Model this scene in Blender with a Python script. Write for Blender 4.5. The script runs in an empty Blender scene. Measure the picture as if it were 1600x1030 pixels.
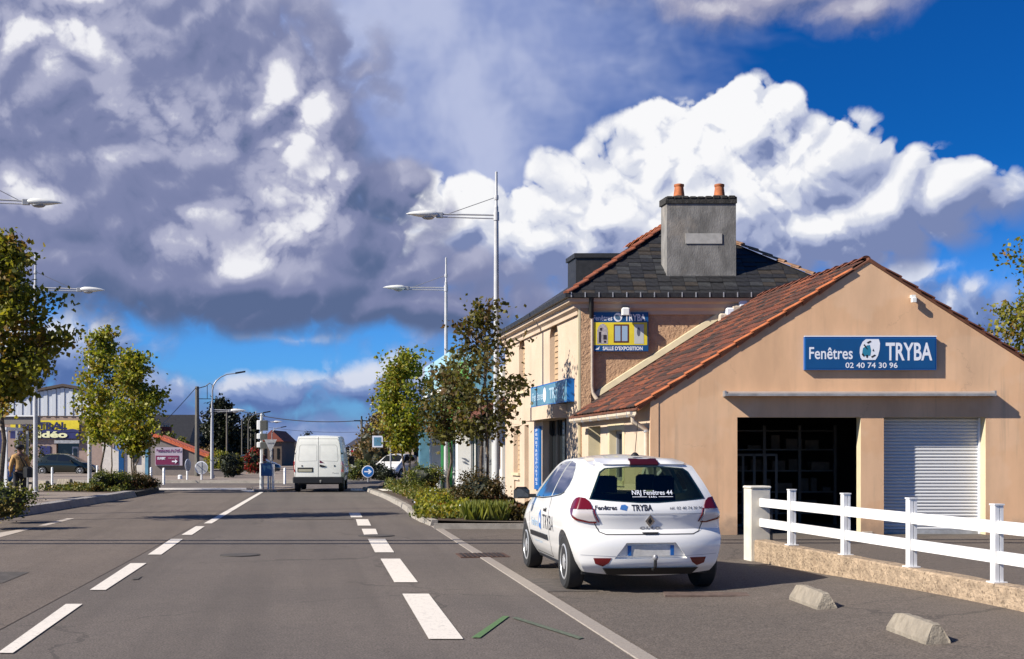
import bpy, bmesh, math, random
import numpy as np
from mathutils import Vector, Matrix
R = math.radians
PI = math.pi
C = bpy.context.scene.collection
S = bpy.context.scene

# ------------------------------------------------------------------ camera
F = 1900.0            # focal length in photo pixels (photo is 1600 wide)
HOR = 709.0           # horizon row
EYE = 1.5
cam_d = bpy.data.cameras.new('camera')
cam = bpy.data.objects.new('camera', cam_d)
C.objects.link(cam)
cam.location = (0, 0, EYE)
cam.rotation_euler = (R(90), 0, 0)
cam_d.sensor_width = 36
cam_d.sensor_fit = 'HORIZONTAL'
cam_d.lens = 36*F/1600
cam_d.shift_y = (HOR-515)/1600
cam_d.clip_end = 5000
S.camera = cam
S.view_settings.view_transform = 'Standard'
S.view_settings.look = 'None'
S.view_settings.gamma = 1
S.view_settings.use_curve_mapping = False
S.view_settings.exposure = 0.82
S.render.engine = 'CYCLES'
S.cycles.max_bounces = 6
S.cycles.transparent_max_bounces = 16

# ------------------------------------------------------------------ node helpers
class N:
    def __init__(s, tree): s.t = tree
    def new(s, typ, **kw):
        n = s.t.nodes.new(typ)
        for k, v in kw.items(): setattr(n, k, v)
        return n
    def put(s, sock, v):
        if v is None: return
        if isinstance(v, bpy.types.NodeSocket): s.t.links.new(v, sock)
        else:
            if isinstance(v, (tuple, list)) and len(v) == 3 and len(getattr(sock, 'default_value', (0,0,0))) == 4: v = (*v, 1)
            sock.default_value = v
    def m(s, op, a, b=None, c=None, clamp=False):
        n = s.new('ShaderNodeMath', operation=op); n.use_clamp = clamp
        s.put(n.inputs[0], a); s.put(n.inputs[1], b); s.put(n.inputs[2], c)
        return n.outputs[0]
    def v(s, op, a, b=None, c=None):
        n = s.new('ShaderNodeVectorMath', operation=op)
        s.put(n.inputs[0], a); s.put(n.inputs[1], b); s.put(n.inputs[2], c)
        return n.outputs['Value'] if op in ('LENGTH', 'DOT_PRODUCT', 'DISTANCE') else n.outputs[0]
    def noise(s, vec, scale, detail=4, rough=.5, dist=0, col=False, dim='3D'):
        n = s.new('ShaderNodeTexNoise', noise_dimensions=dim)
        s.put(n.inputs['Vector'], vec)
        n.inputs['Scale'].default_value = scale; n.inputs['Detail'].default_value = detail
        n.inputs['Roughness'].default_value = rough; n.inputs['Distortion'].default_value = dist
        return n.outputs['Color' if col else 'Fac']
    def vor(s, vec, scale, feature='F1', out='Distance'):
        n = s.new('ShaderNodeTexVoronoi', feature=feature)
        s.put(n.inputs['Vector'], vec); n.inputs['Scale'].default_value = scale
        return n.outputs[out]
    def ss(s, x, lo, hi, a=0., b=1.):
        n = s.new('ShaderNodeMapRange', interpolation_type='SMOOTHSTEP')
        s.put(n.inputs[0], x)
        for i, q in enumerate((lo, hi, a, b)): s.put(n.inputs[i+1], q)
        return n.outputs[0]
    def lin(s, x, lo, hi, a=0., b=1.):
        n = s.new('ShaderNodeMapRange'); s.put(n.inputs[0], x)
        for i, q in enumerate((lo, hi, a, b)): s.put(n.inputs[i+1], q)
        return n.outputs[0]
    def mix(s, f, a, b, mode='MIX'):
        n = s.new('ShaderNodeMix', data_type='RGBA', blend_type=mode)
        s.put(n.inputs[0], f); s.put(n.inputs[6], a); s.put(n.inputs[7], b)
        return n.outputs[2]
    def comb(s, x, y, z=0.):
        n = s.new('ShaderNodeCombineXYZ'); s.put(n.inputs[0], x); s.put(n.inputs[1], y); s.put(n.inputs[2], z)
        return n.outputs[0]

def srgb(r, g, b, k=1.0):
    f = lambda c: (c/255/12.92 if c <= 10 else ((c/255+.055)/1.055)**2.4)*k
    return (f(r), f(g), f(b))

# ------------------------------------------------------------------ sun and sky
SUN = Vector((1, .42, -.77)).normalized()       # the way the light travels
SUN_EL = math.asin(-SUN.z); 
sun_d = bpy.data.lights.new('sun', 'SUN'); sun_d.energy = 4.6; sun_d.angle = R(.5); sun_d.color = (1, .93, .82)
sun = bpy.data.objects.new('sun', sun_d); C.objects.link(sun)
sun.rotation_euler = SUN.to_track_quat('-Z', 'Y').to_euler()
sun.location = (-20, -10, 20)

def ang(px, py):      # photo pixel -> (azimuth, elevation) of that view direction
    return math.atan((px-800)/F), math.atan((HOR-py)/math.hypot(F, px-800))

W = bpy.data.worlds.new('World'); S.world = W; W.use_nodes = True
W.node_tree.nodes.clear()
w = N(W.node_tree)
sky = w.new('ShaderNodeTexSky', sky_type='NISHITA'); sky.sun_disc = False
sky.sun_elevation = SUN_EL; sky.sun_rotation = math.atan2(-SUN.x, -SUN.y); sky.air_density = 1.0; sky.dust_density = .4; sky.ozone_density = 2.5
tc = w.new('ShaderNodeTexCoord')
sp = w.new('ShaderNodeSeparateXYZ'); w.put(sp.inputs[0], tc.outputs['Generated'])
U = w.m('ARCTAN2', sp.outputs[0], sp.outputs[1]); V = w.m('ARCSINE', sp.outputs[2])
P0 = w.comb(U, V)
K = 1/(2**S.view_settings.exposure)             # cloud colours below are given as they should display
# domain warp
wa = w.v('SUBTRACT', w.noise(P0, 7, 2, .5, col=True), (.5, .5, .5))
wb = w.v('SUBTRACT', w.noise(P0, 30, 3, .55, col=True), (.5, .5, .5))
P = w.v('ADD', P0, w.v('ADD', w.v('MULTIPLY', wa, (.05, .035, 0)), w.v('MULTIPLY', wb, (.011, .009, 0))))

def blobs(p, lst):
    acc = None
    for px, py, rx, ry, a in lst:
        u, v = ang(px, py); sx, sy = F/rx, F/ry
        d = w.v('MULTIPLY', w.v('SUBTRACT', p, (u, v, 0)), (sx, sy, 0))
        d = w.m('MULTIPLY_ADD', w.v('LENGTH', d), -1.15*a, 1.35*a)
        acc = d if acc is None else w.m('SMOOTH_MAX', acc, d, .12)
    return acc
def fbm(p, sc, rough=.58, detail=4):
    return w.m('SUBTRACT', w.noise(p, sc, detail, rough, dim='2D'), .5)
def billow(p, sc):       # rounded cauliflower lumps
    a = w.new('ShaderNodeTexNoise', noise_dimensions='2D', noise_type='RIDGED_MULTIFRACTAL'); w.put(a.inputs['Vector'], p)
    a.inputs['Scale'].default_value = sc; a.inputs['Detail'].default_value = 5; a.inputs['Roughness'].default_value = .55
    a.inputs['Lacunarity'].default_value = 2.1; a.inputs['Offset'].default_value = 1.0; a.inputs['Gain'].default_value = 1.2; a.normalize = True
    return w.m('SUBTRACT', .62, a.outputs[0])
LD = (-.008, .011, 0)
P1 = w.v('ADD', P, LD)
F0, F1, B0, B1 = fbm(P, 17, .62, 6), fbm(P1, 17, .62, 6), billow(P, 24), billow(P1, 24)
FB = fbm(P, 8, .6, 5)

TEX = w.m('MULTIPLY_ADD', F0, 1.6, w.m('MULTIPLY_ADD', FB, 1.4, w.m('MULTIPLY', B0, .5)))     # about -.6 .. .6
def cumulus(lst, n_amp, b_amp, soft, cols, k_em=2.2, base=.5, bright=None, shade=None, kb=.5, ks=.5, soft_low=None, bt=1.0):
    """cols: four colours from deepest shade to full sun"""
    bl0 = blobs(P, lst); bl1 = blobs(P1, lst)
    d0 = w.m('MULTIPLY_ADD', B0, b_amp, w.m('MULTIPLY_ADD', F0, n_amp, bl0))
    d1 = w.m('MULTIPLY_ADD', B1, b_amp, w.m('MULTIPLY_ADD', F1, n_amp, bl1))
    L = w.m('MULTIPLY_ADD', w.m('SUBTRACT', d0, d1), k_em, base)
    sh = None
    if bright is not None:
        b_ = w.ss(w.m('MULTIPLY_ADD', TEX, .95, blobs(P, bright)), -.30, 1.35)
        L = w.m('ADD', L, w.m('MULTIPLY', w.m('MULTIPLY', b_, w.m('MULTIPLY_ADD', TEX, .55*bt, 1)), kb))
    if shade is not None:
        sh = w.ss(w.m('MULTIPLY_ADD', TEX, .45, blobs(P, shade)), -.45, 1.3)
        L = w.m('SUBTRACT', L, w.m('MULTIPLY', sh, ks))
    if soft_low is not None and sh is not None: alpha = w.ss(d0, 0, w.lin(sh, 0, .8, soft, soft_low))
    else: alpha = w.ss(d0, 0, soft)
    cr = w.new('ShaderNodeValToRGB'); cr.color_ramp.interpolation = 'EASE'; e = cr.color_ramp.elements
    e[0].position = 0; e[0].color = (*cols[0], 1); e[1].position = 1; e[1].color = (*cols[3], 1)
    for p_, q in ((.34, cols[1]), (.66, cols[2])): x = e.new(p_); x.color = (*q, 1)
    w.put(cr.inputs[0], L)
    return alpha, cr.outputs[0]

c = lambda r, g, b: srgb(r, g, b, K)
# clear sky: physical sky, graded to the photograph's deep blue
base = w.v('MULTIPLY', sky.outputs[0], (.0016, .020, .050))
base = w.mix(w.ss(V, .23, .06), base, w.v('MULTIPLY', sky.outputs[0], (.015, .042, .088)))
# high thin veil
va = w.m('MULTIPLY', w.ss(w.m('MULTIPLY_ADD', fbm(w.v('MULTIPLY', P, (1, 2.2, 1)), 6, .6), 1.5, blobs(P, [(640, 60, 420, 260, 1), (700, 210, 260, 150, 1), (880, 330, 330, 70, .6)])), -.30, .85), .90)
vc = w.mix(w.ss(fbm(P, 10), -.2, .2), c(140, 156, 204), c(190, 198, 228))
col = w.mix(va, base, vc)
# top right cloud
GREY = (c(104, 116, 156), c(140, 144, 176), c(176, 174, 194), c(214, 211, 220))
a, cc = cumulus([(1140, 2, 150, 46, .9), (1330, 2, 120, 40, .9), (1230, -30, 280, 54, 1)], 1.0, .15, 1.0, GREY, .9, .62)
col = w.mix(w.m('MULTIPLY', a, .85), col, cc)
# far low clouds along the horizon
a, cc = cumulus([(350, 690, 800, 60, 1), (420, 618, 130, 36, .9), (560, 600, 140, 38, .9), (720, 600, 260, 55, 1), (60, 545, 200, 75, 1), (230, 620, 140, 52, .9), (470, 524, 80, 14, .5), (1000, 560, 420, 140, 1), (1480, 480, 210, 62, .9), (1420, 425, 90, 22, .8), (1330, 404, 60, 22, .9), (1600, 510, 160, 80, 1)], .9, .25, .75,
    (c(84, 112, 168), c(114, 138, 190), c(156, 174, 214), c(216, 222, 238)), 0.8, .40,
    bright=[(470, 572, 170, 20, .9), (560, 560, 90, 14, .8), (330, 585, 60, 20, .6), (1420, 440, 150, 26, .8), (90, 510, 120, 26, .7), (1400, 470, 120, 40, .4)],
    shade=[(500, 640, 260, 40, .9), (1480, 500, 150, 40, .9), (60, 600, 160, 40, .8)], kb=.5, ks=.3)
col = w.mix(a, col, cc)
# the white cumulus at the right
a, cc = cumulus([(1165, 205, 98, 78, 1.2), (1060, 262, 118, 104, 1.2), (1270, 272, 130, 96, 1.2), (950, 335, 140, 102, 1.2), (1120, 340, 270, 145, 1.3), (1400, 325, 135, 78, 1.1), (1490, 310, 90, 56, .9), (1300, 350, 260, 80, 1.2), (720, 355, 120, 76, 1.1), (660, 400, 95, 70, 1.1), (830, 385, 160, 92, 1.3), (1000, 430, 280, 60, 1)],
    .30, .26, .20, (c(122, 136, 178), c(168, 177, 208), c(216, 220, 233), c(249, 249, 251)), 1.15, .56,
    bright=[(1110, 235, 190, 120, 1.2), (950, 335, 130, 70, 1.1), (715, 320, 100, 44, 1.1), (1400, 310, 90, 30, .5), (1270, 365, 70, 28, .8), (850, 340, 90, 40, .8)],
    shade=[(900, 470, 430, 80, 1.5), (1360, 410, 270, 46, 1.3), (1500, 345, 180, 60, 1.1), (680, 460, 210, 62, 1.4), (1340, 310, 110, 40, .35)], kb=.27, ks=.46, soft_low=.7)
col = w.mix(a, col, cc)
# the big grey cloud at the left
a, cc = cumulus([(130, 120, 420, 200, 1.2), (310, 150, 200, 120, 1.2), (430, 160, 105, 76, 1.3), (470, 215, 105, 90, 1.3), (590, 300, 70, 60, 1), (250, 330, 400, 155, 1.3), (500, 290, 88, 88, 1.1), (540, 395, 120, 95, 1.1), (625, 285, 42, 22, .8), (400, 445, 390, 82, 1.2), (640, 480, 260, 46, 1), (120, 400, 200, 84, 1)],
    .34, .20, .30, (c(90, 107, 145), c(125, 133, 170), c(172, 175, 201), c(240, 240, 245)), 0.60, .42,
    bright=[(440, 112, 80, 46, 1.0), (486, 155, 60, 40, .9), (440, 320, 90, 62, 1.5), (480, 250, 66, 52, 1.6), (360, 375, 110, 42, 1.7), (190, 262, 90, 26, .6), (320, 235, 90, 26, .6), (60, 305, 80, 38, 1.0), (250, 170, 200, 60, .42), (110, 60, 220, 80, .30), (440, 190, 110, 60, .5), (540, 190, 20, 30, .4)],
    shade=[(380, 498, 490, 56, 1.5), (565, 310, 44, 130, 1.3), (570, 410, 70, 60, .9), (250, 310, 190, 60, .7), (330, 80, 130, 50, .7), (640, 470, 240, 40, 1), (60, 230, 120, 30, .5), (100, 380, 120, 30, .6)], kb=.52, ks=.30, soft_low=.75, bt=.9)
col = w.mix(a, col, cc)
# hazier near the horizon
col = w.mix(w.ss(V, .075, .0, 0, .5), col, c(118, 140, 190))
# below the horizon the world is hidden by the ground
bg = w.new('ShaderNodeBackground'); w.put(bg.inputs[0], col); bg.inputs[1].default_value = 1.0
out = w.new('ShaderNodeOutputWorld'); w.put(out.inputs[0], bg.outputs[0])
W.cycles.sampling_method = 'MANUAL'; W.cycles.sample_map_resolution = 512

# ------------------------------------------------------------------ photo pixel -> place
def at(px, py, Y): return Vector(((px-800)/F*Y, Y, EYE+(HOR-py)/F*Y))
def gy(py, z=0.0): return (EYE-z)*F/(py-HOR)             # distance at which height z shows in row py
def gp(px, py, z=0.0):
    Y = gy(py, z); return Vector(((px-800)/F*Y, Y, z))
def fx(px, Y): return (px-800)/F*Y
def fz(py, Y): return EYE+(HOR-py)/F*Y

# ------------------------------------------------------------------ materials
def mat(name, col, rough=.6, metal=0., var=.0, vscale=4., bump=0., bscale=60., col2=None, spec=.5, emit=None, trans=0., stain=0., sscale=1.2, coat=0., stain_col=None, stretch=None, island=0.):
    m = bpy.data.materials.new(name); m.use_nodes = True
    t = m.node_tree; n = N(t); p = t.nodes['Principled BSDF']
    p.inputs['Roughness'].default_value = rough; p.inputs['Metallic'].default_value = metal
    p.inputs['Specular IOR Level'].default_value = spec
    if coat: p.inputs['Coat Weight'].default_value = coat; p.inputs['Coat Roughness'].default_value = .04
    if trans: p.inputs['Transmission Weight'].default_value = trans
    base = (*col, 1)
    if var or bump or stain or col2 or island:
        tcn = n.new('ShaderNodeTexCoord'); vec = tcn.outputs['Object']
        if stretch: vec = n.v('MULTIPLY', vec, stretch)
    if var or col2:
        f = n.ss(n.noise(vec, vscale, 5, .6), .3, .7)
        c2 = col2 or tuple(x*(1-var) for x in col); c1 = col if col2 else tuple(min(1, x*(1+var*.6)) for x in col)
        base = n.mix(f, (*c2, 1), (*c1, 1))
    if island:
        g = n.new('ShaderNodeNewGeometry')
        hs = n.new('ShaderNodeHueSaturation'); n.put(hs.inputs['Color'], base)
        n.put(hs.inputs['Value'], n.lin(g.outputs['Random Per Island'], 0, 1, 1-island, 1+island))
        base = hs.outputs[0]
    if stain:
        f = n.ss(n.noise(vec, sscale, 6, .65), .48, .75)
        base = n.mix(n.m('MULTIPLY', f, stain), base, (*(stain_col or tuple(x*.35 for x in col)), 1))
    n.put(p.inputs['Base Color'], base)
    if bump:
        b = n.new('ShaderNodeBump'); b.inputs['Strength'].default_value = bump; b.inputs['Distance'].default_value = .02
        n.put(b.inputs['Height'], n.noise(vec, bscale, 6, .6)); n.put(p.inputs['Normal'], b.outputs[0])
    if emit: p.inputs['Emission Color'].default_value = (*emit, 1); p.inputs['Emission Strength'].default_value = 1
    return m

M = {}
M['white_metal'] = mat('white_metal', (.62, .62, .60), .35, var=.12, vscale=3)
M['pole'] = mat('pole_paint', (.50, .50, .50), .4, var=.15, vscale=2)
M['lamp_head'] = mat('lamp_head_paint', (.72, .72, .68), .3)
M['grey_metal'] = mat('grey_metal', (.28, .28, .29), .4, .3)
M['dark_metal'] = mat('dark_metal', (.03, .03, .035), .4, .2)
M['zinc'] = mat('zinc', (.40, .40, .40), .45, .3, var=.25, vscale=6)
M['gutter'] = mat('gutter_pvc', (.60, .50, .38), .45, var=.15)
M['render_gable'] = mat('sand_render', (.66, .405, .235), .9, var=.14, vscale=.8, bump=.25, bscale=90, stain=.35, sscale=.9, stain_col=(.40, .25, .155), stretch=(1.6, 1.6, .5))
M['render_cream'] = mat('cream_render', (.53, .41, .30), .9, var=.08, vscale=1, bump=.2, bscale=80, stain=.15, stain_col=(.45, .33, .21))
M['reveal'] = mat('pale_cream_paint', (.56, .48, .31), .8, var=.08)
M['plaster_white'] = mat('white_plaster', (.62, .58, .52), .85, var=.1, stain=.2)
M['blue_sign'] = mat('blue_sign_face', (.007, .068, .205), .35, var=.05)
M['blue_side'] = mat('bright_blue_panel', (.010, .115, .38), .3)
M['light_blue'] = mat('faded_blue_panel', (.11, .25, .35), .25, var=.2, vscale=3)
M['sign_white'] = mat('sign_white', (.72, .74, .80), .4)
M['white_paint'] = mat('white_paint', (.80, .80, .78), .5)
M['black'] = mat('black_plastic', (.012, .012, .013), .5)
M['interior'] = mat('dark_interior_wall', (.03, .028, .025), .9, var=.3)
M['concrete'] = mat('concrete', (.29, .25, .195), .95, var=.25, vscale=6, bump=.8, bscale=45, stain=.5, sscale=5, stain_col=(.12, .10, .07))
M['old_concrete'] = mat('weathered_grey_render', (.19, .183, .172), .95, var=.35, vscale=3, bump=.5, bscale=30, stain=.6, sscale=2.2, stain_col=(.06, .058, .055), stretch=(1, 1, .5))
M['kerb'] = mat('kerb_granite', (.30, .27, .23), .9, var=.2, vscale=5, bump=.4, bscale=60)
M['soot'] = mat('sooty_coping', (.035, .033, .03), .95, var=.5, vscale=8, bump=.8, bscale=25)
M['terracotta'] = mat('terracotta', (.42, .13, .045), .8, var=.3, vscale=8, bump=.2)
M['glass_dark'] = mat('dark_window_glass', (.012, .015, .018), .05, spec=.8)
M['slate'] = mat('slate', (.020, .020, .021), .55, var=.4, vscale=9, bump=.3, island=.45)
M['rubber'] = mat('rubber', (.02, .02, .02), .85)
M['red_lens'] = mat('red_lens', (.13, .006, .009), .12, coat=.6)
M['clear_lens'] = mat('clear_lens', (.55, .50, .48), .12, coat=.6)
M['yellow'] = mat('yellow_panel', (.75, .60, .03), .5, var=.1)
M['navy'] = mat('navy_panel', (.02, .025, .12), .5, var=.2)
M['bark'] = mat('bark', (.12, .09, .065), .95, var=.4, vscale=14, bump=.8, bscale=40)
M['wood_pole'] = mat('weathered_pole_wood', (.13, .12, .10), .9, var=.3, vscale=10, stretch=(1, 1, .2))
M['tile_red'] = mat('roof_tile_red', (.12, .036, .019), .85, var=.45, vscale=5, bump=.4, bscale=50, island=.5, stain=.5, sscale=2.5, stain_col=(.035, .022, .016))
M['tile_orange'] = mat('verge_tile_orange', (.40, .115, .038), .8, var=.3, vscale=6, bump=.3, stain=.3, sscale=4)
M['tile_far'] = mat('far_roof_orange', (.62, .14, .06), .8, var=.2)
M['mortar'] = mat('ridge_mortar', (.50, .42, .33), .95, var=.2, bump=.6, bscale=20)
M['car_white'] = mat('car_paint_white', (.80, .79, .76), .28, coat=.8)
M['car_black'] = mat('car_paint_black', (.008, .014, .010), .25, coat=.8)
M['car_blue'] = mat('car_paint_blue', (.02, .04, .05), .25, coat=.8)
M['car_red'] = mat('car_paint_red', (.4, .01, .02), .25, coat=.8)
M['van_white'] = mat('van_paint_white', (.86, .85, .78), .35, coat=.4, var=.05)
M['chrome'] = mat('chrome', (.55, .55, .56), .2, 1.0)
M['hubcap'] = mat('hubcap_silver', (.50, .50, .50), .35, .4)
M['tarp'] = mat('awning_casing', (.33, .28, .25), .5, var=.1)
M['shutter'] = mat('shutter_slat', (.62, .62, .62), .35, .1)

def weather(m, streak=.3, grime=.5, col=(.20, .15, .11), crack=True):
    'rain streaks, patchy repaint, grime near the ground and hairline cracks on a rendered wall'
    t = m.node_tree; n = N(t); p = t.nodes['Principled BSDF']; src = p.inputs['Base Color'].links[0].from_socket
    v = n.new('ShaderNodeTexCoord').outputs['Object']; s_ = n.new('ShaderNodeSeparateXYZ'); n.put(s_.inputs[0], v)
    st = n.ss(n.noise(n.v('MULTIPLY', v, (7, 7, .35)), 1, 6, .65), .50, .78)
    st = n.m('MULTIPLY', st, n.ss(n.noise(n.v('MULTIPLY', v, (.7, .7, .5)), 1, 3), .35, .65))
    base = n.mix(n.m('MULTIPLY', st, streak), src, (*col, 1))
    pt = n.ss(n.noise(v, .55, 4, .6), .5, .56); base = n.mix(n.m('MULTIPLY', pt, .10), base, (.80, .66, .50, 1))
    h = n.m('ADD', s_.outputs[2], n.m('MULTIPLY', n.noise(v, 2.2, 5, .65), -.9))
    gr = n.ss(h, -.05, -.45); base = n.mix(n.m('MULTIPLY', gr, grime), base, (*col, 1))
    if crack:
        wv = n.v('ADD', v, n.v('MULTIPLY', n.noise(v, 2.3, 5, .7, col=True), (.5, .5, .5)))
        cr = n.new('ShaderNodeTexVoronoi', feature='DISTANCE_TO_EDGE'); n.put(cr.inputs['Vector'], wv); cr.inputs['Scale'].default_value = .55
        ck = n.m('MULTIPLY', n.m('LESS_THAN', cr.outputs['Distance'], .0035), n.ss(n.noise(v, .8, 2), .52, .6)); base = n.mix(n.m('MULTIPLY', ck, .16), base, (.10, .07, .05, 1))
    n.put(p.inputs['Base Color'], base)
weather(M['render_gable'], .50, .60); weather(M['render_cream'], .16, .3, (.30, .24, .17)); weather(M['old_concrete'], .6, .0, (.05, .048, .045)); weather(M['plaster_white'], .3, .5)
# ------------------------------------------------------------------ mesh collector
class MB:
    def __init__(s): s.v = []; s.f = []
    def add(s, vs, fs):
        o = len(s.v); s.v += [tuple(v) for v in vs]; s.f += [tuple(i+o for i in f) for f in fs]; return s
    def box(s, x0, x1, y0, y1, z0, z1):
        return s.add([(x, y, z) for x in (x0, x1) for y in (y0, y1) for z in (z0, z1)],
                     [(0,1,3,2), (4,6,7,5), (0,4,5,1), (2,3,7,6), (0,2,6,4), (1,5,7,3)])
    def bev(s, x0, x1, y0, y1, z0, z1, b=.01):       # box with chamfered vertical and top edges
        def ring(z, i): 
            return [(x0+i+b, y0+i, z), (x1-i-b, y0+i, z), (x1-i, y0+i+b, z), (x1-i, y1-i-b, z), (x1-i-b, y1-i, z), (x0+i+b, y1-i, z), (x0+i, y1-i-b, z), (x0+i, y0+i+b, z)]
        vs = ring(z0, 0)+ring(z1-b, 0)+ring(z1, b*.9)
        fs = [tuple(range(7, -1, -1)), tuple(range(16, 24))]
        for k in (0, 8):
            for i in range(8): fs.append((k+i, k+(i+1) % 8, k+8+(i+1) % 8, k+8+i))
        return s.add(vs, fs)
    def tube(s, pts, rad, n=10, cap=True):
        pts = [Vector(p) for p in pts]
        if not isinstance(rad, (list, tuple)): rad = [rad]*len(pts)
        vs = []; up = None
        for i, p in enumerate(pts):
            d = (pts[min(i+1, len(pts)-1)]-pts[max(i-1, 0)]).normalized()
            if up is None: up = Vector((0, 0, 1)) if abs(d.z) < .9 else Vector((0, 1, 0))
            a = d.cross(up).normalized(); b = a.cross(d).normalized(); up = b
            for k in range(n):
                t = 2*PI*k/n; vs.append(p+a*(math.cos(t)*rad[i])+b*(math.sin(t)*rad[i]))
        fs = [(i*n+k, i*n+(k+1) % n, (i+1)*n+(k+1) % n, (i+1)*n+k) for i in range(len(pts)-1) for k in range(n)]
        if cap: fs += [tuple(range(n-1, -1, -1)), tuple(range((len(pts)-1)*n, len(pts)*n))]
        return s.add(vs, fs)
    def lathe(s, prof, n=20, axis='z', o=(0, 0, 0), sx=1., sy=1.):
        vs = []
        for r, z in prof:
            for k in range(n):
                t = 2*PI*k/n; a, b = r*math.cos(t)*sx, r*math.sin(t)*sy
                p = {'z': (a, b, z), 'x': (z, a, b), 'y': (a, z, b)}[axis]
                vs.append((p[0]+o[0], p[1]+o[1], p[2]+o[2]))
        fs = [(i*n+k, i*n+(k+1) % n, (i+1)*n+(k+1) % n, (i+1)*n+k) for i in range(len(prof)-1) for k in range(n)]
        fs += [tuple(range(n-1, -1, -1)), tuple(range((len(prof)-1)*n, len(prof)*n))]
        return s.add(vs, fs)
    def prism(s, poly, d):          # poly: 3D points, d: extrusion vector
        n = len(poly); d = Vector(d); a = [Vector(p) for p in poly]
        return s.add(a+[p+d for p in a], [tuple(range(n-1, -1, -1)), tuple(range(n, 2*n))]+[(i, (i+1) % n, n+(i+1) % n, n+i) for i in range(n)])
    def quad(s, a, b, c, d): return s.add([a, b, c, d], [(0, 1, 2, 3)])
    def mesh(s, name, m, org=(0, 0, 0), smooth=False):
        me = bpy.data.meshes.new(name)
        o = Vector(org)
        me.from_pydata([(v[0]-o.x, v[1]-o.y, v[2]-o.z) for v in s.v], [], s.f)
        bm = bmesh.new(); bm.from_mesh(me); bmesh.ops.recalc_face_normals(bm, faces=bm.faces); bm.to_mesh(me); bm.free()
        if smooth: 
            me.polygons.foreach_set('use_smooth', [True]*len(me.polygons)); me.update()
            if smooth != 'all': me.set_sharp_from_angle(angle=R(40))
        if m is not None: me.materials.append(m)
        me.update(); return me
    def build(s, name, m, parent=None, org=None, smooth=False):
        if org is None: org = parent.get('_o', (0, 0, 0)) if parent else (0, 0, 0)
        me = s.mesh(name, m, org, smooth)
        o = bpy.data.objects.new(name, me); C.objects.link(o)
        if parent: o.parent = parent; 
        else: o.location = org
        if parent: o['_o'] = tuple(org)
        return o

def tag(o, label=None, cat=None, group=None, kind=None):
    for k, v in (('label', label), ('category', cat), ('group', group), ('kind', kind)):
        if v: o[k] = v
    return o
def thing(name, label, cat, loc=(0, 0, 0), rz=0, group=None, world=False):
    """Empty at the thing's base; world=True: its parts are given in world coordinates"""
    o = bpy.data.objects.new(name, None); o.empty_display_size = .2; C.objects.link(o); o.location = loc; o.rotation_euler = (0, 0, rz)
    if world: o['_o'] = tuple(loc)
    return tag(o, label, cat, group)
def struct(o, label=None): o['kind'] = 'structure'; return o
def copy_tree(o, parent=None):
    c = o.copy(); C.objects.link(c)
    if parent: c.parent = parent
    for ch in KIDS.get(o.name) or [x for x in C.objects if x.parent == o]: copy_tree(ch, c)
    return c
KIDS = {}

# flat text turned into a thin mesh; mapped by fn(x, y) -> world point (x right, y up, in metres of the sign)
def text_verts(body, size, xs=1., bold=0., align='CENTER', extrude=.0):
    cu = bpy.data.curves.new('txt', 'FONT'); cu.body = body; cu.size = size; cu.align_x = align; cu.offset = bold
    cu.resolution_u = 3
    ob = bpy.data.objects.new('txt', cu); C.objects.link(ob)
    dg = bpy.context.evaluated_depsgraph_get(); dg.update()
    me = bpy.data.meshes.new_from_object(ob.evaluated_get(dg))
    vs = [(v.co.x*xs, v.co.y) for v in me.vertices]; fs = [tuple(p.vertices) for p in me.polygons]
    bpy.data.objects.remove(ob); bpy.data.curves.remove(cu); bpy.data.meshes.remove(me)
    return vs, fs
def fit_text(mb, body, x0, x1, y0, capH, fn, bold=0., d=.004, maxh=None):
    """text whose letters run from x0 to x1 with base line y0 and capital height capH"""
    size = capH/.70
    vs, fs = text_verts(body, size, 1., bold, 'LEFT')
    if not vs: return
    a = min(v[0] for v in vs); b = max(v[0] for v in vs); k = (x1-x0)/(b-a)
    mb.add([fn(x0+(v[0]-a)*k, y0+v[1]) for v in vs], fs)

def gable_quad(o, ux, uz, n):   # returns a mapper on a flat sign: origin, right vector, up vector, normal
    o, ux, uz, n = Vector(o), Vector(ux), Vector(uz), Vector(n)
    return lambda x, y, d=.004: o+ux*x+uz*y+n*d

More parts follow.
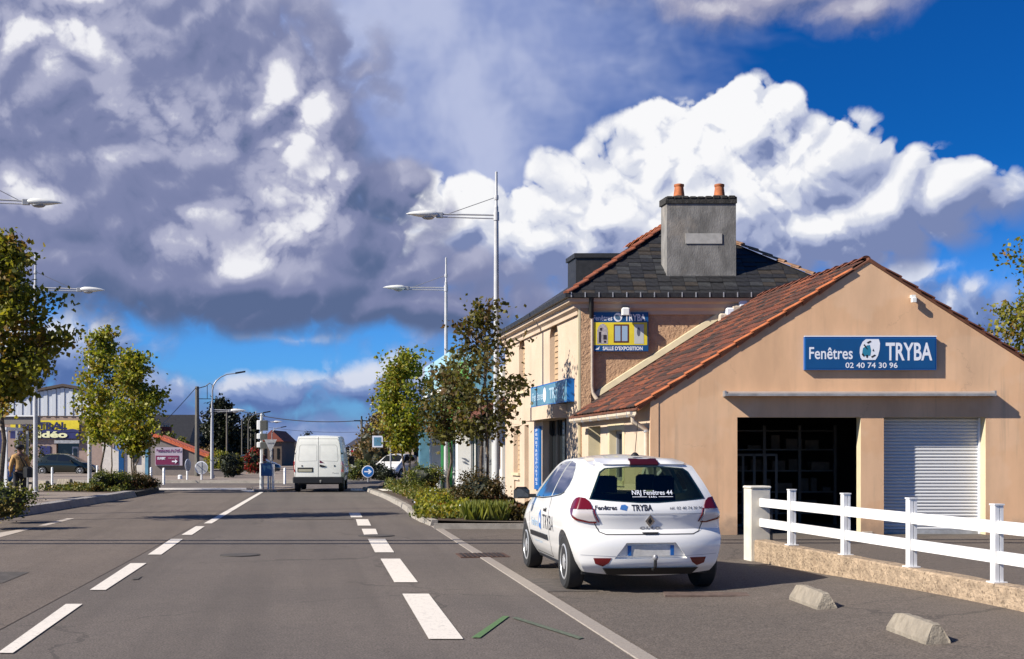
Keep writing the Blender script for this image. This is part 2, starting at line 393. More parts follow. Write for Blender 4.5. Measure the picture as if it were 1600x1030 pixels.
# ================================================================== GROUND
def asphalt(name, col, warm, speck=.8, dark=.35, tracks=True):
    m = bpy.data.materials.new(name); m.use_nodes = True; t = m.node_tree; n = N(t); p = t.nodes['Principled BSDF']
    p.inputs['Roughness'].default_value = .85; p.inputs['Specular IOR Level'].default_value = .35
    v = n.new('ShaderNodeTexCoord').outputs['Object']
    big = n.ss(n.noise(v, .35, 5, .6), .3, .7)
    base = n.mix(big, (*col, 1), (*warm, 1))
    fine = n.lin(n.noise(v, 55, 3, .7), .25, .75, 1-speck, 1+speck)
    g = n.lin(n.noise(v, 8, 5, .7), .3, .7, .86, 1.12)
    base = n.mix(1, base, n.comb(fine, fine, fine), 'MULTIPLY'); base = n.mix(1, base, n.comb(g, g, g), 'MULTIPLY')
    # pale stone chips
    chips = n.m('LESS_THAN', n.vor(v, 38), .16)
    base = n.mix(n.m('MULTIPLY', chips, .30), base, (.30, .27, .23, 1))
    # long polished / oily bands along the driving direction
    d = n.v('DOT_PRODUCT', v, (.986, .166, 0)); l = n.v('DOT_PRODUCT', v, (-.166, .986, 0))
    if tracks:
        tr = n.ss(n.noise(n.comb(n.m('MULTIPLY', d, 1.1), n.m('MULTIPLY', l, .035)), 1.6, 3, .5), .42, .68)
        base = n.mix(n.m('MULTIPLY', tr, .28), base, tuple(x*.55 for x in col)+(1,))
    # oil spots and cracks
    sp_ = n.ss(n.noise(n.comb(n.m('MULTIPLY', d, 1.), n.m('MULTIPLY', l, .5)), 2.3, 4, .7), .68, .74)
    base = n.mix(n.m('MULTIPLY', sp_, .45), base, (.02, .019, .018, 1))
    wv = n.v('ADD', v, n.v('MULTIPLY', n.noise(v, 1.3, 4, .6, col=True), (1.1, 1.1, 0)))
    cr = n.new('ShaderNodeTexVoronoi', feature='DISTANCE_TO_EDGE'); n.put(cr.inputs['Vector'], wv); cr.inputs['Scale'].default_value = .22
    crk = n.m('MULTIPLY', n.m('LESS_THAN', cr.outputs['Distance'], .005), n.ss(n.noise(v, .3, 2), .42, .55))
    base = n.mix(n.m('MULTIPLY', crk, .40), base, (.03, .027, .024, 1))
    n.put(p.inputs['Base Color'], base)
    b = n.new('ShaderNodeBump'); b.inputs['Strength'].default_value = .55; b.inputs['Distance'].default_value = .012
    n.put(b.inputs['Height'], n.noise(v, 60, 4, .7)); n.put(p.inputs['Normal'], b.outputs[0])
    return m
M['road'] = asphalt('road_asphalt', (.116, .098, .085), (.138, .115, .098))
M['lane'] = asphalt('lane_asphalt', (.132, .107, .088), (.152, .122, .099))
M['pave'] = asphalt('pavement_asphalt', (.108, .090, .075), (.130, .106, .087), tracks=False)
M['pave_left'] = asphalt('footway_surface', (.22, .18, .15), (.27, .22, .18), speck=.25, tracks=False)
M['earth'] = mat('bed_soil', (.07, .045, .028), .95, var=.4, vscale=5, bump=.8, bscale=20)
M['dirt'] = mat('far_ground', (.10, .085, .06), .95, var=.3, vscale=.3)

def worn(name, col, wear=.35, under=(.09, .08, .075), sc=14):
    m = bpy.data.materials.new(name); m.use_nodes = True; t = m.node_tree; n = N(t); p = t.nodes['Principled BSDF']
    p.inputs['Roughness'].default_value = .7
    v = n.new('ShaderNodeTexCoord').outputs['Object']
    f = n.m('MULTIPLY', n.ss(n.noise(v, sc, 6, .75), .5, .72), wear)
    f2 = n.m('MULTIPLY', n.m('LESS_THAN', n.noise(v, 45, 3, .7), .36), wear*1.4, clamp=True)
    n.put(p.inputs['Base Color'], n.mix(n.m('MAXIMUM', f, f2), (*col, 1), (*under, 1)))
    b = n.new('ShaderNodeBump'); b.inputs['Strength'].default_value = .4; b.inputs['Distance'].default_value = .01
    n.put(b.inputs['Height'], n.noise(v, 60, 4, .7)); n.put(p.inputs['Normal'], b.outputs[0])
    return m
M['marking'] = worn('road_marking_paint', (.72, .66, .58), .35)
M['marking_old'] = worn('faded_marking_paint', (.50, .43, .36), .55)
M['strip'] = worn('stone_strip', (.30, .26, .22), .35)
M['green_paint'] = worn('green_spray_paint', (.09, .175, .06), 1.0, under=(.11, .10, .085), sc=26)
M['grate'] = mat('iron_grate', (.035, .028, .025), .7, .3, var=.3)

def sheet(name, pts, m, z=0, org=(0, 0, 0), kind='structure', parent=None):
    mb = MB(); mb.add([(p[0], p[1], z if len(p) < 3 else p[2]) for p in pts], [tuple(range(len(pts)))])
    o = mb.build(name, m, parent); 
    if parent is None: o['kind'] = kind
    return o

sheet('ground', [(-2500, -300), (2500, -300), (2500, 3500), (-2500, 3500)], M['dirt'], -.03)
# carriageway: from behind the camera to the far junction
sheet('road', [(-70, -12), (40, -12), (40, 130), (-70, 130)], M['road'], 0.0)
RDX = -.1661/.9861
def lane_x(x0, Y): return x0+RDX*Y
# the left-hand lane has an older, browner surface (left of the dashed centre line)
sheet('road_lane', [(-9.9, -8), (-1.6, -8), (-1.75-.1684*58, 58), (-13.7, 58), (-13.2, 44), (-11.75, 28), (-10.6, 8)], M['lane'], .004)

def pz(x, y):      # the footway at the right climbs slightly toward the low wall
    a = min(1, max(0, (x-1.9)/1.8)); b = min(1, max(0, (17.5-y)/6.5))
    return .004+.105*(a*a*(3-2*a))*(b*b*(3-2*b))
def strip_x(Y): return -1.62+(.98+1.62)*(25.3-Y)/(25.3-8.88)
mb = MB(); nx, ny = 26, 40
ys = [-8+(28.2+8)*j/ny for j in range(ny+1)]
vs = []
for y in ys:
    x0 = strip_x(y)+.1 if y < 25.3 else -1.5
    for i in range(nx+1):
        x = x0+(22-x0)*(i/nx)**1.3; vs.append((x, y, pz(x, y)))
mb.add(vs, [(j*(nx+1)+i, j*(nx+1)+i+1, (j+1)*(nx+1)+i+1, (j+1)*(nx+1)+i) for j in range(ny) for i in range(nx)])
o = mb.build('pavement_right', M['pave'], smooth='all'); o['kind'] = 'structure'
# flush line of pale stone setts between carriageway and parking strip: one object per stone
ks = tag(thing('edging_strip', None, None, (0, 0, 0)), kind='structure')
y = 3.0; me_strip = MB().bev(-.075, .075, -.24, .24, -.05, .010, .006).mesh('edging_stone', M['strip'])
while y < 25.4:
    o = bpy.data.objects.new('edging_stone', me_strip); C.objects.link(o); o.parent = ks
    o.location = (strip_x(y), y, 0); o.rotation_euler = (0, 0, R(9)); y += .487

# raised bed + footway at the right, kerb stones one by one
kr = [gp(672, 822), gp(655, 815), gp(642, 808), gp(634, 799), gp(623, 791), gp(600, 779), gp(577, 770), gp(566, 765.5)]
kr = [Vector((p.x, p.y, 0)) for p in kr]
bed = [(p.x+.12, p.y+.05) for p in kr]+[(-6.5, 70), (-4.5, 74), (3, 74), (1.5, 28.0), (1.45, 24.2)]
sheet('pavement_far_right', bed, M['pave'], .11)
EDGEF = MB().box(-1.55, 1.45, 24.12, 24.22, -.01, .112).build('pavement_edge', M['kerb']); EDGEF['kind'] = 'structure'
def kerb_run(name, pts, h, wd, m, step=1.0, side=1, slope=0.03):
    root = tag(thing(name, None, None, (0, 0, 0)), kind='structure')
    pts = [Vector((p[0], p[1], 0)) for p in pts]
    L = [0]
    for a, b in zip(pts, pts[1:]): L.append(L[-1]+(b-a).length)
    def pos(s):
        for i in range(len(L)-1):
            if s <= L[i+1] or i == len(L)-2: return pts[i].lerp(pts[i+1], (s-L[i])/(L[i+1]-L[i]))
    n = max(1, int(L[-1]/step)); rnd = random.Random(5)
    for k in range(n):
        a, b = pos(L[-1]*k/n), pos(L[-1]*(k+1)/n); d = (b-a).normalized(); q = Vector((d.y, -d.x, 0))*side
        a = a+d*.006; b = b-d*.006; hh = h+rnd.uniform(-.006, .006)
        s0 = q*slope
        v = [a, b, b+q*wd, a+q*wd, a+s0+Vector((0,0,hh)), b+s0+Vector((0,0,hh)), b+q*wd+Vector((0,0,hh)), a+q*wd+Vector((0,0,hh))]
        v = [p+q*rnd.uniform(-.006, .006) for p in v]
        MB().add(v, [(0,1,5,4), (4,5,6,7), (3,2,6,7), (0,4,7,3), (1,2,6,5)]).build('kerbstone', m, root)
    return root
kerb_run('kerb_right', kr, .125, .16, M['kerb'], .85)
# left: raised footway and its wide sloping bus-stop kerb
kl = [(-9.9, 9), (-10.9, 18), (-11.55, 26), (-11.72, 28.2), (-11.85, 30.4), (-12.3, 35), (-13.1, 42.5), (-13.9, 48.3)]
sheet('pavement_left', [(p[0]-.3, p[1]) for p in kl]+[(-16, 52), (-22, 54), (-60, 60), (-60, -5), (-14, -5)], M['pave_left'], .15)
kerb_run('kerb_left', kl[:4], .16, .35, M['kerb'], 1.0, -1)
kerb_run('kerb_bus_stop', kl[3:7], .20, .45, mat('pale_bus_kerb', (.27, .25, .24), .9, var=.15, bump=.3), 1.6, -1, .10)
kerb_run('kerb_left_far', kl[6:]+[(-15, 50.5), (-19, 52.6)], .16, .3, M['soot'], 1.2, -1)
# planting soil
sheet('bed_soil_right', [(-1.75, 25.3), (.6, 25.0), (.9, 27.0), (-.2, 32.5), (-2.6, 46), (-5.2, 60), (-6.4, 60), (-5.3, 47.5), (-3.1, 35.8), (-2.3, 29.6)], M['earth'], .116)
sheet('bed_soil_left', [(-12.2, 14), (-12.1, 28), (-12.6, 33), (-14.6, 33.5), (-18, 30), (-18, 14)], M['earth'], .156)
sheet('bed_soil_left_far', [(-13.6, 42), (-14.25, 49.5), (-17.5, 50.5), (-17.8, 43.5)], M['earth'], .156)

# far side of the junction
fk = [(-26, 63), (-18.5, 62), (-9.8, 61.5)]
kerb_run('kerb_far_left', fk, .14, .3, M['kerb'], 2.0, -1)
sheet('pavement_far_left', [(-60, 66), (-26, 63.2), (-9.8, 61.7), (-10.5, 66), (-24, 330), (-60, 330)], M['pave_left'], .13)
fk2 = [(-8.4, 59.5), (-6.6, 60.5), (-5.2, 63)]
kerb_run('kerb_far_right', fk2, .14, .3, M['kerb'], 1.6, -1)
# splitter island under the signal mast
isl = [gp(x, y) for x, y in ((398, 769), (432, 769), (462, 766), (452, 762), (415, 761.5), (392, 764))]
mb = MB(); mb.prism([(p.x, p.y, -.01) for p in isl], (0, 0, .09)); o = mb.build('traffic_island', M['pave_left']); o['kind'] = 'structure'

def marking(name, q, m=M['marking'], z=.009):
    vs = [gp(px, py) for px, py in q]
    o = MB().add([(v.x, v.y, z) for v in vs], [tuple(range(len(vs)))]).build(name, m); o['kind'] = 'structure'
    return o
for q in ([(-4, 1022), (20, 1022), (129, 945), (103, 945)], [(140, 923), (165, 923), (229, 881), (204, 881)], [(231, 867.5), (252, 867.5), (286, 843), (267, 843)],
          [(283.5, 836.5), (300, 836.5), (320, 823), (306, 823)], [(318.5, 818.5), (331, 818.5), (413, 768.5), (407, 768.5)],
          [(628.5, 929), (670, 929), (724, 1000), (670, 1000)], [(594.5, 874), (625, 874), (653, 911), (616, 911)], [(575, 843), (602, 843), (616, 864), (586, 864)],
          [(565, 827), (587, 827), (591, 837), (569, 837)], [(556, 812), (575, 812), (580, 822), (559, 822)], [(545, 802), (562.5, 802), (566.5, 809), (548.5, 809)]):
    marking('road_marking', q)
for q in ([(-6, 842), (-6, 834), (40, 826.5), (51, 826.5)], [(60, 822), (72, 822), (117, 810.5), (105, 810.5)]):
    marking('road_marking', q, M['marking_old'])
for q in ([(240, 766), (240, 763), (385, 763), (385, 765.5)], [(375, 767), (390, 769.5), (412, 768), (395, 765.5)], [(548, 764), (548, 767), (582, 768), (580, 764.5)], [(590, 769), (598, 772), (628, 772), (622, 769)]):
    marking('road_marking', q, M['marking'], .012 if q[0][0] < 590 else .122)
marking('paint_mark', [(736, 998), (750, 998), (796, 964), (786, 964)], M['green_paint'])
marking('paint_mark', [(800, 967), (806, 965), (912, 998), (904, 1000)], mat('faint_green_paint', (.105, .125, .085), .8, var=.3, vscale=20))
for q, m_ in (([(-8, 894), (46, 895), (4, 912), (-8, 913)], (.080, .069, .060)), ([(210, 903), (222, 901), (216, 906), (205, 907)], (.09, .078, .066)), ([(820, 905), (905, 905), (935, 925), (842, 926)], (.095, .08, .068)), ([(455, 806), (548, 806), (552, 812), (452, 812)], (.10, .086, .074))):  # first quad is a cast shadow painted dark onto the road surface
    marking('asphalt_patch_and_shadow', q, mat('asphalt_patch_and_shadow', m_, .9, var=.3, vscale=6, bump=.5, bscale=60), .0085)
# manholes and the drain grate
def disc(name, px, py, r, m, z=.012, ry=None):
    c0 = gp(px, py); mb = MB(); mb.lathe([(r*.96, 0), (r, -.01)][::-1], 28, o=(c0.x, c0.y, z)); 
    o = mb.build(name, m); return o
for k, (px, py, r, lab) in enumerate(((375, 867.8, .29, 'round dark iron manhole cover in the middle of the near lane'), (588, 837.5, .33, 'round manhole cover beside the short white dashes'))):
    c0 = gp(px, py); t = thing('manhole_cover', lab, 'manhole cover', (c0.x, c0.y, 0), 0, 'manhole covers in the road')
    MB().lathe([(r, -.02), (r, .010), (r*.93, .010)], 28).build('frame_ring', mat('manhole_ring', (.06, .052, .046), .8, var=.3), t)
    MB().lathe([(r*.90, -.02), (r*.90, .013), (.01, .014)], 28).build('lid', mat('manhole_lid', (.075, .066, .058), .8, var=.3, vscale=20), t)
c0 = gp(754, 868.5); t = thing('drain_grate', 'rusty iron drain grate set in the pale stone edging line', 'drain grate', (c0.x, c0.y, 0), R(9))
MB().box(-.36, .36, -.36, .36, -.02, .012).build('grate_frame', mat('rust_iron', (.09, .045, .03), .9, var=.4, vscale=20), t)
for i in range(9): MB().box(-.31+i*.07, -.27+i*.07, -.31, .31, .012, .02).build('bar', M['grate'], t)
c0 = gp(1150, 932); t = thing('trench_cover', 'red-brown cover plate in the pavement beside the white car', 'cover plate', (c0.x, c0.y, .0), R(-4))
MB().box(-.75, .75, -.16, .16, -.02, .026).build('cover_plate', mat('red_brown_plate', (.115, .078, .062), .9, var=.3, vscale=12, bump=.4), t)

# concrete parking blocks
def block(px, py, L, rz, hh, lab, grp, z0=None, wd=.185):
    Y = gy(py, .02); X = fx(px, Y); z = pz(X, Y) if z0 is None else z0
    t = bpy.data.objects.new('parking_block', None)
    bm = bmesh.new(); nL = 14; rnd = random.Random(int(px)); vs = []
    prof = [(-wd/2, -.03), (-wd/2, .02), (-wd*.22, hh-.015), (-wd*.15, hh), (wd*.15, hh), (wd*.22, hh-.015), (wd/2, .02), (wd/2, -.03)]
    for i in range(nL+1):
        s = i/nL; y_ = -L/2+L*s; e = min(s, 1-s)*nL
        sh = 1 if e >= 1 else .93
        vs.append([bm.verts.new((p[0]*(sh if p[1] > .03 else 1)+rnd.uniform(-.004, .004), y_*(1-.09*max(0, p[1])/hh)+rnd.uniform(-.004, .004), (p[1]-(.010 if e < 1 and p[1] > .05 else 0))+rnd.uniform(-.004, .004))) for p in prof])
    for a, b in zip(vs, vs[1:]):
        for k in range(len(prof)): bm.faces.new((a[k], a[(k+1) % len(prof)], b[(k+1) % len(prof)], b[k]))
    bm.faces.new(vs[0]); bm.faces.new(vs[-1][::-1])
    bmesh.ops.recalc_face_normals(bm, faces=bm.faces)
    me = bpy.data.meshes.new('parking_block'); bm.to_mesh(me); bm.free(); me.materials.append(M['concrete'])
    o = bpy.data.objects.new('parking_block', me); C.objects.link(o); o.location = (X, Y, z); o.rotation_euler = (0, 0, rz)
    tag(o, lab, 'parking block', grp)
GB = 'concrete parking blocks on the right pavement'
block(1269, 950, .90, R(4), .150, 'chipped concrete parking block nearer the white car, behind the other one', GB)
block(1433, 1007, .80, R(4), .145, 'concrete parking block at the bottom right, nearest the viewer', GB)
GL = 'concrete blocks on the left footway'
for px, lab in ((44, 'grey trapezoid concrete block right beside the standing person'), (65, 'grey concrete block just right of the nearer left lamp post'), (101, 'lone grey concrete block between the two left lamp posts')):
    block(px, 772 if px < 90 else 768, .6, R(70 if px != 101 else 80), .36, lab, GL, .15, .42)

# ================================================================== WORKSHOP WITH GABLE
YG = 22.4; SH = .175
GX0, GX1, GXP = fx(1017, YG), fx(1017, YG)+2*(fx(1357, YG)-fx(1017, YG)), fx(1357, YG)
ZP = fz(405, YG); SL = .6386; YB = 28.0
def zroof(xp): return ZP-SL*abs(GXP-xp)
ws = thing('workshop_building', 'sand coloured workshop with a tiled gable roof, one open door bay and one roller shutter', 'building', (GX0, YG, 0), world=True)
def wall_panel(mb, xs, zt, openings, pl, depth, arch=None):
    """flat wall with rectangular openings; xs: (x0, x1), zt(x): top; openings: (xa, xb, za, zb); pl(x, z, d): point, d into the wall"""
    cuts = sorted(set([xs[0], xs[1]]+[c for o in openings for c in o[:2]]+[q for q in (arch or [])]))
    for a, b in zip(cuts, cuts[1:]):
        mid = (a+b)/2; segs = sorted([(o[2], o[3]) for o in openings if o[0] <= mid <= o[1]]); z = -.05
        for za, zb in segs:
            if za > z+1e-4: mb.quad(pl(a, z, 0), pl(b, z, 0), pl(b, za, 0), pl(a, za, 0))
            z = zb
        mb.quad(pl(a, z, 0), pl(b, z, 0), pl(b, zt(b), 0), pl(a, zt(a), 0))
    return mb
def reveals(mb, o, pl, depth, sill=True):
    xa, xb, za, zb = o
    mb.quad(pl(xa, za, 0), pl(xa, za, depth), pl(xa, zb, depth), pl(xa, zb, 0))
    mb.quad(pl(xb, za, 0), pl(xb, zb, 0), pl(xb, zb, depth), pl(xb, za, depth))
    mb.quad(pl(xa, zb, 0), pl(xa, zb, depth), pl(xb, zb, depth), pl(xb, zb, 0))
    if sill: mb.quad(pl(xa, za, 0), pl(xb, za, 0), pl(xb, za, depth), pl(xa, za, depth))
g = lambda px: fx(px, YG)
plG = lambda x, z, d: (x, YG+d, z)
OPA = (g(1152), g(1345), 0, fz(652, YG)); OPB = (g(1381), g(1540), 0, fz(652, YG))
wtop = lambda x: zroof(x)-.05
mb = MB(); wall_panel(mb, (GX0, GX1), wtop, [OPA, OPB], plG, .28, [GXP])
mb.build('wall', M['render_gable'], ws)
mb = MB(); reveals(mb, OPA, plG, .28, False); reveals(mb, OPB, plG, .28, False); mb.build('door_reveals', M['reveal'], ws)
# side wall toward the street, with window, entrance
def plS(y, z, d): return (GX0-SH*(y-YG)+d, y, z)
WIN = (24.35, 25.35, .95, 1.98); ENT = (26.15, 27.25, 0, 2.1)
mb = MB(); wall_panel(mb, (YG, YB), lambda y: 2.45, [WIN, ENT], plS, .2); mb.build('side_wall', M['render_cream'], ws)
mb = MB(); reveals(mb, WIN, plS, .2); reveals(mb, ENT, plS, .35, False); mb.build('side_reveals', M['reveal'], ws)
f = thing_w = MB(); f.box(0, .05, WIN[0], WIN[1], WIN[2], WIN[3])
mb = MB(); mb.quad(plS(WIN[0], WIN[2], .19), plS(WIN[1], WIN[2], .19), plS(WIN[1], WIN[3], .19), plS(WIN[0], WIN[3], .19))
wnd = mb.build('window', M['glass_dark'], ws)
mb = MB()
for a, b, c_, d_ in ((WIN[0], WIN[1], WIN[2], WIN[2]+.07), (WIN[0], WIN[1], WIN[3]-.07, WIN[3]), (WIN[0], WIN[0]+.07, WIN[2], WIN[3]), (WIN[1]-.07, WIN[1], WIN[2], WIN[3])):
    mb.prism([plS(a, c_, .13), plS(b, c_, .13), plS(b, d_, .13), plS(a, d_, .13)], (.05, 0, 0))
mb.build('window_frame', M['grey_metal'], wnd)
mb = MB(); q = [plS(WIN[0]-.12, WIN[2]-.10, -.04), plS(WIN[1]+.12, WIN[2]-.10, -.04), plS(WIN[1]+.12, WIN[2], -.04), plS(WIN[0]-.12, WIN[2], -.04)]; mb.prism(q, (.045, 0, 0)); mb.build('window_sill', M['reveal'], ws)
mb = MB()
for a, b, c_, d_ in ((WIN[0]-.13, WIN[0]-.002, WIN[2], WIN[3]+.13), (WIN[1]+.002, WIN[1]+.13, WIN[2], WIN[3]+.13), (WIN[0], WIN[1], WIN[3]+.002, WIN[3]+.13)):
    mb.prism([plS(a, c_, -.012), plS(b, c_, -.012), plS(b, d_, -.012), plS(a, d_, -.012)], (.014, 0, 0))
mb.build('window_surround', M['reveal'], ws)
mb = MB(); mb.quad(plS(ENT[0], 0, .34), plS(ENT[1], 0, .34), plS(ENT[1], ENT[3], .34), plS(ENT[0], ENT[3], .34)); dr = mb.build('door', M['glass_dark'], ws)
mb = MB()
for a in (ENT[0], (ENT[0]+ENT[1])/2-.03, ENT[1]-.06): mb.prism([plS(a, 0, .27), plS(a+.06, 0, .27), plS(a+.06, ENT[3], .27), plS(a, ENT[3], .27)], (.05, 0, 0))
mb.build('door_frame', M['reveal'], dr)
# corner pilaster strip, far walls, inside room
MB().box(GX0-.012, GX0+.14, YG-.012, YG+.2, 0, 2.5).build('corner_strip', M['render_gable'], ws)
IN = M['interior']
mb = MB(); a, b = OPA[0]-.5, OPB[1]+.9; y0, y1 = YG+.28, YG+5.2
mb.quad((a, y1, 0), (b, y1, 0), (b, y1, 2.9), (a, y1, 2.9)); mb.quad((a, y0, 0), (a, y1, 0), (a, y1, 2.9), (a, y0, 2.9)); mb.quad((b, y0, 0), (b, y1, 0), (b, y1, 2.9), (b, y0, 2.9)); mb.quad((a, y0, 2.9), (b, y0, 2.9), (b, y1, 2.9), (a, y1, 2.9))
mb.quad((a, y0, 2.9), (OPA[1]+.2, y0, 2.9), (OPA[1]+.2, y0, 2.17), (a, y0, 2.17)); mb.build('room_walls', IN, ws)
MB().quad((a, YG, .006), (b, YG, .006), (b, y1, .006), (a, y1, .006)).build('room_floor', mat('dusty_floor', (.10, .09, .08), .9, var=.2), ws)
MB().box(GX0+.1, GX1-.1, YG+6.2, YG+6.4, 0, 2.4).build('rear_wall', M['render_gable'], ws)
MB().box(GX1-.25, GX1, YG+.002, YG+6.3, 0, 2.44).build('right_wall', M['render_gable'], ws)
# interior storage rack (seen through the open bay)
rk = thing('storage_rack', 'metal storage rack with boards standing inside the dark open bay', 'rack', (OPA[0]+1.2, YG+3.4, 0))
rm = mat('rack_steel', (.14, .13, .12), .5, .3); bmt = mat('stored_boards', (.13, .10, .075), .7, var=.4, vscale=3)
for x in (-.75, 0, .75, 1.5): MB().box(x-.03, x+.03, -.03, .03, 0, 2.1).build('upright', rm, rk)
for k, z in enumerate((.25, .7, 1.15, 1.6, 2.0)):
    MB().box(-.78, 1.53, -.02, .55, z-.03, z).build('shelf', rm, rk)
    rnd = random.Random(k)
    if k < 4:
        x = -.7
        while x < 1.35:
            w_ = rnd.uniform(.12, .4); MB().bev(x, x+w_, .05+rnd.random()*.1, .5, z, z+rnd.uniform(.08, .3), .01).build('stored_box', bmt, rk); x += w_+rnd.uniform(.03, .25)
ld = thing('leaning_frames', 'window frames leaning inside the open bay', 'window frames', (OPA[0]+.35, YG+2.6, 0), R(-12))
for k in range(3):
    fr = MB(); x = k*.22
    for a, b, c_, d_ in ((x, x+.05, 0, 1.5), (x+.45, x+.5, 0, 1.5), (x, x+.5, 0, .05), (x, x+.5, 1.45, 1.5)): fr.box(a, b, k*.08, k*.08+.05, c_, d_)
    fr.build('frame', rm, ld)
# roller shutter in the second bay
zt_ = OPB[3]; sh = MB(); DS = YG+.26
rs = MB().box(OPB[0]+.002, OPB[1]-.002, DS+.05, DS+.08, 0, zt_-.004).build('roller_shutter', M['shutter'], ws)
ns = 34; sm = MB(); hs_ = (zt_-.09)/ns
sm.add([(x, y, z) for x in (OPB[0]+.035, OPB[1]-.035) for y, z in ((DS+.05, 0), (DS+.026, .006), (DS+.018, hs_*.35), (DS+.022, hs_*.75), (DS+.05, hs_-.004))], [(0,1,6,5), (1,2,7,6), (2,3,8,7), (3,4,9,8)])
sme = sm.mesh('slat', M['shutter'], smooth='all')
for k in range(ns):
    o = bpy.data.objects.new('slat', sme); C.objects.link(o); o.parent = rs; o.location = (0, 0, .08+k*hs_)
    o.location = (Vector((0, 0, .08+k*hs_))-Vector(ws['_o']))
MB().box(OPB[0]+.002, OPB[0]+.034, DS-.02, DS+.05, 0, zt_-.004).build('guide_rail', M['sign_white'], rs)
MB().box(OPB[1]-.034, OPB[1]-.002, DS-.02, DS+.05, 0, zt_-.004).build('guide_rail', M['sign_white'], rs)
MB().box(OPB[0]+.036, OPB[1]-.036, DS+.0, DS+.05, 0, .078).build('bottom_bar', M['zinc'], rs)
MB().box(OPA[1]+.02, OPA[1]+.2, YG-.05, YG-.002, .0, .07).build('threshold', M['mortar'], ws)
# rolled awning casing over the bays
ax0, ax1, az = g(1131), g(1549), fz(612, YG)
aw = thing('rolled_awning', 'long grey-brown awning casing over the two door bays', 'awning', (ax0, YG, az), world=True)
MB().prism([(ax0, YG-.004, az), (ax0, YG-.15, az-.005), (ax0, YG-.20, az-.03), (ax0, YG-.20, az-.07), (ax0, YG-.004, az-.055)], (ax1-ax0, 0, 0)).build('casing', M['tarp'], aw)
MB().prism([(ax0-.01, YG-.20, az-.045), (ax0-.01, YG-.225, az-.05), (ax0-.01, YG-.22, az-.09), (ax0-.01, YG-.18, az-.085)], (ax1-ax0+.02, 0, 0)).build('front_rail', M['zinc'], aw)
for x in (ax0, ax1): MB().box(x-.02, x+.015, YG-.21, YG-.004, az-.095, az+.008).build('end_cap', M['grey_metal'], aw)
# floodlight near the right verge
fl = thing('wall_light', 'small pale floodlight high on the gable near its right slope', 'wall light', (g(1425), YG, fz(466, YG)))
MB().box(-.04, .04, -.09, -.002, .0, .05).build('bracket', M['lamp_head'], fl); MB().bev(-.045, .045, -.15, -.06, -.09, .0, .012).build('housing', M['lamp_head'], fl)

# ---- roof: planes + individually built tiles on the street slope
rf = MB(); t_ = .05; yf, yb = YG-.02, YB
def rp(xp, y, dz=0): return (xp-SH*(y-YG), y, zroof(xp)+dz)
xe = GXP-4.28
rf.add([rp(xe, yf, -.05), rp(GXP, yf, -.05), rp(GXP, yb+.0, -.05), rp(xe, yb, -.05), rp(xe, yf, -.015), rp(GXP, yf, -.015), rp(GXP, yb, -.015), rp(xe, yb, -.015)], [(0,1,2,3), (4,7,6,5), (0,4,5,1), (0,3,7,4), (3,2,6,7), (1,5,6,2)])
xr = GXP+4.25
def rp2(xp, y, dz=0): return (xp-SH*(y-YG), y, zroof(xp)+dz)
rf.add([rp2(xr, yf, -.05), rp2(GXP+.002, yf, -.05), rp2(GXP+.002, yb, -.05), rp2(xr, yb, -.05), rp2(xr, yf, .03), rp2(GXP+.002, yf, .03), rp2(GXP+.002, yb, .03), rp2(xr, yb, .03)], [(0,1,2,3), (4,7,6,5), (0,4,5,1), (0,3,7,4), (3,2,6,7), (1,5,6,2)])
roof = rf.build('roof', mat('roof_deck_tiles', (.12, .045, .025), .9, var=.3, vscale=6), ws)
# tile: 6 x 2 grid, slightly rolled
nrow = 20; rowx = (GXP-xe)/nrow; tw = .262; ncol = int((yb-yf-.16)/tw)
sl_len = rowx*math.sqrt(1+SL*SL)
def tile_mesh(rnd, L, wd, lift=.034, roll=.022):
    mb = MB(); vs = []
    pr = [(-.02, 0), (.06, roll), (.16, roll*.2), (wd*.62, roll*.2), (wd*.85, roll), (wd+.012, .0)]
    for j, (s, dz) in enumerate(((0, lift), (1, .008))):
        for (y, h) in pr: vs.append((s*(L*1.12), y, h+dz+rnd.uniform(-.003, .003)))
    n = len(pr); top = list(vs); bot = [(v[0], v[1], v[2]-.02) for v in vs[:n]]
    fs = [(i, i+1, n+i+1, n+i) for i in range(n-1)]+[(i, i+1, 2*n+i+1, 2*n+i)[::-1] for i in range(n-1)]
    mb.add(top+bot, fs); return mb.mesh('roof_tile', M['tile_red'])
rnd = random.Random(3); TM = []
tile_mats = [mat('roof_tile_%s' % nme, c_, .85, var=.45, vscale=7, bump=.4, bscale=50, stain=.55, sscale=5, stain_col=(.03, .02, .015)) for nme, c_ in
             (('brick', (.145, .042, .021)), ('brown', (.085, .031, .019)), ('rust', (.21, .062, .026)), ('dark', (.040, .022, .017)))]
for k in range(8):
    me = tile_mesh(rnd, sl_len, tw); me.materials.clear(); me.materials.append(tile_mats[(0, 0, 1, 1, 2, 3, 3, 1)[k]]); TM.append(me)
beta = math.atan(SL)
ex = Vector((math.cos(beta), 0, math.sin(beta))); ey = Vector((-SH, 1, 0)).normalized(); ez = ex.cross(ey).normalized()
ww = Vector(ws['_o']); cnt = 0; restb = {}
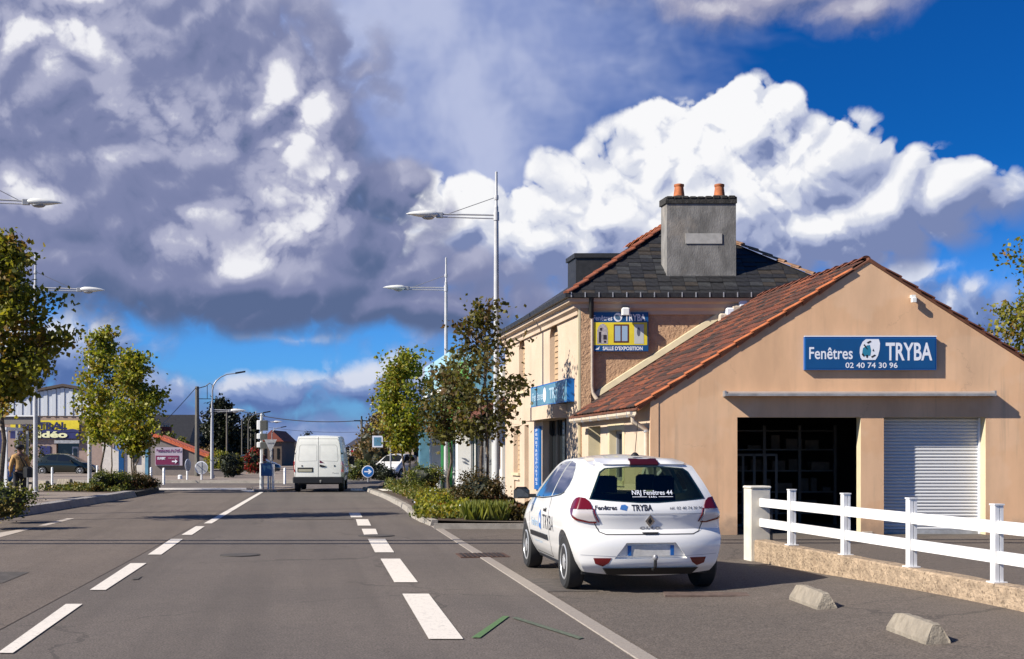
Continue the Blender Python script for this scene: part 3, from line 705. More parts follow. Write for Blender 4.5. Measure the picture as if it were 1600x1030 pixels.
for r_ in range(nrow):
    for c_ in range(ncol):
        y = yf+.16+c_*tw*ey.y; p = Vector(rp(xe+r_*rowx, y, -.012)); me = rnd.choice(TM)
        tw_ = rnd.uniform(-.02, .02); q = p+ez*rnd.uniform(0, .006)
        mx = Matrix((ex, ey, ez)).transposed().to_4x4() @ Matrix.Rotation(tw_, 4, 'Z')
        if cnt < 300 and not (r_ > 14 and c_ > 11):
            o = bpy.data.objects.new('roof_tile', me); C.objects.link(o); o.parent = roof
            mx.translation = q-ww; o.matrix_local = mx; cnt += 1
        else:
            mx.translation = q; restb.setdefault(me.name, (me, MB()))[1].add([mx @ v.co for v in me.vertices], [tuple(f_.vertices) for f_ in me.polygons])
allr = MB(); mi = []
for me, b_ in restb.values(): mi += [tile_mats.index(me.materials[0])]*len(b_.f); allr.add(b_.v, b_.f)
if allr.v:
    o = allr.build('upper_roof_tiles', tile_mats[0], roof, org=ws['_o']); o['kind'] = 'stuff'
    for m_ in tile_mats[1:]: o.data.materials.append(m_)
    o.data.polygons.foreach_set('material_index', mi)
# orange verge tiles down both slopes
vt = MB(); n = 10; L = .40
vs = []
for s, rr in ((0, .062), (L, .052)):
    for i in range(n+1):
        a = PI*i/n; vs.append((s, -math.cos(a)*rr, math.sin(a)*rr*.62+(.028 if s == 0 else .0)))
vt.add(vs, [(i, i+1, n+2+i, n+1+i) for i in range(n)]+[tuple(range(n, -1, -1))]); vme = vt.mesh('verge_tile', M['tile_orange'], smooth=True)
vme2 = vme.copy(); vme2.materials.clear(); vme2.materials.append(M['tile_red'])
nv = int(((GXP-xe)/math.cos(beta)-.42)/.36)
for sgn in (1, -1):
    for k in range(nv+1):
        xp = xe+k*.36*math.cos(beta) if sgn > 0 else xr-.03-k*.36*math.cos(beta)
        exx = Vector((sgn*math.cos(beta), 0, math.sin(beta))); eyy = Vector((0, 1, 0)); ezz = exx.cross(eyy)
        if sgn < 0: eyy = -eyy; ezz = exx.cross(eyy)
        mx = Matrix((exx, eyy, ezz)).transposed().to_4x4(); mx.translation = Vector((xp, yf+.01, zroof(xp)+.0))-ww
        o = bpy.data.objects.new('verge_tile', vme if sgn > 0 else vme2); C.objects.link(o); o.parent = roof
        mx = mx @ Matrix.Rotation(rnd.uniform(-.03, .03), 4, 'Z'); o.matrix_local = mx
# vertical verge skirts (the scalloped edge seen against the wall)
for k in range(nv):
    xp = xe+(k+.1)*.36*math.cos(beta); a = rp(xp, yf-.05, -.03); 
    MB().add([(xp, yf-.02, zroof(xp)+.0), (xp+.29, yf-.02, zroof(xp+.29)+.0), (xp+.29, yf-.02, zroof(xp+.29)-.055), (xp, yf-.02, zroof(xp)-.085), (xp, yf+.02, zroof(xp)+.0), (xp+.29, yf+.02, zroof(xp+.29)+.0), (xp+.29, yf+.02, zroof(xp+.29)-.055), (xp, yf+.02, zroof(xp)-.085)], [(0,1,2,3), (4,5,6,7), (3,2,6,7), (0,3,7,4), (1,2,6,5)]).build('verge_skirt', M['tile_orange'], roof, org=ws['_o'])
# ridge tiles
for k in range(15):
    y = yf+.1+k*.4
    if y > yb-.3: break
    o = bpy.data.objects.new('ridge_tile', vme2); C.objects.link(o); o.parent = roof
    exx = ey; ezz = Vector((0, 0, 1)); eyy = ezz.cross(exx); mx = Matrix((exx, eyy, ezz)).transposed().to_4x4(); mx = mx @ Matrix.Scale(1.35, 4)
    mx.translation = Vector(rp(GXP, y, -.01))-ww; o.matrix_local = mx
# gutter along the street eave, downpipe at the corner
gp0, gp1 = Vector(rp(xe-.03, yf-.02, -.06)), Vector(rp(xe-.03, yb-.6, -.06))
gm = MB(); pr = [(-.10, .0), (-.10, -.045), (-.065, -.085), (-.01, -.085), (.02, -.045), (.02, 0), (.01, 0), (.01, -.04), (-.02, -.072), (-.06, -.072), (-.088, -.04), (-.088, 0)]
vs = [(p.x+a, p.y, p.z+b) for p in (gp0, gp1) for a, b in pr]; n = len(pr)
gm.add(vs, [(i, (i+1) % n, n+(i+1) % n, n+i) for i in range(n)]+[tuple(range(n)), tuple(range(n, 2*n))[::-1]])
gt = gm.build('gutter', M['gutter'], ws)
for k in range(7):
    p = gp0.lerp(gp1, (k+.3)/7); MB().box(p.x-.108, p.x+.03, p.y-.015, p.y+.015, p.z-.095, p.z+.008).build('gutter_bracket', M['zinc'], gt)
dx = GX0-.07; dz0 = gp0.z-.07
dp = MB().tube([(gp0.x-.03, YG+.10, dz0), (gp0.x-.03, YG+.10, dz0-.10), (dx+.0, YG+.16, dz0-.26), (dx, YG+.16, dz0-.4), (dx, YG+.16, .0)], .045, 12).build('downpipe', M['gutter'], ws, smooth=True)
for z in (.5, 1.3, 1.9): MB().lathe([(.052, z), (.052, z+.05)], 12, o=(dx, YG+.16, 0)).build('pipe_clamp', M['zinc'], dp)
# pale mortar flashing where the roof meets the house wall
fl_ = MB()
def fp(xp, dz, dy): p = rp(xp, YB, dz); return (p[0], p[1]+dy, p[2])
fl_.add([fp(xe+.25, .03, -.004), fp(GXP-.75, .03, -.004), fp(GXP-.75, .21, -.004), fp(xe+.25, .19, -.004), fp(xe+.25, .03, -.07), fp(GXP-.75, .03, -.07), fp(GXP-.75, .19, -.05), fp(xe+.25, .17, -.05)], [(0,1,2,3), (4,5,6,7), (3,2,6,7), (0,4,7,3), (1,5,6,2)])
fl_.build('flashing', M['reveal'], ws)
rnd = random.Random(8)
for k in range(5):
    xp = GXP-.85+k*.15; a = Vector(fp(xp, .05, -.25))
    mbk = MB(); mbk.bev(a.x, a.x+.2, a.y, a.y+.24, a.z-.05, a.z+.10+rnd.uniform(0, .05), .03); mbk.build('mortar_patch', M['sign_white'] if k % 2 else M['mortar'], roof, org=ws['_o'])

# ================================================================== BIG SIGN on the gable
def sign_logo(mb_w, mb_b, fn, x0, x1, y0, y1):
    """white rounded emblem with blue house figure and dark strokes, generic shapes in a box"""
    W_, H_ = x1-x0, y1-y0
    out = [(.24, 0), (.66, 0), (.84, .14), (.95, .42), (1, .75), (.97, .99), (.45, 1), (.26, .95), (.08, .68), (0, .42), (.06, .14)]
    mb_w.add([fn(x0+a*W_, y0+b*H_, .005) for a, b in out], [tuple(range(len(out)))])
    def poly(mb, pts, d): mb.add([fn(x0+a*W_, y0+b*H_, d) for a, b in pts], [tuple(range(len(pts)))])
    return poly
YSG = YG-.085
sx0, sx1, sz0, sz1 = fx(1257, YSG), fx(1463, YSG), fz(578, YSG), fz(526.5, YSG)
bs = thing('shop_sign', 'long blue lit-box sign on the gable with white lettering and a phone number', 'sign', (sx0, YG, sz0), world=True)
MB().box(sx0, sx1, YSG, YG-.002, sz0, sz1).build('sign_box', M['blue_side'], bs)
MB().box(sx0+.025, sx1-.02, YSG-.006, YSG-.001, sz0+.02, sz1-.03).build('sign_face', M['blue_sign'], bs)
MB().box(sx0-.006, sx1+.006, YSG-.01, YSG+.02, sz1+.001, sz1+.02).build('top_trim', M['sign_white'], bs)
w_s, h_s = sx1-sx0, sz1-sz0
fnS = lambda x, y, d=.003: (sx0+x*w_s, YSG-.006-d, sz0+y*h_s)
# in fractions of the sign; text helper needs metric heights, so use a metric mapper
fnM = lambda x, y, d=.003: (sx0+x, YSG-.006-d, sz0+y)
mb = MB(); fit_text(mb, 'Fenêtres', .035*w_s, .365*w_s, .33*h_s, .36*h_s, fnM, bold=.004); mb.build('lettering', M['sign_white'], bs)
mb = MB(); fit_text(mb, 'TRYBA', .615*w_s, .968*w_s, .30*h_s, .52*h_s, fnM, bold=.010); mb.build('lettering', M['sign_white'], bs)
mb = MB(); fit_text(mb, '02 40 74 30 96', .31*w_s, .705*w_s, .06*h_s, .16*h_s, fnM, bold=.002); mb.build('lettering', M['sign_white'], bs)
def emblem(parent, fn, x0, x1, y0, y1, wm, bm_, km):
    W_, H_ = x1-x0, y1-y0
    def poly(name, shapes, m, d):
        mb = MB()
        for pts in shapes: mb.add([fn(x0+a*W_, y0+b*H_, d) for a, b in pts], [tuple(range(len(pts)))])
        return mb.build(name, m, parent)
    poly('emblem', [[(.05, .10), (.12, 0), (.78, 0), (.90, .20), (.98, .50), (1, .80), (.94, 1), (.30, 1), (.14, .86), (.02, .60), (0, .35)]], wm, .004)
    poly('emblem_figure', [[(.12, .28), (.22, .18), (.52, .20), (.56, .45), (.50, .72), (.36, .70), (.16, .56)]], bm_, .006)
    poly('emblem_stroke', [[(.34, .84), (.40, .78), (.58, .88), (.52, .93)], [(.55, .16), (.60, .10), (.80, .22), (.74, .26)], [(.62, .42), (.72, .42), (.66, .54)], [(.18, .72), (.24, .76), (.40, .52), (.36, .50)], [(.33, .10), (.39, .10), (.41, .24), (.31, .24)], [(.10, .26), (.20, .14), (.24, .20), (.15, .34)]], km, .008)
emblem(bs, fnM, .417*w_s, .572*w_s, .30*h_s, .93*h_s, M['sign_white'], mat('emblem_teal', (.02, .19, .30), .5), M['black'])

# ================================================================== TWO-STOREY HOUSE
HS = .195; HX = 1.55; HY0, HY1 = 28.0, 37.0; HXR = 7.6; HZ = 4.9
def plF(y, z, d): return (HX-HS*(y-HY0)+d, y, z)        # street facade, d into the wall
def hx(y): return HX-HS*(y-HY0)
hs = thing('corner_house', 'two-storey cream house with slate hip roof and large grey chimney', 'house', (HX, HY0, 0), world=True)
rough = mat('roughcast_render', (.48, .30, .175), .95, var=.15, vscale=6, stain=.1)
t = rough.node_tree; n = N(t); p = t.nodes['Principled BSDF']
v = n.new('ShaderNodeTexCoord').outputs['Object']; b = n.new('ShaderNodeBump'); b.inputs['Strength'].default_value = 1; b.inputs['Distance'].default_value = .035
n.put(b.inputs['Height'], n.m('MAXIMUM', n.noise(v, 16, 3, .5), n.noise(n.v('ADD', v, (7, 3, 1)), 11, 3, .6))); n.put(p.inputs['Normal'], b.outputs[0])
M['rough'] = rough
MB().add([(HX+.001, HY0, 0), (HXR, HY0, 0), (HXR, HY0, HZ+.1), (HX+.001, HY0, HZ+.1)], [(0,1,2,3)]).build('side_wall', M['rough'], hs)
Fy = lambda px: 7.01/(.195+(px-800)/1900)             # facade row (Y) seen in column px
def Fz(py, Y): return fz(py, Y)
wins = [(Fy(872), Fy(859), 3.28, 4.80), (Fy(820), Fy(811), 3.28, 4.80)]
low = [(Fy(812), Fy(802.5), .95, 2.30), (Fy(826), Fy(819.5), .12, 2.30)]
door = (Fy(885), Fy(848), .1, 2.36)
mb = MB(); ops = wins+low+[door]
wall_panel(mb, (HY0, HY1), lambda y: HZ+.1, ops, plF, .12)
for o_ in wins:      # arched heads: fill the two corners with spandrels
    ya, yb_, za, zb = o_; r_ = (yb_-ya)/2; c_ = (ya+yb_)/2
    for s in (-1, 1):
        pts = [plF(c_+s*r_, zb, 0), plF(c_, zb, 0)]+[plF(c_+s*r_*math.sin(k*PI/16), zb-r_*.9*(1-math.cos(k*PI/16)), 0) for k in range(1, 9)]
        mb.add(pts, [tuple(range(len(pts)))])
mb.build('wall', M['render_cream'], hs)
mb = MB()
for o_ in wins+low: m1 = MB(); reveals(m1, o_, plF, .14); m1.build('window_reveal', M['render_cream'], hs)
reveals(mb, door, plF, .25, False); mb.build('door_reveal', M['render_cream'], hs)
M['shut_b'] = mat('closed_shutter_paint', (.42, .29, .17), .8, var=.1)
for o_ in wins+low:
    ya, yb_, za, zb = o_; mb = MB(); mb.quad(plF(ya, za, .13), plF(yb_, za, .13), plF(yb_, zb, .13), plF(ya, zb, .13)); sw = mb.build('window_shutter', M['shut_b'], hs)
    k = 0; zz = za+.1
    while zz < zb-.1:
        MB().prism([plF(ya+.05, zz, .105), plF(yb_-.05, zz, .105), plF(yb_-.05, zz+.085, .12), plF(ya+.05, zz+.085, .12)], (.012, 0, 0)).build('slat', M['shut_b'], sw); zz += .14
    MB().prism([plF(ya-.08, za-.08, -.06), plF(yb_+.08, za-.08, -.06), plF(yb_+.08, za-.004, -.06), plF(ya-.08, za-.004, -.06)], (.07, 0, 0)).build('window_sill', M['reveal'], hs)
mb = MB(); ya, yb_, za, zb = door; mb.quad(plF(ya, za, .24), plF(yb_, za, .24), plF(yb_, zb, .24), plF(ya, zb, .24)); dd = mb.build('shop_door', M['glass_dark'], hs)
for k in range(4):
    y_ = ya+(yb_-ya-.06)*k/3; MB().prism([plF(y_, za, .17), plF(y_+.06, za, .17), plF(y_+.06, zb, .17), plF(y_, zb, .17)], (.06, 0, 0)).build('door_frame', M['black'], dd)
MB().prism([plF(ya, 1.05, .12), plF(ya+.9, 1.05, .12), plF(ya+.9, 1.09, .12), plF(ya, 1.09, .12)], (.03, 0, 0)).build('door_handle', M['zinc'], dd)
# rough corner pilaster
MB().add([plF(HY0, 0, -.02), (HX+.30, HY0-.14, 0), (HX+.30, HY0-.001, 0), (HX+.3, HY0, 0)]+[(HX-.02, HY0-.14, 0)], []).v
pil = MB(); pil.box(HX-.004, HX+.26, HY0-.13, HY0-.002, 0, HZ); pil.build('corner_pilaster', M['rough'], hs)
MB().box(HX-.03, HX+.02, HY0-.135, HY0+.25, 0, HZ).build('corner_bead', M['reveal'], hs)
# cornice around both walls
def cornice(name, prof, m, y0=HY0, y1=HY1, x1=HXR, parent=hs):
    # prof: (out, z)
    vs = []; n = len(prof)
    for o_, z in prof: vs.append((x1+o_, HY0-o_, z))
    for o_, z in prof: vs.append((HX-o_, HY0-o_, z))
    for o_, z in prof: vs.append((hx(y1)-o_, y1, z))
    mb = MB(); mb.add(vs, [(i, i+1, n+i+1, n+i) for i in range(n-1)]+[(n+i, n+i+1, 2*n+i+1, 2*n+i) for i in range(n-1)]+[tuple(range(2*n, 3*n))])
    return mb.build(name, m, parent)
cornice('cornice', [(0, 4.70), (.05, 4.70), (.06, 4.78), (.13, 4.84), (.14, 4.93), (.24, 4.97), (.26, 5.05), (.0, 5.05)], M['render_cream'])
cornice('roof_gutter', [(.20, 5.054), (.33, 5.06), (.34, 5.16), (.31, 5.16), (.30, 5.09), (.2, 5.09)], M['slate'])
k = 0
x = HX-.2
while x < HXR-.3: MB().box(x-.012, x+.012, HY0-.35, HY0-.342, 5.06, 5.175).build('gutter_bracket', M['zinc'], hs); x += .315
for k in range(14):
    y = HY0+.3+k*.62; MB().box(hx(y)-.352, hx(y)-.345, y-.012, y+.012, 5.06, 5.175).build('gutter_bracket', M['zinc'], hs)
# hip roof
ez0 = 5.12; A0 = Vector((HX-.3, HY0-.3, ez0)); B0_ = Vector((HXR+.3, HY0-.3, ez0))
AP = Vector((fx(1057, 30.4), 30.4, fz(343, 30.4))); AP2 = AP+Vector((-HS*4.2, 4.2, 0))
D0 = Vector((hx(HY1)-.3, HY1+.1, ez0)); C0 = Vector((HXR+.3-HS*9.3, HY1+.1, ez0))
def roof_face(name, pts, m): return MB().add(pts, [tuple(range(len(pts)))]).build(name, m, hs)
hr = roof_face('hip_roof', [A0, B0_, AP], M['slate']); roof_face('roof_slope', [A0, AP, AP2, D0], M['slate']); roof_face('roof_slope', [B0_, C0, AP2, AP], M['slate']); roof_face('roof_slope', [D0, AP2, C0], M['slate'])
# slates on the camera-facing hip as separate courses of slates
nrm = (B0_-A0).cross(AP-A0).normalized(); 
if nrm.y > 0: nrm = -nrm
up_ = nrm.cross(Vector((1, 0, 0))).normalized()
if up_.z < 0: up_ = -up_
Lh = (AP-A0).dot(up_); nc = 20; cs = Lh/nc; rnd = random.Random(11); sn = 0; sw_ = .30
smesh = []
sl_mats = [M['slate'], mat('slate_brown', (.034, .027, .021), .7, var=.4, vscale=6, bump=.4), mat('slate_pale', (.036, .037, .038), .6, var=.4, vscale=6)]
for k in range(6):
    th = .012; mb = MB(); mb.add([(0, 0, th), (sw_-.008, 0, th), (sw_-.008, cs*1.15, .0), (0, cs*1.15, .0), (0, 0, .0), (sw_-.008, 0, .0)], [(0,1,2,3), (4,5,1,0), (0,3,4), (1,5,2)])
    smesh.append(mb.mesh('slate', sl_mats[(0, 0, 0, 1, 0, 2)[k]]))
rest = MB()
chx0, chx1 = fx(1042, 28.3), fx(1150, 28.3)
for r_ in range(nc-1):
    s = r_*cs; f0 = s/Lh; xa = A0.x+(AP.x-A0.x)*f0; xb = B0_.x+(AP.x-B0_.x)*f0; x = xa+((r_ % 2)*.15)+.05
    f1 = min(1, (s+cs)/Lh)
    while x+sw_ < B0_.x+(AP.x-B0_.x)*f1:
        if x < A0.x+(AP.x-A0.x)*f1: x += sw_; continue
        p = Vector((x, A0.y, A0.z))+up_*s+nrm*.004*1
        if rnd.random() < .97:
            mx = Matrix((Vector((1, 0, 0)), up_, Vector((1, 0, 0)).cross(up_))).transposed().to_4x4(); p = p+nrm*rnd.uniform(0, .012)
            me = rnd.choice(smesh if f0 < .35 else smesh[2:])
            if sn < 290: 
                o = bpy.data.objects.new('slate', me); C.objects.link(o); o.parent = hr; mx.translation = p-Vector(hs['_o']); o.matrix_local = mx; sn += 1
        x += sw_
# hip tiles, mortared
def hip_run(a, b, m, nm, sc=1.5):
    d = (b-a); L_ = d.length; d.normalize(); n_ = int(L_/.37); e2 = Vector((0, 0, 1)).cross(d).normalized(); e3 = d.cross(e2)
    for k in range(n_):
        mx = (Matrix((d, e2, e3)).transposed().to_4x4()) @ Matrix.Scale(sc, 4) @ Matrix.Rotation(rnd.uniform(-.04, .04), 4, 'Y'); mx.translation = a+d*(k*L_/n_)-Vector(hs['_o'])
        me = vme.copy() if (nm, 'm') not in KIDS else KIDS[(nm, 'm')]; KIDS[(nm, 'm')] = me; me.materials.clear(); me.materials.append(m)
        o = bpy.data.objects.new('hip_tile', me); C.objects.link(o); o.parent = hr; o.matrix_local = mx
hip_run(A0, AP, mat('hip_tile_rust', (.25, .075, .035), .85, var=.4, vscale=6, bump=.5, stain=.5, sscale=5), 'a'); hip_run(B0_, AP, mat('hip_tile_mossy', (.30, .17, .10), .9, var=.5, vscale=6, bump=.6, stain=.6, sscale=6), 'b')
hip_run(AP, AP2, M['tile_orange'], 'c')
# chimney
Yc = 28.3; cx0, cx1 = fx(1042, Yc), fx(1150, Yc); cz0, cz1 = fz(452, Yc), fz(318, Yc); cd = .42
ch = MB()
def sheared(mb, x0, x1, y0, y1, z0, z1, s=-HS):
    return mb.add([(x+s*(y-y0), y, z) for x in (x0, x1) for y in (y0, y1) for z in (z0, z1)], [(0,1,3,2), (4,6,7,5), (0,4,5,1), (2,3,7,6), (0,2,6,4), (1,5,7,3)])
sheared(ch, cx0, cx1, Yc, Yc+cd, cz0-.3, cz1); chim = ch.build('chimney', M['old_concrete'], hs)
sheared(MB(), cx0-.03, cx1+.02, Yc-.03, Yc+cd+.03, cz1+.002, cz1+.15).build('coping', M['soot'], chim)
rnd = random.Random(4)
for k in range(9):
    x = cx0-.02+k*(cx1-cx0+.02)/9; MB().bev(x, x+.17, Yc-.045, Yc+.12, cz1+.12, cz1+.16+rnd.uniform(0, .03), .02).build('coping_stone', M['soot'], chim)
MB().box(fx(1071, Yc), fx(1128, Yc), Yc-.022, Yc-.002, fz(381, Yc), fz(365, Yc)).build('cement_patch', mat('pale_cement_patch', (.36, .35, .33), .9, var=.15, vscale=8), chim)
MB().prism([(cx0-.03, Yc-.07, cz0+.0), (cx1+.05, Yc-.07, cz0+.0), (cx1+.05, Yc-.07, cz0+.09), (cx0-.03, Yc-.07, cz0+.06)], (0, .065, 0)).build('chimney_flashing', M['mortar'], chim)
for px, tl in ((1061, 0), (1124, 3)):
    x = fx(px, Yc+.2); zb = cz1+.15
    pt = MB().lathe([(.14, zb), (.135, zb+.04), (.105, zb+.27), (.12, zb+.29), (.12, zb+.33), (.09, zb+.34)], 18, o=(x, Yc+.2, 0)).build('chimney_pot', M['terracotta'], chim, smooth=True)
    MB().lathe([(.20, zb-.03), (.16, zb+.05)], 14, o=(x, Yc+.2, 0)).build('mortar_collar', M['soot'], pt)
# slate clad rear stack on the street slope
Yd = 33.0; dx0, dx1 = fx(898, Yd), fx(967, Yd); dz0, dz1 = fz(450, Yd), fz(396, Yd)
st = MB(); sheared(st, dx0+.03, dx1, Yd, Yd+.9, dz0-.8, dz1-.12); sk = st.build('slate_clad_chimney', M['slate'], hs)
sheared(MB(), dx0-.01, dx1+.03, Yd-.04, Yd+.95, dz1-.12, dz1+.0).build('coping', M['slate'], sk)
# downpipe with swan neck beside the pilaster
px_ = fx(922, HY0-.1); bl = mat('black_outlet', (.015, .015, .015), .6)
dpp = MB().tube([(px_+.02, HY0-.26, 5.06), (px_+.02, HY0-.24, 4.98), (px_+.03, HY0-.10, 4.62)], .055, 12).build('gutter_outlet', bl, hs, smooth=True)
MB().tube([(px_+.04, HY0-.09, 4.68), (px_+.04, HY0-.09, 3.05), (px_+.06, HY0-.09, 2.90), (px_+.16, HY0-.12, 2.74), (px_+.22, HY0-.12, 2.70)], .048, 12).build('downpipe', M['gutter'], hs, smooth=True)
# ---- entrance canopy box and fascia sign on the facade
cy0, cy1 = Fy(886), Fy(836)
MB().add([plF(cy0, 2.36, -.34), plF(cy0, 2.36, -.002), plF(cy1, 2.36, -.002), plF(cy1, 2.36, -.34), plF(cy0, 2.70, -.34), plF(cy0, 2.70, -.002), plF(cy1, 2.70, -.002), plF(cy1, 2.70, -.34)], [(0,1,2,3), (4,7,6,5), (0,4,5,1), (0,3,7,4), (2,6,7,3)]).build('entrance_canopy', M['render_cream'], hs)
def facade_box(parent, name, y0, y1, z0, z1, d0, d1, m):
    return MB().add([plF(y0, z0, -d1), plF(y0, z0, -d0), plF(y1, z0, -d0), plF(y1, z0, -d1), plF(y0, z1, -d1), plF(y0, z1, -d0), plF(y1, z1, -d0), plF(y1, z1, -d1)], [(0,1,2,3), (4,7,6,5), (0,4,5,1), (0,3,7,4), (2,6,7,3), (1,5,6,2)]).build(name, m, parent)
fs = thing('fascia_sign', 'faded light-blue fascia sign box over the shop entrance', 'sign', plF(28.45, 2.71, -.1), world=True)
facade_box(fs, 'sign_box', 28.45, 32.5, 2.72, 3.26, .004, .17, M['blue_side']); facade_box(fs, 'sign_face', 28.48, 32.47, 2.75, 3.23, .171, .176, M['light_blue'])
fnF = lambda x, y, d=.003: plF(32.4-x, 2.75+y, -.178-d)
mb = MB(); spl = mat('sign_pale_lettering', (.35, .48, .58), .4); fit_text(mb, 'Fenêtres', .15, 1.45, .14, .2, fnF, bold=.005); mb.build('lettering', spl, fs); mb = MB(); fit_text(mb, 'TRYBA', 2.1, 3.7, .12, .26, fnF, bold=.01); mb.build('lettering', spl, fs)
MB().add([fnF(1.6+.17*math.cos(k*PI/8), .24+.19*math.sin(k*PI/8)) for k in range(16)], [tuple(range(16))]).build('emblem', M['sign_white'], fs)
vsn = thing('vertical_sign', 'narrow vertical bright-blue sign left of the shop door', 'sign', plF(Fy(846), .4, -.05), world=True)
vy0, vy1 = Fy(846.3), Fy(838)
facade_box(vsn, 'sign_panel', vy0, vy1, .55, 2.22, .004, .06, M['blue_side'])
fnV = lambda x, y, d=.003: plF(vy1-.5*(vy1-vy0)-x, y, -.062-d)
mb = MB()
for k, ch_ in enumerate('FENETRESPORTES'): fit_text(mb, ch_, -.11 if ch_ != 'I' else -.03, .11 if ch_ != 'I' else .03, 2.08-k*.108, .075, fnV)
mb.build('lettering', M['sign_white'], vsn)
MB().tube([plF(Fy(812), .75, -.03), plF(Fy(805), .75, -.03), plF(Fy(805), .1, -.03)], .025, 8).build('gas_pipe', M['gutter'], hs)
# ---- advertising board on the side wall
bx0, bx1, bz0, bz1 = fx(925, 27.9), fx(1013, 27.9), fz(549, 27.9), fz(488, 27.9); YB_ = HY0-.10
ab = thing('advert_board', 'yellow and blue board with door and window pictures high on the house side wall', 'sign', (bx0, HY0, bz0), world=True)
bw, bh = bx1-bx0, bz1-bz0
MB().box(bx0, bx1, YB_, YB_+.03, bz0, bz1).build('board', M['blue_sign'], ab)
for x in (.2, 1.1): MB().box(bx0+x, bx0+x+.04, YB_+.031, HY0-.002, bz0+.1, bz1-.1).build('batten', M['grey_metal'], ab)
fnB = lambda x, y, d=.003: (bx0+x, YB_-d, bz0+y)
def rect(parent, nm, x0, x1, y0, y1, m, d=.003): return MB().add([fnB(x0*bw, y0*bh, d), fnB(x1*bw, y0*bh, d), fnB(x1*bw, y1*bh, d), fnB(x0*bw, y1*bh, d)], [(0,1,2,3)]).build(nm, m, parent)
rect(ab, 'yellow_field', .02, .98, .16, .74, M['yellow'])
mb = MB(); fit_text(mb, 'Fenêtres', .02*bw, .36*bw, .79*bh, .13*bh, fnB, bold=.003); mb.build('lettering', M['sign_white'], ab); mb = MB(); fit_text(mb, 'TRYBA', .58*bw, .95*bw, .78*bh, .17*bh, fnB, bold=.006); mb.build('lettering', M['sign_white'], ab); mb = MB(); fit_text(mb, "SALLE D'EXPOSITION", .19*bw, .90*bw, .03*bh, .09*bh, fnB, bold=.004); mb.build('lettering', M['sign_white'], ab)
MB().add([fnB(bw*(.46+.075*math.cos(k*PI/8)), bh*(.87+.115*math.sin(k*PI/8)), .004) for k in range(16)], [tuple(range(16))]).build('emblem', M['sign_white'], ab)
MB().add([fnB(bw*(.455+.05*math.cos(k*PI/4+.3)), bh*(.865+.07*math.sin(k*PI/4)), .006) for k in range(8)], [tuple(range(8))]).build('emblem_figure', mat('emblem_blue_grey', (.06, .13, .22), .5), ab)
rect(ab, 'window_picture', .385, .655, .22, .69, mat('print_brown', (.10, .025, .015), .5), .006)
rect(ab, 'window_pane_picture', .405, .505, .26, .65, mat('print_sky', (.30, .42, .55), .5), .009); rect(ab, 'window_pane_picture', .53, .63, .26, .65, mat('print_sky_b', (.30, .42, .55), .5), .009)
rect(ab, 'door_picture', .75, .92, .19, .69, mat('print_white', (.50, .52, .50), .5), .006)
MB().add([fnB(bw*(.825+.03*math.cos(k*PI/4)), bh*(.5+.12*math.sin(k*PI/4)), .009) for k in range(8)], [tuple(range(8))]).build('door_ornament', mat('print_grey', (.10, .11, .14), .5), ab)
arch = [(.09, .19), (.28, .19), (.28, .52), (.265, .62), (.235, .68), (.19, .71), (.145, .68), (.11, .62), (.09, .52)]
MB().add([fnB(a*bw, b_*bh, .006) for a, b_ in arch], [tuple(range(len(arch)))]).build('arched_door_picture', mat('print_door', (.42, .38, .38), .5, var=.3, vscale=20), ab)
for x0, x1, y0, y1 in ((.12, .16, .22, .5), (.20, .26, .30, .42), (.14, .18, .53, .6), (.21, .25, .22, .27)): rect(ab, 'door_figure', x0, x1, y0, y1, mat('print_dark', (.03, .02, .03), .5), .009)
mb = MB(); mb.add([fnB(bw*a, bh*b_, .004) for a, b_ in ((.05, .04), (.12, .04), (.14, .13), (.11, .09))], [(0,1,2,3)]); mb.build('arrow_mark', M['sign_white'], ab)
sp_l = thing('spot_light', 'white spotlight mounted over the advertising board', 'spotlight', (fx(978, 27.7), 27.72, fz(485, 27.7)))
MB().bev(-.10, .09, -.10, .08, -.11, .06, .03).build('housing', M['lamp_head'], sp_l); MB().tube([(0, .08, .0), (0, .26, .08)], .02, 8).build('arm', M['dark_metal'], sp_l)
MB().box(-.09, .08, -.02, .06, .061, .10).build('cowl', M['dark_metal'], sp_l)

# ================================================================== VEHICLES
from mathutils.bvhtree import BVHTree
def lut(tab, x):
    if x <= tab[0][0]: return tab[0][1]
    for (a, p), (b, q) in zip(tab, tab[1:]):
        if x <= b:
            t = (x-a)/(b-a); return p+(q-p)*t
    return tab[-1][1]
def slut(tab, x, h=.03): return (lut(tab, x-h)+2*lut(tab, x)+lut(tab, x+h))/4
HATCH = dict(hw=[(.16,.73),(.24,.79),(.34,.832),(.46,.848),(.60,.855),(.74,.850),(.86,.832),(.95,.80),(1.05,.765),(1.2,.705),(1.34,.64),(1.42,.58),(1.49,.50)],
    yr=[(.16,-.46),(.25,-.56),(.31,-.615),(.50,-.635),(.60,-.62),(.645,-.585),(.66,-.552),(.74,-.552),(.82,-.570),(.85,-.582),(.88,-.578),(.97,-.54),(1.02,-.515),(1.15,-.44),(1.30,-.335),(1.39,-.29),(1.42,-.24),(1.45,-.12)],
    yf=[(.16,3.25),(.3,3.38),(.5,3.40),(.65,3.33),(.75,3.2),(1.5,3.1)],
    zt=[(-.6,1.41),(-.3,1.425),(0,1.455),(.5,1.487),(1.0,1.492),(1.4,1.475),(1.62,1.43),(2.0,1.24),(2.45,1.0),(2.6,.955),(3.0,.86),(3.3,.74),(3.4,.68)], zb=.18, kr=.15, kf=.38, k=.30, W=.85, fr=2.5)
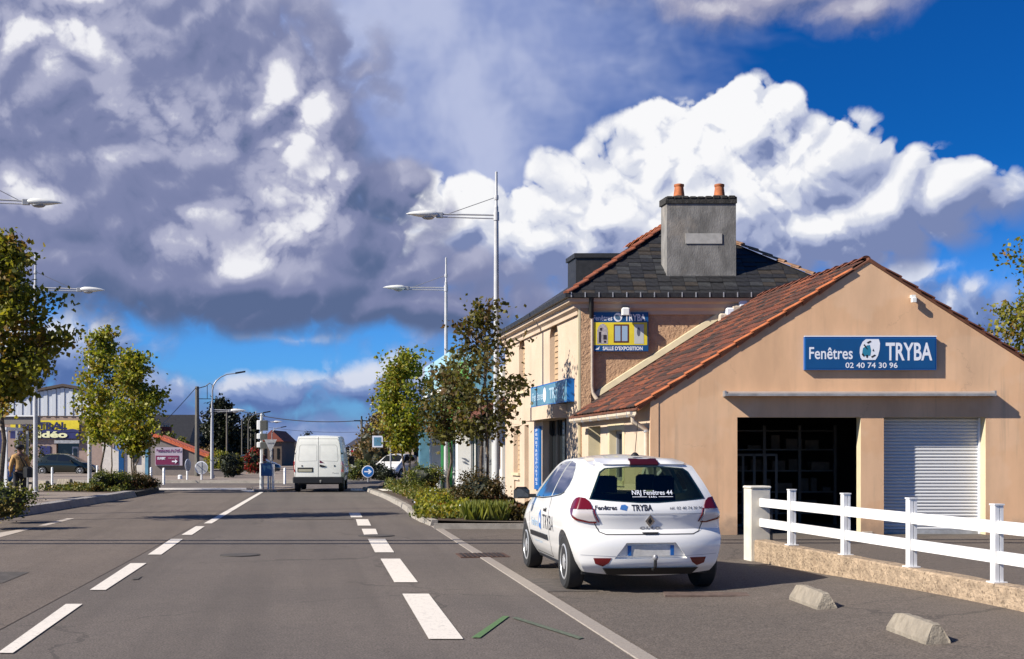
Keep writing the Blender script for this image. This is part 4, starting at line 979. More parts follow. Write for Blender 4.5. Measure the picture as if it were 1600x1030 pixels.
VANP = dict(hw=[(.25,.93),(.4,.98),(.7,1.0),(1.1,1.0),(1.5,.965),(1.9,.91),(2.1,.88),(2.25,.84)],
    yr=[(.25,-.92),(.5,-.97),(1.1,-.96),(1.5,-.93),(2.0,-.86),(2.2,-.80)], yf=[(.25,4.1),(.5,4.2),(.9,4.1),(1.1,3.9),(2.2,3.6)],
    zt=[(-.9,2.19),(0,2.23),(2.4,2.23),(2.75,2.15),(3.5,1.35),(3.65,1.2),(4.2,1.0)], zb=.38, kr=.035, kf=.4, k=.16, W=1.0, fr=3.4)
def car_body(p, nx=26, ny=64, nz=30):
    k = p['k']
    def mp(a, b, c):
        # soften the spacing so edges get more rows
        b2, c2 = b*math.sqrt(1-k*c*c/2), c*math.sqrt(1-k*b*b/2)
        ym, yM = lut(p['yr'], .6), max(q[1] for q in p['yf']); y0 = ym+(yM-ym)*(a+1)/2
        zb = p['zb']; z = zb+(c2+1)/2*(slut(p['zt'], y0, .06)-zb)
        h = slut(p['hw'], z, .02)
        t = max(0, (y0-p['fr'])/(yM-p['fr'])); h *= 1-.13*t*t; t = max(0, -y0/.6); h *= 1-.035*t*t
        x = b2*h
        r0 = slut(p['yr'], z, .015)+p['kr']*abs(x/p['W'])**3; f0 = slut(p['yf'], z, .03)-p['kf']*abs(x/p['W'])**2.5
        s = (a+1)/2
        e = max(0, 1-s/.30)**2; g_ = max(0, (s-.75)/.25)**2
        y = y0+(r0-ym)*e+(f0-yM)*g_
        return (x, y, z)
    bm = bmesh.new(); idx = {}
    sp1 = lambda i, n: math.sin((i/n*2-1)*PI/2*.86)/math.sin(PI/2*.86)
    def V_(i, j, l):
        if (i, j, l) not in idx: idx[(i, j, l)] = bm.verts.new(mp(sp1(j, ny) if False else (j/ny*2-1), sp1(i, nx), sp1(l, nz)))
        return idx[(i, j, l)]
    F_ = lambda q: bm.faces.new(q)
    for j in range(ny):
        for l in range(nz):
            F_((V_(0,j,l), V_(0,j,l+1), V_(0,j+1,l+1), V_(0,j+1,l))); F_((V_(nx,j,l), V_(nx,j+1,l), V_(nx,j+1,l+1), V_(nx,j,l+1)))
        for i in range(nx):
            F_((V_(i,j,0), V_(i,j+1,0), V_(i+1,j+1,0), V_(i+1,j,0))); F_((V_(i,j,nz), V_(i+1,j,nz), V_(i+1,j+1,nz), V_(i,j+1,nz)))
    for i in range(nx):
        for l in range(nz):
            F_((V_(i,0,l), V_(i+1,0,l), V_(i+1,0,l+1), V_(i,0,l+1))); F_((V_(i,ny,l), V_(i,ny,l+1), V_(i+1,ny,l+1), V_(i+1,ny,l)))
    bmesh.ops.recalc_face_normals(bm, faces=bm.faces)
    return bm
class Proj:
    def __init__(s, bm): s.t = BVHTree.FromBMesh(bm)
    def hit(s, o, d, off):
        loc, nr, i, dist = s.t.ray_cast(Vector(o), Vector(d).normalized())
        if loc is None:
            loc, nr, i, dist = s.t.find_nearest(Vector(o)+Vector(d).normalized()*2)
        if nr.dot(Vector(d)) > 0: nr = -nr
        return loc+nr*off
    def frame(s, view):      # returns origin(u, z), direction
        if view == 'rear': return (lambda u, z: Vector((u, -3, z))), Vector((0, 1, 0))
        if view == 'front': return (lambda u, z: Vector((u, 6, z))), Vector((0, -1, 0))
        if view == 'left': return (lambda u, z: Vector((-3, u, z))), Vector((1, 0, 0))
        if view == 'right': return (lambda u, z: Vector((3, u, z))), Vector((-1, 0, 0))
        if view == 'rl': return (lambda u, z: Vector((-.80, -.50, 0))+Vector((.80, -.60, 0))*u+Vector((-.60, -.80, 0))*3+Vector((0, 0, z))), Vector((.60, .80, 0))
        if view == 'rr': return (lambda u, z: Vector((.80, -.50, 0))-Vector((.80, .60, 0))*u+Vector((.60, -.80, 0))*3+Vector((0, 0, z))), Vector((-.60, .80, 0))
        if view == 'wind': return (lambda u, z: Vector((u, 2.0+3*.5, z+3*.87-.0))), Vector((0, -.5, -.87))
        if view == 'top': return (lambda u, z: Vector((u, z, 4))), Vector((0, 0, -1))
    def patch(s, name, polys, view, m, parent, off=.004, grid=.045, thick=None):
        og, d = s.frame(view); bm = bmesh.new()
        for poly in polys:
            vs = [bm.verts.new((a, b, 0)) for a, b in poly]
            try: bm.faces.new(vs)
            except ValueError: pass
        us = [v.co.x for v in bm.verts]; zs = [v.co.y for v in bm.verts]
        for k in range(int((max(us)-min(us))/grid)): bmesh.ops.bisect_plane(bm, geom=bm.verts[:]+bm.edges[:]+bm.faces[:], plane_co=(min(us)+grid*(k+.5), 0, 0), plane_no=(1, 0, 0))
        for k in range(int((max(zs)-min(zs))/grid)): bmesh.ops.bisect_plane(bm, geom=bm.verts[:]+bm.edges[:]+bm.faces[:], plane_co=(0, min(zs)+grid*(k+.5), 0), plane_no=(0, 1, 0))
        th = thick if thick is not None else off+.004
        if th > .0005 and len(polys) < 6:
            be = [e for e in bm.edges if e.is_boundary]
            r_ = bmesh.ops.extrude_edge_only(bm, edges=be); low_ = {v for v in r_['geom'] if isinstance(v, bmesh.types.BMVert)}
        else: low_ = set()
        for v in bm.verts: v.co = s.hit(og(v.co.x, v.co.y), d, off-(th if v in low_ else 0))
        bmesh.ops.recalc_face_normals(bm, faces=bm.faces)
        me = bpy.data.meshes.new(name); bm.to_mesh(me); bm.free(); me.materials.append(m)
        me.polygons.foreach_set('use_smooth', [True]*len(me.polygons)); me.set_sharp_from_angle(angle=R(50))
        o = bpy.data.objects.new(name, me); C.objects.link(o); o.parent = parent; return o
    def stroke(s, name, pts, wd, view, m, parent, off=.002):
        polys = []
        P2 = [Vector((a, b)) for a, b in pts]
        for a, b in zip(P2, P2[1:]):
            d = (b-a).normalized(); q = Vector((-d.y, d.x))*wd/2; n_ = max(1, int((b-a).length/.05))
            for k in range(n_):
                u, v = a.lerp(b, k/n_), a.lerp(b, (k+1)/n_); polys.append([tuple(u-q), tuple(v-q), tuple(v+q), tuple(u+q)])
        return s.patch(name, polys, view, m, parent, off, grid=9, thick=0)
    def text(s, name, body, x0, x1, y0, cap, view, m, parent, bold=0., flip=False, off=.003):
        vs, fs = text_verts(body, cap/.70, 1., bold, 'LEFT'); a = min(v[0] for v in vs); b = max(v[0] for v in vs); k = (x1-x0)/(b-a)
        og, d = s.frame(view)
        mb = MB(); mb.add([s.hit(og(x0+(v[0]-a)*k, y0+v[1]), d, off) for v in vs], fs)
        return mb.build(name, m, parent)
def bm_obj(bm, name, m, parent, smooth=True, ang_=32):
    me = bpy.data.meshes.new(name); bm.to_mesh(me); me.materials.append(m)
    if smooth: me.polygons.foreach_set('use_smooth', [True]*len(me.polygons)); me.set_sharp_from_angle(angle=R(ang_))
    o = bpy.data.objects.new(name, me); C.objects.link(o)
    if parent: o.parent = parent
    return o
def cut(o, cutters):
    par = o.parent; o.parent = None
    for c_ in cutters:
        md = o.modifiers.new('b', 'BOOLEAN'); md.operation = 'DIFFERENCE'; md.solver = 'EXACT'; md.object = c_
    bpy.context.view_layer.update(); dg = bpy.context.evaluated_depsgraph_get()
    me = bpy.data.meshes.new_from_object(o.evaluated_get(dg)); o.modifiers.clear(); old = o.data; o.data = me; me.name = old.name
    for c_ in cutters: bpy.data.objects.remove(c_)
    o.parent = par
    me.polygons.foreach_set('use_smooth', [True]*len(me.polygons)); me.set_sharp_from_angle(angle=R(32)); return o
def solid(mb): return mb.build('cutter', None)

gm_ = bpy.data.materials.new('tinted_car_glass'); gm_.use_nodes = True; n = N(gm_.node_tree); gm_.node_tree.nodes.remove(gm_.node_tree.nodes['Principled BSDF'])
tr = n.new('ShaderNodeBsdfTransparent'); tr.inputs[0].default_value = (.52, .60, .46, 1); gl = n.new('ShaderNodeBsdfGlossy'); gl.inputs['Roughness'].default_value = .02
fr = n.new('ShaderNodeFresnel'); fr.inputs[0].default_value = 1.5; mx_ = n.new('ShaderNodeMixShader')
n.put(mx_.inputs[0], n.m('ADD', fr.outputs[0], .03, clamp=True)); n.put(mx_.inputs[1], tr.outputs[0]); n.put(mx_.inputs[2], gl.outputs[0]); n.put(gm_.node_tree.nodes['Material Output'].inputs[0], mx_.outputs[0])
M['car_glass'] = gm_
M['text_dark'] = mat('vinyl_dark_lettering', (.03, .03, .04), .4); M['text_blue'] = mat('vinyl_blue', (.05, .16, .42), .4); M['text_pale'] = mat('vinyl_light_blue', (.35, .48, .62), .4)
M['seam'] = mat('panel_gap', (.02, .02, .02), .8)
M['car_trim'] = mat('car_interior', (.02, .02, .022), .8)

def wheel(parent, x, y, r=.30, wd=.19, capm=None, holes=7):
    s = 1 if x > 0 else -1
    wl = bpy.data.objects.new('wheel', None); C.objects.link(wl); wl.parent = parent; wl.location = (x, y, r)
    rr = .64*r
    t_ = MB().lathe([(rr, -wd*.42), (r*.90, -wd*.48), (r*.985, -wd*.36), (r, -wd*.15), (r, wd*.15), (r*.985, wd*.36), (r*.90, wd*.48), (rr, wd*.42)], 36, 'x'); t_.build('tyre', M['rubber'], wl, smooth=True)
    h = MB(); h.lathe([(rr*1.02, s*wd*.10), (rr*1.02, s*wd*.43), (rr*.93, s*wd*.46), (rr*.86, s*wd*.36)], 36, 'x')
    h.lathe([(.06, s*wd*.30), (.055, s*wd*.45), (.03, s*wd*.47)], 20, 'x')
    for k in range(holes):
        a = 2*PI*k/holes
        def pt(r0, da, xx): return (s*wd*xx, r0*math.cos(a+da), r0*math.sin(a+da))
        h.add([pt(.045, .5, .43), pt(rr*.90, .24, .40), pt(rr*.90, -.24, .40), pt(.045, -.5, .43), pt(.045, .5, .2), pt(rr*.90, .24, .2), pt(rr*.90, -.24, .2), pt(.045, -.5, .2)], [(0,1,2,3), (0,4,5,1), (3,2,6,7), (1,5,6,2)])
    h.build('rim', capm or M['hubcap'], wl, smooth=True)
    MB().lathe([(rr*.95, s*wd*.15), (rr*.95, s*wd*.2)], 24, 'x').build('wheel_disc', M['black'], wl)
    return wl

def hatchback(label, loc, rz, paint, detail=False, name='parked_car', group=None, scale=1.0):
    car = thing(name, label, 'car', loc, rz, group); car.scale = (scale,)*3
    p = HATCH; bm = car_body(p) if detail else car_body(p, 12, 30, 14); pr = Proj(bm)
    body = bm_obj(bm, 'body', paint, car)
    WB = 2.575; cuts = []
    for y in (0, WB):
        for s in (-1, 1): cuts.append(solid(MB().lathe([(.355, s*.55), (.36, s*1.2)], 40, 'x', (0, y, .30))))
    REARW = [(-.645,1.005),(-.60,1.10),(-.50,1.30),(-.44,1.34),(-.2,1.358),(.2,1.358),(.44,1.34),(.50,1.30),(.60,1.10),(.645,1.005),(.40,.985),(.1,.965),(-.1,.965),(-.40,.985)]
    DOORW = [(2.14,.955),(2.02,1.03),(1.70,1.245),(1.46,1.37),(1.30,1.40),(.99,1.41),(1.02,.995),(1.5,.965)]
    QUART = [(.93,1.41),(.60,1.385),(.42,1.33),(.27,1.22),(.26,1.14),(.34,1.07),(.50,1.035),(.96,1.0)]
    WIND = [(-.62,1.02),(-.55,1.37),(-.5,1.40),(.5,1.40),(.55,1.37),(.62,1.02)]
    if detail:
        cav = bm_obj(bm, 'cutter', None, None); cav.scale = (.93, .93, .93); cav.location = (0, .09, .065)
        cuts.append(cav)
        def prism_y(poly, y0, y1, sc=1.): return solid(MB().prism([(a*sc, y0, b) for a, b in poly], (0, y1-y0, 0)))
        cx_, cz_ = 0, 1.16
        rw = [(a*.96, cz_+(b-cz_)*.94) for a, b in REARW]; cuts.append(prism_y(rw, -1.2, .05)); cuts.append(prism_y([(a*.97, b*1) for a, b in WIND], 1.45, 3.0))
        for W_ in (DOORW, QUART):
            cy_ = sum(a for a, b in W_)/len(W_); cz = sum(b for a, b in W_)/len(W_); q = [(cy_+(a-cy_)*.955, cz+(b-cz)*.93) for a, b in W_]
            for s in (-1, 1): cuts.append(solid(MB().prism([(s*.4, a, b) for a, b in q], (s*.6, 0, 0))))
        # number plate recess
        cuts.append(solid(MB().prism([(-.40, -.9, .375), (-.27, -.9, .545), (.27, -.9, .545), (.40, -.9, .375)], (0, .32, 0))))
    bm.free()
    cut(body, cuts)
    G = M['car_glass'] if detail else M['glass_dark']
    pr.patch('rear_window', [REARW], 'rear', G, car, .002, thick=0)
    for v in ('left', 'right'):
        pr.patch('side_window', [DOORW], v, G, car, .002, thick=0); pr.patch('side_window', [QUART], v, G, car, .002, thick=0)
    # windscreen: project from the front
    pr.patch('windscreen', [WIND], 'front', G, car, .002, thick=0)
    for s, v in ((-1, 'rl'), (1, 'rr')):
        L1 = [(-.13,.90),(-.125,.945),(-.105,.985),(-.06,1.015),(.0,1.025),(.06,1.015),(.105,.985),(.14,.935),(.15,.90)]
        L2 = [(-.16,.90),(.165,.90),(.205,.765),(.13,.765),(-.02,.80),(-.12,.845)]
        if s > 0: L1, L2 = [(-a if False else a, b) for a, b in L1], L2
        tl = pr.patch('tail_light', [L1, [(.155,.905),(.205,.765),(.215,.765),(.17,.905)]], v, M['red_lens'], car, .012, .03, .014)
        pr.patch('reversing_lens', [[(-.05,.895),(.15,.895),(.185,.775),(.12,.775),(0,.805),(-.05,.84)]], v, M['clear_lens'], tl, .016, .03, .006)
        pr.patch('lower_lens', [[(-.13,.90),(-.055,.895),(-.055,.835),(0,.80),(.12,.768),(.19,.768),(.185,.755),(.12,.755),(-.02,.785),(-.095,.835),(-.12,.87)]], v, M['red_lens'], tl, .014, .03, .014)
        pr.patch('reflector', [[(-.62*1+.0,.385),(-.60,.325),(-.52,.295),(-.46,.33),(-.43,.385)]] if s < 0 else [[(.43,.385),(.46,.33),(.52,.295),(.60,.325),(.62,.385)]], 'rear', M['red_lens'], car, .004)
    if detail:
        K_ = M['seam']
        pr.stroke('hatch_gap', [(-.71,.985),(-.60,.76),(-.55,.66),(-.48,.632),(.48,.632),(.55,.66),(.60,.76),(.71,.985)], .010, 'rear', K_, car)
        pr.patch('tailgate_handle', [[(-.09,.648),(-.07,.628),(.07,.628),(.09,.648)]], 'rear', M['black'], car, .012)
        pr.stroke('bumper_crease_shade', [(-.75,.418),(-.4,.402),(.4,.402),(.75,.418)], .006, 'rear', mat('crease_shade', (.45, .45, .46), .4), car)
        pr.patch('lower_panel', [[(-.62,.655),(-.66,.75),(-.60,.84),(.60,.84),(.66,.75),(.62,.655)]], 'rear', paint, car, .003, thick=.003) if False else None
        pr.patch('tailgate_shade', [[(-.60,.845),(.60,.845),(.60,.852),(-.60,.852)]], 'rear', mat('tailgate_shade_grey', (.5, .5, .51), .3), car, .002, thick=0)
        pr.patch('high_brake_light', [[(-.16,1.362),(-.155,1.41),(.155,1.41),(.16,1.362)]], 'rear', mat('dark_red_lens', (.045, .006, .008), .2, coat=.5), car, .035, thick=.05)
        pr.patch('spoiler', [[(-.50,1.385),(-.45,1.425),(.45,1.425),(.50,1.385),(.45,1.372),(-.45,1.372)]], 'rear', paint, car, .02, thick=.03)
        pr.text('lettering', 'Fenêtres', -.59, -.36, .895, .045, 'rear', M['text_dark'], car, .002)
        pr.patch('blue_emblem', [[(-.33,.90),(-.26,.885),(-.24,.93),(-.27,.95),(-.31,.945)]], 'rear', M['text_blue'], car, .003, thick=0)
        pr.text('lettering', 'TRYBA', -.20, .03, .885, .062, 'rear', M['text_dark'], car, .003)
        pr.text('lettering', 'tél. 02 40 74 30 96', .22, .60, .895, .030, 'rear', M['text_dark'], car)
        pr.text('model_lettering', 'C L I O', -.11, .12, .685, .026, 'rear', M['grey_metal'], car, .004, off=.006)
        pr.patch('badge', [[(0,.845),(.052,.775),(0,.705),(-.052,.775)]], 'rear', M['chrome'], car, .012)
        pr.patch('badge_centre', [[(0,.815),(.024,.775),(0,.735),(-.024,.775)]], 'rear', M['seam'], car, .014, thick=0)
        pr.text('window_lettering', 'NRJ Fenêtres 44', -.18, .27, 1.050, .048, 'rear', M['sign_white'], car, .0008, off=.008)
        pr.text('window_lettering', 'S A R L', .00, .09, 1.02, .016, 'rear', M['sign_white'], car, .001, off=.008)
        pr.stroke('window_line', [(-.18,1.028),(-.02,1.028)], .005, 'rear', M['sign_white'], car, .008); pr.stroke('window_line', [(.11,1.028),(.27,1.028)], .005, 'rear', M['sign_white'], car, .008)
        # the side: door gap, mouldings, lettering (left and right)
        for v in ('left', 'right'):
            pr.stroke('door_gap', [(2.16,.955),(2.20,.80),(2.18,.45),(2.10,.27),(1.05,.265),(.90,.40),(.86,.60),(.90,.90),(.97,1.0),(.965,1.41)], .010, v, K_, car)
            pr.patch('side_moulding', [[(.98,.475),(1.0,.53),(2.1,.53),(2.12,.475)]], v, M['black'], car, .016)
            pr.patch('sill_trim', [[(.42,.215),(.42,.24),(2.15,.24),(2.15,.215)]], v, M['black'], car, .006)
            dh = pr.patch('door_handle', [[(1.04,.80),(1.05,.845),(1.24,.85),(1.25,.805)]], v, M['seam'], car, .003); pr.patch('handle_bar', [[(1.06,.835),(1.06,.855),(1.24,.86),(1.24,.84)]], v, paint, dh, .025, thick=.012)
            pr.stroke('window_gap', [(2.14,.945),(1.5,.955),(1.0,.985),(.50,1.025),(.34,1.06)], .012, v, M['black'], car, .004)
        og = None
        # left side letters run toward the front, i.e. reading from rear to front is reversed: map u = y0 - x
        def side_text(nm, body, ya, yb, z0, cap, m_, bold=0.):
            vs, fs = text_verts(body, cap/.70, 1., bold, 'LEFT'); a = min(q[0] for q in vs); b = max(q[0] for q in vs)
            mb = MB(); mb.add([pr.hit((-3, ya+(q[0]-a)/(b-a)*(yb-ya), z0+q[1]), (1, 0, 0), .003) for q in vs], fs); mb.build(nm, m_, car)
        side_text('lettering', 'Fenêtres', 2.02, 1.58, .60, .10, M['text_pale'], .002); side_text('lettering', 'TRYBA', 1.26, .55, .60, .17, M['text_dark'], .001)
        side_text('lettering', 'www.nrj.com', 1.95, 1.45, .40, .035, M['text_pale'])
        pr.patch('blue_emblem', [[(1.52,.60),(1.38,.57),(1.34,.72),(1.42,.82),(1.50,.76)]], 'left', M['text_blue'], car, .003, thick=0)
        pr.patch('pale_emblem', [[(1.46,.66),(1.40,.64),(1.38,.70),(1.42,.76)]], 'left', M['sign_white'], car, .005, thick=0)
        # plate in its recess
        np_ = MB().box(-.255, .255, -.600, -.578, .405, .515).build('number_plate', mat('blank_plate', (.62, .60, .56), .4, var=.25, vscale=5), car)
        MB().box(-.255, -.215, -.606, -.601, .406, .514).build('plate_band', M['blue_side'], np_); MB().box(.215, .255, -.606, -.601, .406, .514).build('plate_band', M['blue_side'], np_)
        # underside, tow ball, exhaust, antenna
        MB().box(-.70, .70, -.35, 3.0, .19, .24).build('underbody', M['black'], car)
        MB().prism([(-.52, -.615, .275), (.52, -.615, .275), (.46, -.55, .20), (-.46, -.55, .20)], (0, .1, 0)).build('rear_valance', M['black'], car)
        tb = MB().tube([(.02, -.45, .26), (.02, -.66, .26), (.02, -.71, .30), (.02, -.71, .37)], .018, 10).build('tow_bar', M['black'], car, smooth=True)
        MB().lathe([(.012, .36), (.027, .375), (.031, .395), (.020, .42), (.004, .425)], 14, o=(.02, -.71, 0)).build('tow_ball', M['grey_metal'], tb, smooth=True)
        MB().tube([(.42, -.3, .22), (.42, -.52, .215)], .022, 12).build('exhaust_pipe', M['grey_metal'], car, smooth=True)
        an = MB().lathe([(.05, 1.470), (.035, 1.495), (.015, 1.51)], 14, o=(0, .08, 0)).build('antenna_base', M['black'], car, smooth=True)
        MB().tube([(0, .08, 1.50), (0, .0, 1.72), (0, -.05, 1.86)], .004, 6).build('antenna_rod', M['black'], an)
        # interior
        def seat(x, y, w_, nm, hr=(0,)):
            mb = MB(); mb.bev(x-w_/2, x+w_/2, y, y+.5, .35, .55, .05).prism([(x-w_/2, y-.02, .5), (x+w_/2, y-.02, .5), (x+w_/2*.85, y-.22, 1.04), (x-w_/2*.85, y-.22, 1.04)], (0, .13, 0))
            so = mb.build(nm, M['car_trim'], car)
            for dx in hr: MB().bev(x+dx-.12, x+dx+.12, y-.27, y-.17, 1.06, 1.25, .03).build('headrest', M['car_trim'], so)
        seat(-.35, 1.15, .48, 'front_seat'); seat(.35, 1.15, .48, 'front_seat'); seat(0, .30, 1.1, 'rear_seat', (-.33, .33))
        MB().box(-.62, .62, 1.95, 2.3, .45, .93).build('dashboard', M['car_trim'], car)
        st_ = bpy.data.meshes.new('steering_wheel'); bmw = bmesh.new()
        mbw = MB(); mbw.tube([(-.35+.18*math.cos(a*PI/8), 1.82+.05*math.sin(a*PI/8), .93+.17*math.sin(a*PI/8)) for a in range(17)], .014, 8); mbw.build('steering_wheel', M['car_trim'], car)
    # mirrors, wheels
    for s in (-1, 1):
        mb = MB(); mb.bev(s*.98-.10, s*.98+.10, 1.96, 2.10, .93, 1.075, .045); mo = mb.build('door_mirror', M['black'], car, smooth=True)
        MB().box(min(s*.80, s*.92), max(s*.80, s*.92), 1.99, 2.06, .94, .985).build('mirror_arm', M['black'], mo); MB().box(s*.98-.075, s*.98+.075, 1.952, 1.958, .95, 1.05).build('mirror_glass', M['glass_dark'], mo)
    for y in (0, WB):
        for s in (-1, 1): wheel(car, s*.745, y, .302, .20)
    MB().box(-.74, .74, -.36, -.3, .30, .6).build('inner_panel', M['black'], car) if not detail else None
    for y in (0, WB):
        for s in (-1, 1): MB().box(min(s*.5, s*.56), max(s*.5, s*.56), y-.37, y+.37, .2, .68).build('wheel_well', M['black'], car)
    return car
clio = hatchback('white three-door hatchback with shop lettering parked nose away in front of the workshop', (1.395, 13.60, 0.004), R(8.6), M['car_white'], True)

# ---- the white van driving away
van = thing('delivery_van', 'white panel van with twin rear doors driving away down the road', 'van', (fx(499, 48.2), 48.3, 0), R(5.5))
bm = car_body(VANP, 16, 44, 22); pr = Proj(bm); vb = bm_obj(bm, 'body', M['van_white'], van); bm.free()
cut(vb, [solid(MB().lathe([(.40, s*.7), (.40, s*1.3)], 32, 'x', (0, y, .34))) for y in (0, 3.1) for s in (-1, 1)])
K_ = mat('van_panel_gap', (.10, .10, .09), .8)
pr.stroke('door_gap', [(0,.60),(0,2.15)], .016, 'rear', K_, van); pr.stroke('door_gap', [(-.88,.60),(-.88,1.35),(-.82,1.9),(-.75,2.08),(.75,2.08),(.82,1.9),(.88,1.35),(.88,.60)], .012, 'rear', K_, van)
for s in (-1, 1):
    pr.stroke('pressed_panel', [(s*.06,1.82),(s*.06,1.22),(s*.74,1.20),(s*.76,1.3),(s*.72,1.78),(s*.66,1.84),(s*.06,1.84)], .014, 'rear', mat('van_crease', (.42, .42, .38), .5), van)
    pr.patch('tail_light', [[(s*.93,.78),(s*.93,1.20),(s*1.0,1.20),(s*1.0,.78)][::s]], 'rear', mat('van_red_lens', (.55, .02, .01), .2, coat=.5), van, .02)
    pr.patch('hinge', [[(s*.88,1.48),(s*.88,1.54),(s*.93,1.54),(s*.93,1.48)][::s]], 'rear', M['black'], van, .02); pr.patch('hinge', [[(s*.60,1.0),(s*.60,1.05),(s*.65,1.05),(s*.65,1.0)][::s]], 'rear', M['black'], van, .01)
pl_ = pr.patch('plate_holder', [[(-.80,.78),(-.80,.96),(-.20,.96),(-.20,.78)]], 'rear', M['black'], van, .01); pr.patch('number_plate', [[(-.76,.80),(-.76,.90),(-.24,.90),(-.24,.80)]], 'rear', mat('yellowed_plate', (.42, .40, .30), .5), pl_, .02)
pr.patch('door_handle', [[(.05,1.0),(.05,1.08),(.30,1.02),(.22,.97)]], 'rear', M['black'], van, .02); pr.patch('red_sticker', [[(.05,1.14),(.05,1.25),(.24,1.13)]], 'rear', M['red_lens'], van, .006)
pr.text('model_lettering', 'Master', .55, .80, .72, .05, 'rear', M['grey_metal'], van)
MB().bev(-.98, .98, -1.04, -.8, .36, .60, .04).build('rear_bumper', M['black'], van)
MB().box(-.8, .8, -.7, 3.6, .30, .42).build('underbody', M['black'], van)
for y in (0, 3.1):
    for s in (-1, 1): wheel(van, s*.86, y, .345, .22, holes=5)
MB().tube([(.1, -.8, .4), (.1, -1.1, .40), (.1, -1.12, .47)], .03, 8).build('tow_bar', M['zinc'], van)
for s in (-1, 1):
    mo = MB().bev(s*1.14-.11, s*1.14+.11, 3.30, 3.38, 1.05, 1.4, .02).build('door_mirror', M['black'], van); MB().box(min(s*.95, s*1.05), max(s*.95, s*1.05), 3.32, 3.36, 1.2, 1.24).build('mirror_arm', M['black'], mo)
pr.patch('side_window', [[(3.5,1.28),(3.15,1.85),(2.75,1.85),(2.75,1.28)]], 'right', M['glass_dark'], van, .004); pr.patch('side_window', [[(3.5,1.28),(3.15,1.85),(2.75,1.85),(2.75,1.28)]], 'left', M['glass_dark'], van, .004)
pr.patch('side_moulding', [[(.5,.62),(.5,.74),(2.6,.74),(2.6,.62)]], 'right', M['black'], van, .01)
# ---- other cars
hatchback('dark green hatchback parked side-on outside the yellow and blue fronted shop', (fx(73, 84), 84, .02), R(-90), M['car_black'])
hatchback('white car partly hidden behind the right-hand tree trunks', (fx(634, 74), 74, .02), R(162), M['car_white'])
hatchback('dark teal car beyond the junction, left of the blue direction sign', (fx(372, 92), 92, .02), R(-90), M['car_blue'], scale=.95)

# ================================================================== STREET LAMPS
RIGHTV = Vector((.986, .166, 0))
def street_lamp(x, y, z0, side, label, group='twin-bar street lamps with pointed heads', top=8.65, arm=7.5, alen=1.5, brown=False):
    t = thing('street_lamp', label, 'street lamp', (x, y, z0), R(9.56) if side < 0 else R(9.56+180), group)
    # local -X points over the road
    MB().lathe([(.115, 0), (.115, .02), (.085, .05), (.078, 2.0), (.06, arm-.4), (.052, top-.9), (.05, top-.9), (.036, top-.85), (.034, top), (.01, top+.02)], 16).build('pole', M['pole'], t, smooth=True)
    MB().lathe([(.13, 0), (.13, .015), (.10, .03)], 16).build('base_plate', M['grey_metal'], t)
    MB().lathe([(.075, arm-.10), (.075, arm+.12)], 16).build('clamp', M['pole'], t, smooth=True)
    MB().lathe([(.055, top-.72), (.06, top-.66), (.055, top-.60)], 14).build('tie_collar', M['pole'], t)
    MB().tube([(-.05, 0, arm+.04), (-alen, 0, arm+.015)], .022, 8).build('arm', M['pole'], t, smooth=True)
    MB().tube([(-.05, 0, arm-.05), (-alen, 0, arm-.055)], .017, 8).build('arm', M['pole'], t, smooth=True)
    MB().tube([(-.04, 0, top-.66), (-alen*.83, 0, arm+.03)], .010, 6).build('tie_rod', M['grey_metal'], t)
    # pointed lamp head
    prof = [(0, .02, 0, .0), (.06, .07, .055, -.05), (.18, .11, .095, -.085), (.36, .13, .10, -.09), (.56, .105, .085, -.06), (.74, .055, .055, -.025), (.86, .008, .012, .0)]
    vs = []; n_ = 14
    for s, w_, up_, dn in prof:
        for k in range(n_):
            a = 2*PI*k/n_; zz = math.sin(a); vs.append((-(alen-.04)-s, math.cos(a)*w_, arm-.01+(zz*up_ if zz > 0 else -zz*dn)-s*.02+.02))
    mb = MB(); mb.add(vs, [(i*n_+k, i*n_+(k+1) % n_, (i+1)*n_+(k+1) % n_, (i+1)*n_+k) for i in range(len(prof)-1) for k in range(n_)]+[tuple(range(n_)), tuple(range((len(prof)-1)*n_, len(prof)*n_))[::-1]])
    hd = mb.build('lamp_head', M['lamp_head'], t, smooth=True)
    MB().lathe([(.012, arm-.135), (.07, arm-.12), (.10, arm-.085), (.10, arm-.07)], 14, o=(-(alen+.26), 0, 0), sx=1.6).build('diffuser', M['zinc'], hd, smooth=True)
    MB().bev(-(alen+.05), -(alen-.12), -.055, .055, arm-.075, arm+.06, .015).build('joint', M['zinc'], hd)
    return t
def lamp_px(px, Y, z0, side, label, **k): return street_lamp(fx(px, Y), Y, z0, side, label, **k)
lamp_px(775.5, 31.3, .1, -1, 'tall street lamp in front of the shop entrance, nearest on the right side')
lamp_px(697, 45.0, .1, -1, 'street lamp behind the nearest right one, its pole beside a dark tree trunk')
lamp_px(705, 84, .0, -1, 'street lamp whose head peeks over the reddish tree, behind the second right pole', alen=.7)
lamp_px(607, 150, .0, -1, 'small far street lamp with its head left of the bushy green tree')
lamp_px(-35, 29.5, .15, 1, 'street lamp whose head reaches in from the left edge at the top', alen=1.15)
lamp_px(55.5, 42.5, .15, 1, 'street lamp with white pole next to the standing person', top=8.35, arm=7.12)
lamp_px(140, 50.5, .15, 1, 'white pole rising through the left pair of trees', top=6.5, arm=5.3, alen=.9)
